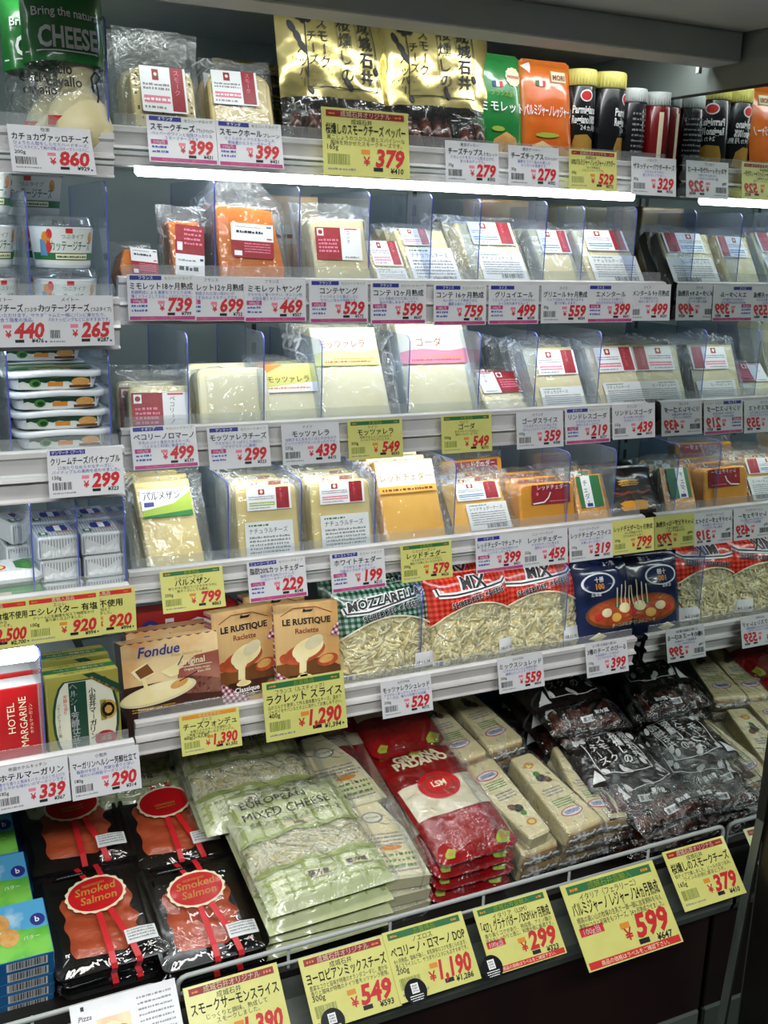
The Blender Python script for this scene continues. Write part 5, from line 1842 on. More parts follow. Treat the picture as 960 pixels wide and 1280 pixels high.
def shred_bag(label, w, h, plaid, big, seed, inkb='ink_white'):
    t = thing('shredded_cheese_bag', label, 'bag', 'shredded cheese bags')
    th = .05
    fr, bk = bag_fn(w, h, th, seed, .004, 3.4, .03)
    arch = lambda x: h * (.50 + .17 * (1 - (2 * (x + w * .04) / w) ** 2) + .10 * (x / w))
    b = MB()
    b.grid(lambda s, q: fr((s - .5) * w, arch((s - .5) * w) + (h - arch((s - .5) * w)) * q), 28, 18, plaid)
    b.grid(lambda s, q: bk((s - .5) * w, q * h), 10, 12, plaid)
    base = b.build('printed_film', t)
    b = MB()
    b.grid(lambda s, q: fr((s - .5) * w, arch((s - .5) * w) * q), 28, 24, 'crinkle_film')
    b.build('window', t)
    inn = lambda x, z, l=0: (fr(x, z)[0], fr(x, z)[1] + .0045, z)
    b = MB()
    b.grid(lambda s, q: inn((s - .5) * w * .97, h * .02 + (arch((s - .5) * w) - h * .02) * q), 20, 18, 'shred_b')
    strands(b, inn, lambda x, z: z < arch(x) + .004, 300, 'shred_a', seed, .026, .0025, (-w * .46, h * .03, w * .46, h * .72))
    o = b.build('shredded_cheese', t)
    o['kind'] = 'stuff'
    b = MB()
    f = lambda x, z: fr(x, z, .0020)
    f2 = lambda x, z: fr(x, z, .0028)
    f3 = lambda x, z: fr(x, z, .0036)
    pts = [(-w * .5 + w * k / 20, arch(-w * .5 + w * k / 20)) for k in range(21)]
    b.line(pts, .0026, f, 'ink_cream')
    if big == 'MIX':
        sh = [(-.36, .80), (-.30, .96), (-.18, .985), (.0, .97), (.2, .985), (.36, .95), (.42, .86), (.34, .80), (.0, .82)]
        b.text('MIX', w * .02, h * .825, h * .17, f, 'ink_white', .10, w * .66, 'C', .1)
        b.line([(-w * .40, h * .86), (-w * .38, h * .79), (-w * .2, h * .78), (w * .05, h * .80), (w * .36, h * .84), (w * .42, h * .88)], .009, f, 'ink_white')
        b.text('MIX', w * .02, h * .825, h * .17, f2, 'ink_black', .035, w * .62, 'C', .1)
        b.line([(-w * .40, h * .86), (-w * .38, h * .79), (-w * .2, h * .78), (w * .05, h * .80), (w * .36, h * .84), (w * .42, h * .88)], .0026, f2, 'ink_black')
    else:
        sh = [(-.42, .72), (-.40, .90), (.0, .94), (.42, .96), (.44, .86), (.0, .80)]
        b.text('MOZZARELLA', w * .0, h * .80, h * .13, f, 'ink_white', .10, w * .84, 'C', .1, rot=.10)
        b.line([(-w * .42, h * .80), (-w * .40, h * .74), (-w * .2, h * .74), (w * .05, h * .79), (w * .36, h * .86), (w * .42, h * .90)], .008, f, 'ink_white')
        b.text('MOZZARELLA', w * .0, h * .80, h * .13, f2, 'ink_black', .03, w * .80, 'C', .1, rot=.10)
        b.line([(-w * .42, h * .80), (-w * .40, h * .74), (-w * .2, h * .74), (w * .05, h * .79), (w * .36, h * .86), (w * .42, h * .90)], .0024, f2, 'ink_black')
    for k, ink, l, bo in ((0, 'ink_white', f2, .06), (1, 'ink_black', f3, .03)):
        b.text('SHREDDED CHEESE', w * .05, h * .70, h * .075, l, ink, bo, w * .78, 'C', rot=.16)
    b.rect(w * .24, h * .12, w * .47, h * .27, f, 'sticker_white', 6)
    b.text('18.11.14', w * .26, h * .15, h * .05, f2, 'ink_black', .0, w * .19)
    b.text('JUCOVIA', 0, h * .04, h * .04, f2, 'ink_green' if big != 'MIX' else 'ink_red', .02, None, 'C')
    b.rect(-w * .48, h * .10, -w * .36, h * .15, f, 'sticker_white', 3)
    b.text('冷蔵', -w * .47, h * .105, h * .045, f2, 'ink_black', .01)
    b.build('print', base)
    return t


X, W, H = fit(413, 532, 728, Y5P + .012, Z5, 16)
t = shred_bag('green checked bag of shredded cheese between the raclette and the red bags', W, H, 'plaid_green', 'MOZ', 41)
row(t, 'green checked shredded cheese bag', X, Y5P + .012, Z5, 16, .0, 1, .055)
X, W, H = fit(524, 632, 712, Y5P + .014, Z5, 15)
t = shred_bag('red checked bag of shredded cheese next to the green checked bag', W, H, 'plaid_red', 'MIX', 43)
row(t, 'red checked shredded cheese bag by the green one', X, Y5P + .014, Z5, 15, .05, 1, .055)
X2, _, _ = fit(616, 716, 700, Y5P, Z5, 17)
dup(t, 'red checked bag of shredded cheese next to the navy bag', (X2, Y5P + .017, Z5 + .0005), (-radians(17), 0, -.05))
dup(t, 'red checked shredded cheese bag behind the one by the navy bag', (X2 + .004, Y5P + .074, Z5 + .0005), (-radians(14), 0, -.02))


def navy_bag(label, w, h, seed):
    t = thing('pizza_cheese_bag', label, 'bag', 'navy shredded cheese bags')
    fr, bk = bag_fn(w, h, .04, seed, .004, 3.4, .03)
    b = MB()
    bag_body(b, w, h, fr, bk, 'bag_navy')
    base = b.build('bag', t)
    b = MB()
    f = lambda x, z: fr(x, z, .0012)
    f2 = lambda x, z: fr(x, z, .0018)
    f3 = lambda x, z: fr(x, z, .0024)
    f4 = lambda x, z: fr(x, z, .0030)
    b.ellipse(w * .05, h * .38, w * .44, h * .17, f, 'wood_dark', 26)
    b.ellipse(w * .05, h * .39, w * .40, h * .145, f2, 'potato_red', 26)
    for (x, z, r, m_) in ((-.1, .40, .08, 'melt_cream'), (.2, .42, .09, 'melt_cream'), (.05, .33, .08, 'cheese_amber'), (-.22, .36, .06, 'ink_red'), (.32, .36, .06, 'ink_red'), (.1, .46, .05, 'ink_green')):
        b.ellipse(w * x, h * z, w * r, w * r * .7, f3, m_, 12)
    for k in range(5):
        x = w * (.08 + .07 * k)
        b.line([(x, h * .44), (x + w * .02, h * (.66 + .03 * (k % 3)))], .0024, f4, 'melt_cream')
    b.ellipse(-w * .16, h * .74, w * .25, h * .115, f, 'sticker_white', 24)
    b.ellipse(-w * .16, h * .74, w * .22, h * .10, f2, 'bag_navy', 24)
    b.text('十勝', -w * .16, h * .755, h * .065, f3, 'ink_white', .02, None, 'C')
    b.text('100', -w * .16, h * .675, h * .085, f3, 'ink_orange', .04, None, 'C')
    b.text('よつ葉', w * .05, h * .915, h * .055, f, 'ink_white', .02, None, 'C')
    b.text('北海道', -w * .3, h * .60, h * .045, f, 'ink_white', .01)
    b.ellipse(-w * .22, h * .13, w * .14, h * .06, f, 'shred_a', 4)
    b.text('チーズのむびーる', -w * .02, h * .22, h * .05, f2, 'ink_cream', .01, w * .46)
    b.dashes(-w * .3, w * .4, h * .04, h * .014, f, 'ink_grey', 5)
    b.build('print', base)
    return t


X, W, H = fit(708, 788, 697, Y5P + .010, Z5, 14)
t = navy_bag('navy bag of shredded cheese with a pizza picture, beside the mirror', W, H, 51)
row(t, 'navy pizza cheese bag', X, Y5P + .010, Z5, 14, .06, 1, .05)

# ------------------------------------------------------------------ side bay
# cottage cheese tubs
ZL2 = LDECK[2]


def cottage(label, r, h):
    t = thing('cottage_cheese_tub', label, 'tub', 'cottage cheese tubs')
    b = MB()
    b.lathe([(r * .82, 0), (r * .84, .002), (r * .97, h * .80)], 'tub_white', 36)
    base = b.build('cup', t)
    b = MB()
    b.lathe([(r * .99, h * .78), (r * 1.02, h * .79), (r * 1.02, h * .85), (r * .98, h * .87), (r * .96, h * 1.0), (r * .9, h * 1.0), (r * .88, h * .93), (.0001, h * .93)], 'clear_lid', 36)
    lid_o = b.build('lid', t)
    b = MB()
    def cone(l):
        def g(x, z):
            rr = r * (.84 + .13 * z / (h * .8)) + l
            a = x / r
            return (rr * sin(a), -rr * cos(a), z)
        return g
    f, f2, f3 = cone(.0004), cone(.0007), cone(.001)
    b.rect(-r * 1.4, h * .06, r * 1.4, h * .77, f, 'tub_print', 16)
    b.rect(-r * 1.4, h * .16, r * 1.4, h * .30, f2, 'ink_green', 16)
    b.rect(-r * .45, h * .18, r * .7, h * .28, f3, 'ink_cream', 6)
    b.dashes(-r * .4, r * .64, h * .21, h * .035, cone(.0013), 'ink_green', 4)
    b.text('カッテージチーズ', r * .12, h * .36, h * .21, f2, 'ink_green', .012, r * 1.45, 'C')
    b.text('つぶタイプ', r * .14, h * .58, h * .10, f2, 'ink_green', .0, None, 'C')
    b.rect(-r * .1, h * .68, r * .12, h * .77, f3, 'ink_red')
    for (x, z, q, m_) in ((-.75, .55, .16, 'ink_orange'), (-.62, .66, .10, 'ink_red'), (-.70, .42, .13, 'ink_red'), (-.85, .40, .12, 'ink_green'), (.85, .6, .12, 'biscuit')):
        b.ellipse(r * x, h * z, r * q, h * q, f2, m_, 12)
    b.shape([(-r * 1.0, h * .24), (-r * .72, h * .24), (-r * .78, h * .52), (-r * .96, h * .56)], f3, 'ink_sky')
    b.build('wrapper_print', base)
    return t


pa, pb = at(37, 330, 1.36), at(122, 330, 1.36)
r = (pb.x - pa.x) / 2 * .96
xc = (pa.x + pb.x) / 2
htub = .060
t0 = cottage('cottage cheese tub at the foot of the near stack behind the 265 card', r, htub)
zb2 = at(80, 348, 1.325).z - htub
t0.location = (xc, 1.36, ZL2)
k0 = zb2 - ZL2
t1 = dup(t0, 'cottage cheese tub on top of the near stack behind the 265 card', (xc - .002, 1.36, ZL2 + htub + .0005), (0, 0, .08))
dup(t0, 'cottage cheese tub at the foot of the rear stack', (xc - .022, 1.36 + 2 * r + .006, ZL2), (0, 0, -.2))
dup(t0, 'cottage cheese tub in the middle of the rear stack', (xc - .022, 1.36 + 2 * r + .006, ZL2 + htub + .0005), (0, 0, .3))
dup(t0, 'cottage cheese tub topping the rear stack', (xc - .022, 1.36 + 2 * r + .006, ZL2 + 2 * htub + .001), (0, 0, -.25))
xl = at(26, 330, 1.36).x - r - .004
for k, w in enumerate(('lowest', 'middle', 'topmost')):
    dup(t0, w + ' cottage cheese tub of the stack cut by the photo edge', (xl, 1.36, ZL2 + k * (htub + .0005)), (0, 0, .5 - .2 * k))

# cream cheese tubs
ZL3 = LDECK[3]


def cream_tub(label, w, d, h):
    t = thing('cream_cheese_tub', label, 'tub', 'stacked cream cheese tubs')
    b = MB()
    def body(s, q):
        g = 2 * pi * s
        k = .86 + .09 * q
        e = 4
        cx = abs(cos(g)) ** (2 / e) * (1 if cos(g) >= 0 else -1)
        cy = abs(sin(g)) ** (2 / e) * (1 if sin(g) >= 0 else -1)
        return (cx * w / 2 * k, cy * d / 2 * k, q * h * .86)
    b.grid(body, 48, 3, 'tub_white')
    base = b.build('cup', t)
    b = MB()
    def lid(s, q):
        g = 2 * pi * s
        e = 4
        cx = abs(cos(g)) ** (2 / e) * (1 if cos(g) >= 0 else -1)
        cy = abs(sin(g)) ** (2 / e) * (1 if sin(g) >= 0 else -1)
        k, z = ((1, -.22), (1.015, -.2), (1.015, .05), (.99, .10), (.95, .10), (0, .10))[q]
        wave = .06 * cos(2 * pi * cx * .5) if q < 5 else .06
        return (cx * w / 2 * k, cy * d / 2 * k, h * (.90 + z * 1.0 + wave))
    b2 = len(b.v)
    b.grid(lambda s, q: lid(s, round(q * 5)), 48, 5, 'tub_white')
    lid_o = b.build('lid', t)
    b = MB()
    f = lambda l: (lambda x, z: (x, -d / 2 * (.86 + .09 * z / (h * .86)) * (1 - abs(2 * x / (w * .95)) ** 4 * .0) - l, z))
    f1, f2, f3 = f(.0005), f(.0009), f(.0013)
    q = w * .36
    b.rect(-q, h * .06, q * 1.02, h * .66, f1, 'tub_print')
    pts = [(-q, h * .66)] + [(-q + 2 * q * k / 16, h * (.42 + .06 * sin(k * 1.9)) - (h * .05 if k > 10 else 0)) for k in range(17)] + [(q, h * .66)]
    for (xa, za), (xb, zb) in zip(pts[1:-1], pts[2:-1]):
        b.face([f2(xa, za), f2(xb, zb), f2(xb, h * .66), f2(xa, h * .66)], 'box_darkgreen')
    b.ellipse(-q * .55, h * .36, q * .16, h * .22, f3, 'avocado_print', 16)
    b.ellipse(-q * .53, h * .34, q * .10, h * .13, f(.0016), 'box_darkgreen', 16)
    b.rect(-q * .2, h * .18, q * .22, h * .42, f3, 'ink_orange')
    b.ellipse(q * .72, h * .40, q * .26, h * .24, f3, 'biscuit', 16)
    b.rect(q * .4, h * .08, q * 1.0, h * .22, f3, 'wood_dark')
    b.build('front_print', base)
    b = MB()
    for (y0, y1, m_) in ((-.30, -.02, 'bag_green'), (-.02, .05, 'ink_cream'), (.12, .34, 'avocado_print')):
        b.rect(-w * .44, d * y0, w * .42, d * y1, top(h * 1.062), m_)
    b.text('クリームチーズ', 0, -d * .42, d * .12, top(h * 1.064), 'ink_green', .01, None, 'C')
    b.build('lid_print', lid_o)
    return t


p0, p1 = at(13, 520, 1.33), at(136, 520, 1.33)
w = p1.x - p0.x
hh = .0225
t0 = cream_tub('cream cheese tub lowest in the stack beside the 299 card', w, .085, hh)
xc = (p0.x + p1.x) / 2
zt0 = at(75, 556, 1.30).z
t0.location = (xc + .004, 1.36, ZL3)
for k, w_ in enumerate(('second from the bottom', 'third from the bottom', 'fourth from the bottom')):
    dup(t0, 'cream cheese tub ' + w_ + ' of the stack beside the 299 card', (xc + .003 - .0025 * k, 1.361, ZL3 + (k + 1) * hh * 1.08), (0, 0, .01 * (k - 1)))
dup(t0, 'cream cheese tub topmost of the stack beside the 299 card', (xc - .006, 1.361, ZL3 + 4 * hh * 1.08), (0, 0, .0))
for k in range(6):
    dup(t0, ('lowest', 'second', 'third', 'fourth', 'fifth', 'topmost')[k] + ' cream cheese tub of the stack at the back of the shelf', (xc - .008, 1.455, ZL3 + k * hh * 1.08), (0, 0, .02 * (k % 2)))
for k in range(5):
    dup(t0, ('lowest', 'second', 'third', 'fourth', 'topmost')[k] + ' cream cheese tub of the stack cut by the photo edge', (xc - w - .012, 1.36, ZL3 + k * hh * 1.08), (0, 0, .0))

# butter
ZL4 = LDECK[4]


def butter(label, w, d, h):
    t = thing('butter_block', label, 'butter', 'wrapped butter blocks')
    b = MB()
    b.box(-w / 2, w / 2, -d / 2, d / 2, 0, h, 'foil_white', .0025)
    for k in range(14):
        x = -w * .46 + w * .92 * k / 13
        b.rect(x, .004, x + .0012, h - .004, flat(-d / 2 - .0003), 'ink_grey')
        b.rect(x, -d * .47, x + .0008, d * .47, top(h + .0002), 'ink_grey')
    base = b.build('wrapper', t)
    b = MB()
    b.shape([(-w * .44, h * .1), (w * .46, h * .12), (w * .40, h * .8), (w * .05, h * .45), (-w * .38, h * .8)], lambda x, z: (x, -d / 2 - .0012 - .0015 * (z < h * .3), z), 'foil_white')
    b.build('folded_flap', t)
    b = MB()
    f, f2 = top(h + .0005), top(h + .0008)
    b.shape([(-w * .14, -d * .12), (w * .32, -d * .12), (w * .36, d * .05), (w * .32, d * .26), (-w * .14, d * .26), (-w * .18, d * .05)], f, 'ink_blue')
    b.shape([(w * .02, -d * .12), (w * .18, -d * .12), (w * .18, d * .26), (w * .02, d * .26)], f2, 'ink_white')
    b.rect(-w * .02, d * .30, w * .20, d * .36, f, 'ink_red')
    b.rect(w * .04, -d * .22, w * .38, -d * .16, f, 'ink_orange')
    b.rect(-w * .42, -d * .36, -w * .20, -d * .16, f, 'ink_green')
    b.rect(-w * .36, -d * .32, -w * .26, -d * .20, f2, 'ink_white')
    b.build('print', base)
    return t


pa, pb = at(46, 690, 1.325), at(100, 690, 1.325)
w = (pb.x - pa.x) * .94
x1 = (pa.x + pb.x) / 2 + .002
pa2, pb2 = at(101, 680, 1.325), at(155, 680, 1.325)
x2 = (pa2.x + pb2.x) / 2 + .0
hb = .030
t0 = butter('wrapped butter block on top of the near stack beside the green pack', w, .066, hb)
t0.location = (x1 - .003, 1.352, ZL4 + 2 * hb + .001)
dup(t0, 'wrapped butter block in the middle of the stack beside the green pack', (x1, 1.353, ZL4 + hb + .0005), (0, 0, -.03))
dup(t0, 'wrapped butter block at the foot of the stack beside the green pack', (x1 + .001, 1.352, ZL4), (0, 0, .02))
for k, wd in enumerate(('at the foot', 'in the middle', 'on top')):
    dup(t0, 'wrapped butter block ' + wd + ' of the stack at the open end of the shelf', (x2 + .001 - .001 * k, 1.352, ZL4 + k * (hb + .0005)), (0, 0, .02 - .03 * k))
    dup(t0, 'wrapped butter block ' + wd + ' of the rear stack at the open shelf end', (x2, 1.425, ZL4 + k * (hb + .0005)), (0, 0, .01))
    dup(t0, 'wrapped butter block ' + wd + ' of the rear stack beside the green pack', (x1, 1.425, ZL4 + k * (hb + .0005)), (0, 0, -.01))
dup(t0, 'wrapped butter block lying at the back behind the green pack', (at(25, 650, 1.45).x, 1.47, ZL4 + .052), (0, 0, .3))
dup(t0, 'wrapped butter block under the one behind the green pack', (at(25, 650, 1.45).x, 1.47, ZL4 + .0195), (0, 0, .1))

# green butter pack
t = thing('butter_pack', 'green and white butter pack with an oval red-rimmed badge at the photo edge', 'butter')
b = MB()
w, d, h = .085, .07, .052
b.box(-w / 2, w / 2, -d / 2, d / 2, 0, h * .62, 'pouch_green', .006)
b.box(-w / 2 + .001, w / 2 - .001, -d / 2 + .001, d / 2 - .001, h * .60, h, 'foil_white', .008, mats={'z+': 'foil_white'})
base = b.build('wrapper', t)
b = MB()
f, f2 = flat(-d / 2 - .0004), flat(-d / 2 - .0008)
b.rect(-w * .45, h * .1, w * .02, h * .55, f, 'ink_cream')
b.rect(w * .06, h * .16, w * .42, h * .46, f, 'avocado_print')
b.rect(w * .10, h * .20, w * .24, h * .42, f2, 'ink_white')
b.text('AB', w * .115, h * .25, h * .16, flat(-d / 2 - .0012), 'ink_green', .02)
b.text('que', -w * .22, h * .2, h * .26, f2, 'ink_black', .02, None, 'L', .2)
g, g2 = top(h + .0004), top(h + .0008)
b.ellipse(-w * .22, -d * .1, w * .22, d * .20, g, 'ink_red', 22)
b.ellipse(-w * .22, -d * .1, w * .19, d * .165, top(h + .0006), 'card_yellow', 22)
b.ellipse(w * .26, d * .0, w * .16, d * .34, g, 'bag_green', 5)
b.ellipse(w * .30, -d * .12, w * .10, d * .2, g2, 'avocado_print', 5)
b.build('print', base)
t.location = (at(8, 720, 1.335).x, 1.345, ZL4)
t.rotation_euler = (0, 0, .02)

# margarine cartons
ZL5 = LDECK[5]


def art_hotel(b, f, f2, f3, w, h):
    b.text('HOTEL', w * .20, h * .40, h * .13, f, 'ink_cream', .0, h * .5, rot=pi / 2)
    b.text('MARGARINE', w * .325, h * .20, h * .13, f, 'ink_cream', .0, h * .66, rot=pi / 2)
    b.text('ホテルマーガリン', w * .385, h * .36, h * .05, f, 'ink_cream', .0, h * .4, rot=pi / 2)
    b.rect(w * .455, 0, w * .498, h, f, 'box_cream')


X0, X1 = at(-70, 900, 1.335).x, at(54, 900, 1.335).x
hc = fit(0, 50, 846, 1.375, ZL5, 6)[2]
t = carton('red margarine carton with cream lettering turned sideways', 'margarine_carton', None, X1 - X0, hc, .045, 'box_red', {'z+': 'box_white', 'x+': 'box_cream'}, art_hotel)
t.location, t.rotation_euler = ((X0 + X1) / 2, 1.375, ZL5), (-radians(6), 0, .03)
dup(t, 'red margarine carton behind the front red carton', ((X0 + X1) / 2 + .002, 1.425, ZL5), (-radians(6), 0, .01))


def art_healthy(b, f, f2, f3, w, h):
    F = lambda l: (lambda x, z: (x, f3(x, z)[1] - l, z))
    n = 28
    oval = [(w * .50 * cos(2 * pi * k / n) * .92 + w * .02, h * .44 + h * .66 * sin(2 * pi * k / n)) for k in range(n)]
    oval = [(x, max(.001, min(h * .92, z))) for x, z in oval]
    b.shape(oval, f, 'box_darkgreen')
    b.shape([(w * .02 + (x - w * .02) * .92, h * .44 + (z - h * .44) * .97) for x, z in oval], f2, 'box_cream')
    b.shape([(w * .0, h * .985), (w * .16, h * .99), (w * .5, h * .80), (w * .5, h * .68)], f3, 'box_darkgreen')
    b.text('香り高く深い味わい', w * .09, h * .92, h * .05, F(.0003), 'ink_gold', .0, None, 'L', rot=-.62)
    b.rect(-w * .20, h * .06, w * .04, h * .90, f3, 'box_darkgreen')
    b.vtext('ヘルシー芳醇仕立て', -w * .185, h * .895, h * .098, F(.0003), 'ink_white', .02, .94)
    b.vtext('小岩井マーガリン', w * .07, h * .80, h * .088, f3, 'ink_black', .02, .92)
    b.vtext('芳醇な香り', -w * .28, h * .76, h * .05, f3, 'ink_red', .0)
    b.vtext('バター入りマーガリン類', -w * .37, h * .66, h * .038, f3, 'ink_black', .0)
    b.ellipse(w * .33, h * .50, w * .115, h * .12, f3, 'ink_gold', 24)
    b.ellipse(w * .33, h * .50, w * .085, h * .09, F(.0003), 'jar_black', 24)
    b.ellipse(w * .33, h * .50, w * .055, h * .055, F(.0006), 'ink_gold', 7)
    b.rect(w * .22, h * .37, w * .30, h * .63, f3, 'box_olive')
    b.ellipse(w * .27, h * .14, w * .15, h * .10, f3, 'ink_darkred', 22)
    b.text('減塩', w * .27, h * .12, h * .07, F(.0003), 'ink_cream', .02, None, 'C')


X0, X1 = at(56, 880, 1.345).x, at(147, 880, 1.345).x
hc2 = fit(56, 147, 828, 1.375, ZL5, 6)[2]
w = X1 - X0
t = carton('olive and dark green margarine carton with a crest, beside the fondue cartons', 'margarine_carton', None, w, hc2, .05, 'box_olive', {'z+': 'box_gold'}, art_healthy)
b = MB()
g = lambda l: (lambda x, y: (x, -.05 + y, hc2 + l))
b.rect(-w / 2, .014, w / 2, .032, g(.0003), 'bag_green')
b.text('ヘルシー芳醇仕立て', 0, .019, .009, g(.0006), 'ink_cream', .03, w * .7, 'C')
b.text('小岩井マーガリン', 0, .003, .008, g(.0006), 'ink_black', .0, w * .7, 'C')
b.text('小岩井マーガリン', 0, .037, .008, g(.0006), 'ink_black', .0, w * .7, 'C')
b.build('top_print', t.children[0])
t.location, t.rotation_euler = ((X0 + X1) / 2, 1.375, ZL5), (-radians(6), 0, .02)
dup(t, 'olive and dark green margarine carton behind the front one', ((X0 + X1) / 2, 1.43, ZL5), (-radians(6), 0, .0))

# ------------------------------------------------------------------ the chilled well
WY, WZ = 1.153, .5775
CA, SA = cos(ALPHA), sin(ALPHA)
LIE = pi / 2 - ALPHA


def wp(X, s, k):
    return Vector((X, WY + s * CA - k * SA, WZ + s * SA + k * CA))


def well(px, py, k):
    """point of the sloping well bed raised by k that the pixel sees: X and distance up the slope"""
    d = ray(px, py)
    n = Vector((0, -SA, CA))
    p0 = Vector((0, WY, WZ)) + n * k
    tt = (p0 - CAM).dot(n) / d.dot(n)
    p = CAM + d * tt
    return p.x, (p.y - WY) / CA if abs(CA) < 1e-6 else ((p - p0).dot(Vector((0, CA, SA))))


def lay(root, X, s, k, yaw=0.0, tilt=0.0):
    """lay a thing on its back on the slope: foot at s, underside raised by k"""
    root.location = wp(X, s, k)
    M = Matrix.Rotation(ALPHA, 4, 'X') @ Matrix.Rotation(yaw, 4, 'Z') @ Matrix.Rotation(tilt - pi / 2, 4, 'X')
    root.rotation_euler = M.to_euler()


def lay_copy(root, label, X, s, k, yaw=0.0, tilt=0.0):
    r = dup(root, label)
    lay(r, X, s, k, yaw, tilt)
    return r


# smoked salmon trays
def salmon_tray(label, w, h, lettered=True):
    t = thing('salmon_tray', label, 'tray of salmon', 'smoked salmon trays')
    d = .028
    b = MB()
    n = 6
    def ring(k, y, r):
        return [(x * k, y, (z - h / 2) * k + h / 2) for x, z in rrect(w, h, r, n)]
    rs = [ring(.86, -.0005, .012), ring(.90, -.002, .014), ring(.95, -d + .004, .014), ring(1.0, -d + .003, .012), ring(1.0, -d, .012), ring(.93, -d, .012), ring(.90, -d + .006, .012)]
    for a, c in zip(rs, rs[1:]):
        for i in range(len(a)):
            j = (i + 1) % len(a)
            b.face([a[i], a[j], c[j], c[i]], 'black_plastic', True)
    b.face(rs[0], 'black_plastic')
    b.face(rs[-1], 'black_plastic')
    b.build('tray', t)
    b = MB()
    def sal(s, q):
        x, z = (s - .5) * w * .70, h * (.13 + .68 * q)
        e = min(s, 1 - s, q, 1 - q)
        y = -d + .0085 - .0065 * min(1, e * 7) + nz(x * 40, z * 60, 2.0) * .0016 + .0012 * sin((q + s * .35) * 22)
        return (x + nz(q * 6, 1, 3) * .003, min(y, -d + .009), z + nz(s * 6, 4, 3) * .003)
    b.grid(sal, 22, 26, 'salmon')
    b.build('salmon', t)
    b = MB()
    def lidf(s, q):
        x, z = (s - .5) * w * .985, h * (.0075 + .985 * q)
        e = min(s, 1 - s, q, 1 - q)
        return (x, -d - .0012 - .0065 * sin(min(1, e * 7) * pi / 2) + nz(x * 16, z * 16, 8) * .0040 * min(1, e * 5), z)
    b.grid(lidf, 20, 22, 'tray_film')
    b.build('film', t)
    b = MB()
    f = lambda l: (lambda x, z: (x, lidf(x / (w * .985) + .5, min(1, max(0, (z / h - .0075) / .985)))[1] - .0006 - l, z))
    b.ellipse(0, h * .66, w * .275, w * .205, f(.0008), 'ink_cream', 72, 0, .03, 18)
    b.ellipse(0, h * .66, w * .25, w * .182, f(.0011), 'sticker_red', 48)
    if lettered:
        b.text('Smoked', 0, h * .675, w * .115, f(.0014), 'ink_gold', .01, w * .40, 'C', .18)
        b.text('Salmon', w * .01, h * .585, w * .115, f(.0014), 'ink_gold', .01, w * .40, 'C', .18)
        b.text('NORWEGIAN', 0, h * .745, w * .04, f(.0014), 'ink_gold', .01, w * .2, 'C')
    else:
        b.text('NORWEGIAN', 0, h * .62, w * .045, f(.0014), 'ink_gold', .01, w * .2, 'C')
        b.dashes(-w * .1, w * .1, h * .595, w * .012, f(.0014), 'ink_gold', 3)
    b.build('round_seal', t)
    for (xa, xb) in ((-.02, -.01), (.07, .21)):
        b = MB()
        pts = [(w * xa, h * .55), (w * xb, h * .02)]
        b.line([(pts[0][0], pts[0][1]), pts[1]], w * .055, f(.0005), 'ribbon_red')
        x = pts[1][0]
        b.face([(x - w * .027, -d - .0041, h * .02), (x + w * .027, -d - .0041, h * .02), (x + w * .03, -d + .001, -.0012), (x - w * .024, -d + .001, -.0012)], 'ribbon_red')
        b.face([(x + w * .03, -d + .001, -.0012), (x - w * .024, -d + .001, -.0012), (x - w * .02, -.004, h * .045), (x + w * .034, -.004, h * .045)], 'ribbon_red')
        b.line([(w * xa * 1.5 - w * .005, h * .77), (w * (xa * 2 - .06), h * .985)], w * .05, f(.0003), 'ribbon_red')
        b.build('ribbon', t)
    b = MB()
    b.rect(w * .14, h * .12, w * .42, h * .25, f(.0009), 'sticker_spec', 2)
    b.dashes(w * .16, w * .40, h * .225, h * .012, f(.0012), 'ink_grey', 7, 4, 2.2)
    b.rect(-w * .34, h * .88, -w * .02, h * .92, f(.0006), 'jar_black')
    b.dashes(-w * .30, -w * .06, h * .892, h * .012, f(.0009), 'ink_grey', 2)
    b.build('sticker', t)
    return t




xa, sa = well(203, 1218, .062)
xb, sb = well(342, 1180, .062)
wt = (xb - xa) * .97
ht = wt * 1.16
names = []
t = salmon_tray('smoked salmon tray nearest the mixed cheese bags, lettered round red seal', wt, ht, True)
lay(t, (xa + xb) / 2, (sa + sb) / 2, .032)
fx2, fs2 = (xa + xb) / 2, (sa + sb) / 2
xc_, sc_ = well(76, 1214, .062)
xd_, sd_ = well(212, 1200, .062)
fx1, fs1 = (xc_ + xd_) / 2, (sc_ + sd_) / 2
lay_copy(t, 'smoked salmon tray nearest the blue cookie boxes, lettered round red seal', fx1, fs1, .032, .03)
lay_copy(t, 'lower smoked salmon tray under the one nearest the cookie boxes', fx1 + .002, fs1 - .001, .001, .0)
lay_copy(t, 'lower smoked salmon tray under the one nearest the mixed cheese bags', fx2 + .001, fs2 - .001, .001, .0)
t2 = salmon_tray('rear smoked salmon tray with a plain round red seal, behind the blue box side tray', wt, ht, False)
rs1 = fs1 + ht + .004
rs2 = fs2 + ht + .004
lay(t2, fx1 - .004, rs1, .026)
lay_copy(t2, 'rear smoked salmon tray with a plain round red seal, beside the green bags', fx2 - .001, rs2, .026)
lay_copy(t2, 'lower rear smoked salmon tray beside the green bags', fx2 + .002, rs2, -.002)


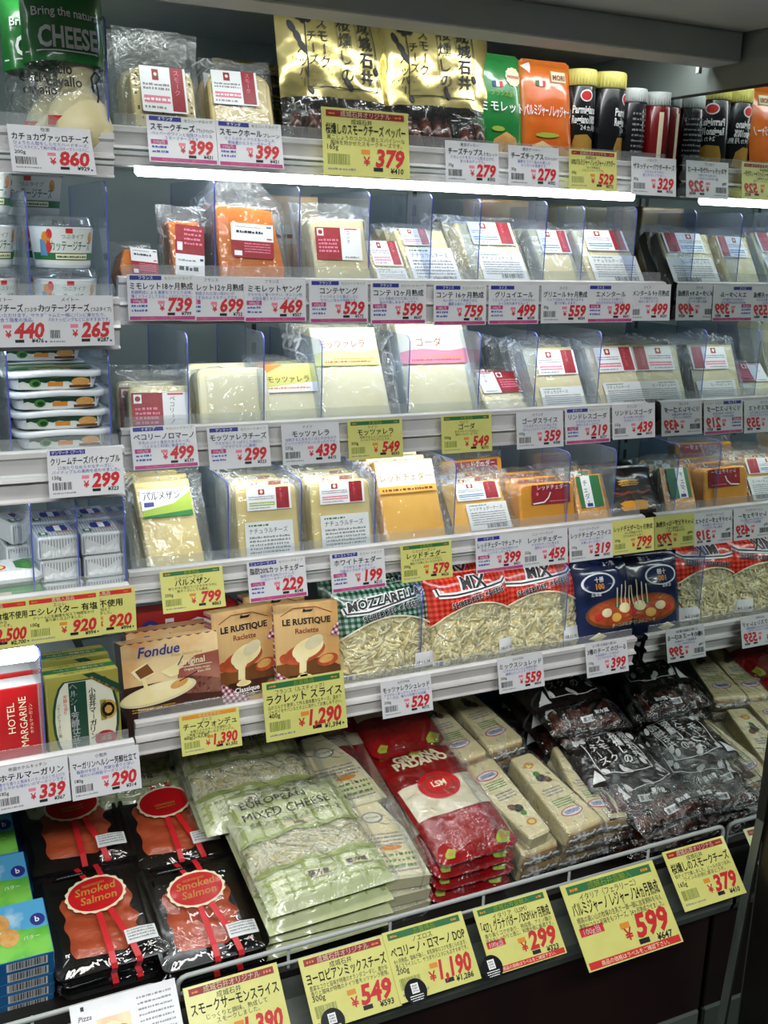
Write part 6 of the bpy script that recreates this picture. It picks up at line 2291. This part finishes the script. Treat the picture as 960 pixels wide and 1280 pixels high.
# bags of mixed cheese
def mixed_bag(label, w, h, seed, d=.032):
    t = thing('mixed_cheese_bag', label, 'bag', 'pale green bags of mixed cheese')
    fr, bk = bag_fn(w, h, d, seed, .006, 5, .022, 8)
    lo, hi = .30, .56
    win = lambda x, z: lo * h < z < hi * h
    b = MB()
    def part(z0, z1, m_, nv):
        b.grid(lambda s, q: fr((s - .5) * w, h * (z0 + (z1 - z0) * q)), 30, nv, m_)
    part(0, lo, 'bag_lime', 12)
    part(hi, 1, 'bag_lime', 18)
    b.grid(lambda s, q: bk((s - .5) * w, q * h), 12, 14, 'bag_lime')
    base = b.build('printed_film', t)
    b = MB()
    part(lo, hi, 'crinkle_film', 12)
    b.build('window', t)
    b = MB()
    inn = lambda x, z, l=0: (fr(x, z)[0], fr(x, z)[1] + .004, z)
    b.grid(lambda s, q: inn((s - .5) * w * .97, h * (lo - .02 + (hi - lo + .04) * q)), 20, 10, 'cheese_white')
    strands(b, inn, lambda x, z: True, 240, 'cheese_white', seed, .022, .002, (-w * .46, h * lo, w * .46, h * hi))
    b.build('mixed_cheese', t)['kind'] = 'stuff'
    b = MB()
    f = lambda x, z: fr(x, z, .0026)
    f2 = lambda x, z: fr(x, z, .0036)
    for k in range(7):
        x = -w * .44 + w * .88 * k / 6
        b.line([(x, h * .06), (x, h * lo)], .0030 if k % 2 else .0055, f, 'lime_stripe')
        b.line([(x, h * hi), (x, h * .96)], .0030 if k % 2 else .0055, f, 'lime_stripe')
    for z in (.10, .16, .22, .28):
        b.line([(-w * .48, h * z), (w * .48, h * z)], .0035, f, 'lime_stripe')
    n = 14
    for z0 in (hi, lo):
        b.line([(-w * .49 + w * .98 * k / n, h * (z0 + .008 * sin(k * 1.3))) for k in range(n + 1)], .006, f, 'lime_stripe')
    b.text('EUROPEAN', -w * .38, h * .83, h * .098, f2, 'ink_black', .0, w * .56)
    b.text('MIXED CHEESE', -w * .40, h * .72, h * .098, f2, 'ink_black', .0, w * .82)
    b.text('成城石井ヨーロピアンミックスチーズ', -w * .38, h * .65, h * .05, f2, 'ink_black', .0, w * .76)
    b.rect(-w * .12, h * .585, w * .10, h * .63, f, 'ink_cream', 4)
    b.text('300g', -w * .01, h * .592, h * .042, f2, 'ink_black', .01, None, 'C')
    for (x, z) in ((.16, .16), (-.16, .14)):
        b.rect(w * x, h * z, w * (x + .22), h * (z + .06), f, 'ink_cream', 5)
        b.text('要冷蔵', w * (x + .02), h * (z + .008), h * .052, f2, 'ink_black', .02)
    b.build('print', base)
    return t


def well_size(pl, pr, k):
    a, b_ = well(*pl, k), well(*pr, k)
    return (a[0] + b_[0]) / 2, (a[1] + b_[1]) / 2, b_[0] - a[0]


X, s, W = well_size((342, 1142), (496, 1098), .112)
W = W * 1.02
bw, bh = W, W * 1.12
t = mixed_bag('pale green bag of mixed cheese topping the front pile, wrapped in crinkled film', bw, bh, 61)
lay(t, X - .002, s, .090, .05)
for k, wd in enumerate(('third', 'second')):
    lay_copy(t, 'pale green bag of mixed cheese, ' + wd + ' from the bottom of the front pile', X + .004 * (k - .5), s - .006 + .004 * k, .058 - .030 * k, .03 - .05 * k)
lay_copy(t, 'pale green bag of mixed cheese at the bottom of the front pile', X, s - .004, .0, .02)
b = MB()   # loose outer overwrap on the top bag
fr_, bk_ = bag_fn(bw * 1.06, bh * 1.04, .040, 77, .0075, 5, .02, 8)
b.grid(lambda q, v: fr_((q - .5) * bw * 1.06, v * bh * 1.04 - .004), 44, 44, 'crinkle_film')
ow = b.build('overwrap', t)
ow.location = (0, -.0015, 0)
X2, s2, W2 = well_size((262, 1028), (412, 1000), .112)
t2 = lay_copy(t, 'pale green bag of mixed cheese topping the rear pile behind the front pile', X2 - .004, s + bh * .76, .080, .0, .04)
for k in range(3):
    lay_copy(t, 'pale green bag of mixed cheese, ' + ('lowest', 'second', 'third')[k] + ' of the rear pile', X2 - .002, s + bh * .92, .002 + .026 * k, .02)
for k, (px, py) in enumerate(((130, 968), (205, 958))):
    xx, ss = well(px, py + 26, .05)
    lay_copy(t, 'pale green bag of mixed cheese behind the ' + ('rear tray on the cookie box side' if k == 0 else 'rear tray beside the green bags'), xx - .02, ss - .02, .03, .03, .08)


# white cheese wedges
def white_wedge(label, w, h):
    t = thing('cheese_wedge', label, 'cheese', 'white cheese wedges in shrink film')
    d = .030
    pl = [(-w * .5, 0), (w * .5, 0), (w * .40, h * .55), (w * .12, h), (-w * .20, h), (-w * .46, h * .5)]
    b = MB()
    b.prism(pl, -d, 0, 'cheese_white', .004)
    b.build('cheese', t)
    b = MB()
    f, f2 = flat(-d - .0005), flat(-d - .0008)
    b.shape([(-w * .42, h * .06), (w * .42, h * .06), (w * .30, h * .56), (w * .08, h * .90), (-w * .14, h * .90), (-w * .36, h * .5)], f, 'cheese_ivory')
    b.ellipse(-w * .02, h * .72, w * .16, h * .07, f2, 'ink_grey', 20)
    b.ellipse(-w * .02, h * .72, w * .13, h * .055, flat(-d - .001), 'cheese_white', 20)
    b.text('PECORINO', -w * .02, h * .705, w * .06, flat(-d - .0012), 'ink_grey', .02, w * .2, 'C')
    b.dashes(-w * .30, w * .30, h * .50, h * .022, f2, 'ink_grey', 5, 4, 2)
    b.ellipse(w * .08, h * .34, w * .16, h * .03, f2, 'ink_orange', 16)
    b.dashes(-w * .34, w * .36, h * .24, h * .03, f2, 'avocado_print', 6, 3, 2.1)
    b.dashes(-w * .34, w * .36, h * .10, h * .02, f2, 'ink_grey', 8, 2, 2)
    b.build('printed_label', t)
    b = MB()
    film_mesh(b, w, h, d, w * 1.08, h * 1.04, 81, 'crinkle_film', .004, .004)
    b.build('shrink_film', t)
    return t


X, s, W = well_size((466, 1120), (540, 1088), .085)
ww = .111
t = white_wedge('white cheese wedge topping the pile between the green bags and the red packs', ww, .163)
xw = well(505, 1105, .085)[0] - .010
lay(t, xw, s + .006, .062, -.12)
lay_copy(t, 'white cheese wedge, middle of the pile between the green bags and the red packs', xw + .006, s, .031, -.02)
lay_copy(t, 'white cheese wedge lowest of the pile between green bags and red packs', xw + .012, s - .002, .0, .03)
lay_copy(t, 'white cheese wedge topping the rear pile under the blue liner', xw - .004, s + .15, .070, .06)
lay_copy(t, 'white cheese wedge, middle of the rear pile beside the green bags', xw, s + .158, .035, -.05)
lay_copy(t, 'white cheese wedge at the bottom of the rear pile beside the green bags', xw + .004, s + .16, .002, .05)


# red packs of grated hard cheese
def red_pack(label, w, h, seed):
    t = thing('red_cheese_pack', label, 'pack', 'red packs of hard cheese')
    d = .026
    fr, bk = bag_fn(w, h, d, seed, .0022, 7, .015)
    b = MB()
    def clip(fn):
        def g(s, q):
            z, r = q * h, .014
            e = 0
            if z < r: e = r - sqrt(max(0, r * r - (r - z) ** 2))
            if z > h - r: e = r - sqrt(max(0, r * r - (z - h + r) ** 2))
            return fn((s - .5) * (w - 2 * e), z)
        return g
    b.grid(clip(fr), 26, 40, 'pack_red')
    b.grid(clip(bk), 12, 16, 'pack_red')
    base = b.build('wrapper', t)
    b = MB()
    f = lambda l: (lambda x, z: fr(x, z, l))
    def patch(z0, z1, m_, l, notch=0.0):
        b.grid(lambda q, v: f(l)((q - .5) * w * .94, h * (z0 + (z1 - z0) * v) + (h * notch * max(0, 1 - abs(q - .5) * 5) * (1 - v))), 22, 10, m_)
    patch(.36, .66, 'pack_cream', .0012)
    b.ellipse(0, h * .60, w * .26, w * .20, f(.0022), 'sticker_red', 24)
    b.ellipse(0, h * .60, w * .19, w * .145, f(.0028), 'ink_brown', 24)
    b.ellipse(0, h * .60, w * .165, w * .12, f(.0032), 'sticker_red', 24)
    b.text('LSM', 0, h * .585, w * .11, f(.0038), 'ink_cream', .03, None, 'C')
    b.text('GRANA', 0, h * .89, w * .17, f(.0018), 'ink_cream', .05, w * .7, 'C')
    b.text('PADANO', 0, h * .82, w * .17, f(.0018), 'ink_cream', .05, w * .7, 'C')
    for (x, z, r) in ((.02, .955, .09), (.32, .07, .10), (-.36, .06, .07)):
        b.ellipse(w * x, h * z, w * r, w * r * .7, f(.0018), 'ink_lime', 9, .3, .2, 5)
        b.ellipse(w * x, h * z, w * r * .5, w * r * .35, f(.0022), 'ink_gold', 7)
    b.build('print', base)
    b = MB()
    fr2, _ = bag_fn(w * 1.04, h * 1.02, d + .006, seed + 5, .005, 5, .02)
    b.grid(lambda q, v: fr2((q - .5) * w * 1.04, v * h * 1.02 - h * .01), 30, 40, 'glossy_film')
    fm = b.build('outer_film', t)
    fm.location = (0, .0025, 0)
    return t


X, s, W = well_size((552, 1088), (655, 1042), .105)
pw = W * .90
ph = pw * 1.62
t = red_pack('red cheese pack topping the front pile, glossy with a cream band', pw, ph, 91)
lay(t, X + .004, s + .004, .078, .06)
for k, wd in enumerate(('lowest', 'second from the bottom', 'third from the bottom')):
    lay_copy(t, 'red cheese pack, ' + wd + ' of the front pile', X + .003 * (k % 2), s + .002 * k - .004, .026 * k, .02 * (k - 1))
lay_copy(t, 'red cheese pack topping the rear pile with its wax seal upright', X - .002, s + ph + .006, .074, .02)
for k in range(2):
    lay_copy(t, 'red cheese pack, ' + ('lowest', 'middle')[k] + ' of the rear pile', X, s + ph + .008, .002 + .034 * k, .0)
# second column, leaning against the divider on the white wedge side
lay_copy(t, 'red cheese pack lying askew behind the divider on the white wedge side', X - pw * .55, s + ph * .86, .060, -.10, -.05)
lay_copy(t, 'lower red cheese pack behind the divider on the white wedge side', X - pw * .50, s + ph * .80, .030, .0)


# aged cheese wedges
def aged_wedge(label, w0, w1, h, d, flip=False):
    t = thing('aged_cheese_wedge', label, 'cheese', 'long aged cheese wedges')
    pl = [(-w0 / 2, .004), (-w0 / 2 + .004, 0), (w0 / 2 - .004, 0), (w0 / 2, .004), (w1 / 2, h - .004), (w1 / 2 - .004, h), (-w1 / 2 + .004, h), (-w1 / 2, h - .004)]
    b = MB()
    b.prism(pl, -d, 0, 'cheese_pale', .003)
    b.box(-w0 / 2 + .0035, w0 / 2 - .0035, -d + .003, -.003, -.003, .0005, 'rind_tan', .0012)
    b.build('cheese', t)
    b = MB()
    f, f2, f3 = flat(-d - .0005), flat(-d - .0008), flat(-d - .0011)
    k = w0
    b.shape([(-k * .40, h * .12), (k * .40, h * .12), (w1 * .42, h * .95), (-w1 * .42, h * .95)], f, 'cheese_ivory')
    b.ellipse(0, h * .20, k * .30, h * .055, f2, 'ink_red', 22)
    b.ellipse(0, h * .20, k * .27, h * .045, f3, 'sticker_white', 22)
    b.text('PARMIGIANO', 0, h * .20, k * .075, flat(-d - .0014), 'ink_blue', .02, k * .42, 'C')
    b.text('REGGIANO', 0, h * .178, k * .075, flat(-d - .0014), 'ink_blue', .02, k * .38, 'C')
    b.dashes(-k * .26, k * .26, h * .36, h * .014, f2, 'avocado_print', 5, 4, 1.9)
    b.dashes(-k * .26, k * .24, h * .50, h * .018, f2, 'ink_grey', 9, 3, 1.9)
    b.ellipse(-w1 * .05, h * .66, k * .13, h * .05, f2, 'pepper', 8, .4)
    b.ellipse(k * .10, h * .62, k * .10, h * .04, f2, 'wood_dark', 8, -.3)
    b.ellipse(-k * .05, h * .72, k * .09, h * .035, f2, 'avocado_print', 8)
    b.ellipse(-w1 * .08, h * .84, w1 * .22, w1 * .16, f2, 'ink_orange', 18)
    b.ellipse(-w1 * .08, h * .84, w1 * .13, w1 * .09, f3, 'card_yellow', 14)
    b.build('printed_label', t)
    b = MB()
    def fn(q, v):
        z = -.014 + v * (h + .024)
        zc = min(max(z / h, 0), 1)
        w_ = (w0 + (w1 - w0) * zc) / 2 + .003
        o = max(-z, z - h, 0)
        a = (q - .5) * 2
        y = -d - .0022 if abs(a) < .72 else -d - .0022 + (d) * (abs(a) - .72) / .28
        x = max(-1, min(1, a / .72)) * w_
        x += nz(z * 60, a * 3, 4) * .003 * (.3 + 60 * o)
        y += nz(x * 60, z * 60, 6) * .0016 + (o * .9) + nz(x * 90, z * 90, 2) * o * .5
        return (x, min(y, 0), z)
    b.grid(fn, 26, 34, 'crinkle_film')
    b.build('shrink_film', t)
    b = MB()
    for q0, off in ((0, 0.0), (1, .0045)):
        b.grid(lambda q, v: (-w0 * .50 + w0 * q, -d * (.20 + .55 * q0 * .4) - v * .016 + nz(q * 9, v * 4, 3 + q0) * .005, -.004 - off + nz(q * 14, v * 3, 7 + q0) * .006 - .004 * sin(v * pi)), 24, 5, 'crinkle_film')
    b.tube([(-w0 * .48 + w0 * .96 * k / 14, -d * .55 + nz(k * 1.3, 2, 1) * .007, -.006 + nz(k * 1.7, 5, 2) * .004) for k in range(15)], .0016, 'seal_white', 6)
    b.build('gathered_end', t)
    return t


dz = .034
X, s, W = well_size((716, 1062), (776, 1024), .088)
xg, sg = well(731, 1036, .088)
t = aged_wedge('long aged cheese wedge topping the pile, broad end towards the wire guard', .074, .044, .174, dz)
lay(t, xg, sg, .060, .12)
lay_copy(t, 'long aged cheese wedge lying beside the topmost one, on the black bag side', xg + .055, sg + .008, .052, -.12)
lay_copy(t, 'long aged cheese wedge, middle of the pile under the topmost wedge', xg + .006, sg + .002, .030, .04)
lay_copy(t, 'long aged cheese wedge at the bottom of the pile under the topmost wedge', xg + .002, sg + .004, .0, .06)
lay_copy(t, 'long aged cheese wedge, middle of the pile on the black bag side', xg + .066, sg + .004, .026, -.02)
lay_copy(t, 'long aged cheese wedge at the bottom of the pile on the black bag side', xg + .070, sg + .006, .0, .0)
xh, sh = well(672, 1052, .075)
r_ = dup(t, 'long aged cheese wedge with its narrow end forward, beside the red packs')
r_.location = wp(xh - .022, sh + .175, .052)
r_.rotation_euler = (Matrix.Rotation(ALPHA, 4, 'X') @ Matrix.Rotation(pi + .16, 4, 'Z') @ Matrix.Rotation(-pi / 2, 4, 'X')).to_euler()
lay_copy(t, 'long aged cheese wedge standing lower by the red packs, middle of its pile', xh + .010, sh - .002, .024, .10)
lay_copy(t, 'long aged cheese wedge lowest of the pile by the red packs', xh + .012, sh - .004, -.004, .10)
lay_copy(t, 'long aged cheese wedge at the back, beside the red packs and the liner', xh - .026, sh + .185, .055, .10)
lay_copy(t, 'long aged cheese wedge at the back, next to the black bags', xh + .050, sh + .190, .062, .14)
lay_copy(t, 'lower long aged cheese wedge at the back, next to the black bags', xh + .046, sh + .19, .030, .10)


# black bags of smoked cheese
def black_bag(label, w, h, seed):
    t = thing('black_cheese_bag', label, 'bag', 'black bags of smoked cheese')
    th = .030
    fr, bk = bag_fn(w, h, th, seed, .006, 4, .03, 6)
    cut = .30
    b = MB()
    b.grid(lambda q, v: fr((q - .5) * w, h * (cut + (1 - cut) * v)), 32, 26, 'bag_black')
    b.grid(lambda q, v: bk((q - .5) * w, h * v), 12, 14, 'bag_black')
    base = b.build('printed_film', t)
    b = MB()
    b.grid(lambda q, v: fr((q - .5) * w, h * cut * v), 32, 16, 'glossy_film')
    b.build('window', t)
    rnd = random.Random(seed)
    for k in range(8):
        b = MB()
        x = -w * .40 + w * .8 * k / 7
        l = h * rnd.uniform(.20, .26)
        z0 = h * rnd.uniform(.05, .08)
        y = -th * .5 + rnd.uniform(.0, .004)
        a = rnd.uniform(-.35, .35)
        pts = [(x + sin(a) * l * q, y, z0 + cos(a) * l * q) for q in (0, .12, .5, .88, 1)]
        b.tube(pts, .0085, 'smoked_brown', 9)
        b.build('smoked_cheese_stick', t)
    b = MB()
    f = lambda x, z: fr(x, z, .0016)
    b.line([(-w * .22, h * .90), (w * .34, h * .90), (w * .38, h * .44), (w * .2, h * .40), (-w * .28, h * .42), (-w * .30, h * .80)], .0016, f, 'ink_white')
    for q in range(6):
        g = 2 * pi * q / 6
        b.ellipse(-w * .30 + .010 * cos(g), h * .88 + .010 * sin(g), .0085, .006, f, 'ink_white', 10, g)
    b.vtext('成城石井', w * .24, h * .90, w * .105, f, 'ink_white', .025, 1.02)
    b.vtext('桜燻しの', w * .09, h * .88, w * .12, f, 'ink_white', .025, .96)
    b.vtext('スモーク', -w * .08, h * .88, w * .12, f, 'ink_white', .025, .92)
    b.vtext('チーズ', -w * .22, h * .78, w * .12, f, 'ink_white', .025, .92)
    for (x, z) in ((.30, .50), (.34, .55), (.0, .46), (.05, .43), (-.24, .45), (.40, .84)):
        b.ellipse(w * x, h * z, .005, .0085, f, 'ink_white', 10, .5)
    b.shape([(-w * .46, h * .36), (-w * .34, h * .50), (-w * .30, h * .36)], f, 'ink_white')
    b.rect(w * .10, h * .12, w * .36, h * .19, lambda x, z: fr(x, z, .002), 'jar_black', 4)
    b.text('要冷蔵', w * .12, h * .135, h * .05, lambda x, z: fr(x, z, .0026), 'ink_white', .02)
    b.rect(-w * .08, h * .08, w * .08, h * .14, lambda x, z: fr(x, z, .002), 'sticker_spec', 4)
    b.text('要冷蔵', -w * .06, h * .09, h * .042, lambda x, z: fr(x, z, .0026), 'ink_black', .01)
    b.build('print', base)
    b = MB()
    fr2, _ = bag_fn(w * 1.05, h * 1.05, th + .008, seed + 3, .0065, 4, .025, 6)
    b.grid(lambda q, v: fr2((q - .5) * w * 1.05, v * h * 1.05 - h * .03), 36, 40, 'glossy_film')
    o = b.build('outer_film', t)
    o.location = (0, .0005, 0)
    return t


xa, sa = well(795, 1040, .085)
xb, sb = well(905, 1000, .085)
bw_ = .158
bh_ = .195
t = black_bag('black bag of smoked cheese topping the front pile beside the aged wedges', bw_, bh_, 101)
xk = xa + bw_ * .46 + .014
lay(t, xk, sa - .004, .068, .12, -.02)
for k, wd in enumerate(('lowest', 'middle')):
    lay_copy(t, 'black bag of smoked cheese, ' + wd + ' of the front pile beside the aged wedges', xk + .004, sa - .006, .002 + .032 * k, .05)
t2 = black_bag('black bag of smoked cheese topping the front pile against the mirror', bw_, bh_, 107)
xm_ = XM - bw_ * .5 - .012
lay(t2, xm_, sa + .028, .072, -.05, .0)
for k, wd in enumerate(('lowest', 'middle')):
    lay_copy(t2, 'black bag of smoked cheese, ' + wd + ' of the front pile against the mirror', xm_, sa + .012, .002 + .034 * k, .0)
lay_copy(t2, 'black bag of smoked cheese topping the rear pile behind the aged wedges', xk - .030, sa + bh_ * 1.0, .085, .16, .06)
lay_copy(t, 'black bag of smoked cheese topping the rear pile against the mirror', xm_ - .010, sa + bh_ * 1.02, .100, -.02, .06)
for k, wd in enumerate(('lower', 'middle')):
    lay_copy(t2, wd + ' black bag of smoked cheese in the rear pile behind the aged wedges', xk - .020, sa + bh_ * 1.06, .008 + .036 * k, .06)
    lay_copy(t, wd + ' black bag of smoked cheese in the rear pile against the mirror', xm_ - .004, sa + bh_ * 1.06, .008 + .040 * k, .02)


# cookie boxes
def cookie_box(label, w, h, d):
    t = thing('cookie_box', label, 'box', 'blue cookie boxes')
    b = MB()
    b.box(-w / 2, w / 2, -d, 0, 0, h, 'cookie_blue', .001)
    b.rect(w * .18, -.0 + h * .0, w * .19, h * .001, flat(-d), 'cookie_blue')
    base = b.build('box', t)
    b = MB()
    f = lambda l: (lambda x, z: (x, -d - l, z))
    b.rect(-w * .495, h * .005, w * .495, h * .995, f(.0003), 'cookie_sky')
    n = 18
    pts = [(-w * .495, h * .005)] + [(-w * .495 + w * .99 * (1 - k / n) * 1.0, h * (.42 + .08 * sin((1 - k / n) * 5))) for k in range(n + 1)][::-1]
    for k in range(n):
        xa_, xb_ = -w * .495 + w * .99 * k / n, -w * .495 + w * .99 * (k + 1) / n
        b.face([f(.0006)(xa_, h * .005), f(.0006)(xb_, h * .005), f(.0006)(xb_, h * (.30 + .22 * (k + 1) / n + .04 * sin(k + 1))), f(.0006)(xa_, h * (.30 + .22 * k / n + .04 * sin(k)))], 'cookie_grass')
    b.ellipse(w * .20, h * .66, w * .075, h * .20, f(.0009), 'biscuit', 20)
    b.ellipse(w * .26, h * .40, w * .06, h * .16, f(.0012), 'biscuit', 20)
    b.ellipse(w * .17, h * .48, w * .05, h * .12, f(.0011), 'ink_white', 20)
    b.ellipse(w * .05, h * .50, w * .10, h * .22, f(.0009), 'ink_white', 20)
    b.ellipse(w * .44, h * .62, w * .045, h * .11, f(.0009), 'ink_blue', 18)
    b.text('b', w * .425, h * .58, h * .14, f(.0012), 'ink_white', .02)
    b.text('バター', w * .34, h * .30, h * .08, f(.0012), 'ink_white', .01)
    b.build('front_print', base)
    b = MB()
    g = lambda x, y: (x, y, -.0004)
    b.rect(w * .22, -d * .85, w * .46, -d * .15, g, 'ink_white')
    rnd = random.Random(4)
    x = w * .235
    while x < w * .45:
        q = rnd.choice((.0006, .0011, .0016))
        b.rect(x, -d * .85, min(x + q, w * .45), -d * .25, lambda x, y: (x, y, -.0008), 'ink_black')
        x += q + rnd.choice((.0007, .0012))
    b.build('side_print', base)
    return t


cw, ch_, cdp = .21, .065, .022
xr, sr = well(68, 1190, .095)
t = cookie_box('blue cookie box topping the front stack, meadow and biscuits on its lid', cw, ch_ * 1.35, cdp)
xc = xr - cw / 2
lay(t, xc, sr, .075)
for k, wd in enumerate(('lowest', 'second', 'third', 'fourth')):
    lay_copy(t, 'blue cookie box, ' + wd + ' from the bottom of the front stack', xc + .001 * (k % 2), sr + .001, .0215 * k - .0115, .0)
lay_copy(t, 'blue cookie box behind the front stack', xc - .012, sr + ch_ * 1.38, .070)
lay_copy(t, 'blue cookie box furthest back, under the red margarine shelf', xc - .018, sr + ch_ * 2.78, .068)
for k in range(3):
    lay_copy(t, 'blue cookie box, ' + ('lowest', 'second', 'third')[k] + ' in the stack behind the front one', xc - .01, sr + ch_ * 1.40, .0215 * k + .002)


# dividers standing in the well
def well_divider(pa, pb, k, label):
    xa, sa_ = well(*pa, k)
    xb, sb_ = well(*pb, k)
    x = (xa + xb) / 2
    L = abs(sb_ - sa_)
    t = thing('well_divider', label, 'divider', 'clear dividers in the well')
    t.location = wp(x, min(sa_, sb_), .001)
    t.rotation_euler = (ALPHA, 0, 0)
    b = MB()
    e = .0009
    pts = [(0, 0), (0, k - .012), (.004, k - .003), (.014, k), (L, k), (L, 0)]
    A = [(-e, y, z) for y, z in pts]
    B = [(e, y, z) for y, z in pts]
    b.face(A, 'acrylic')
    b.face(B[::-1], 'acrylic')
    b.build('plate', t)
    b = MB()
    for i in range(len(pts) - 1):
        b.face([A[i], A[i + 1], B[i + 1], B[i]], 'clear_lid')
    b.build('polished_edge', t)


well_divider((377, 937), (440, 990), .125, 'clear divider in the well between the green bags and the white wedges')
well_divider((436, 927), (549, 1070), .125, 'clear divider in the well between the white wedges and the red packs')
well_divider((521, 898), (660, 1030), .135, 'clear divider in the well between the red packs and the aged wedges')
well_divider((700, 905), (790, 1010), .09, 'clear divider in the well between the aged wedges and the black bags')


# a thing whose pieces hang on one part only: make them parts side by side
for o in [o for o in scene.objects if o.parent is None and o.type == 'EMPTY']:
    kids = list(o.children)
    if len(kids) == 1:
        for g in list(kids[0].children):
            g.parent = o
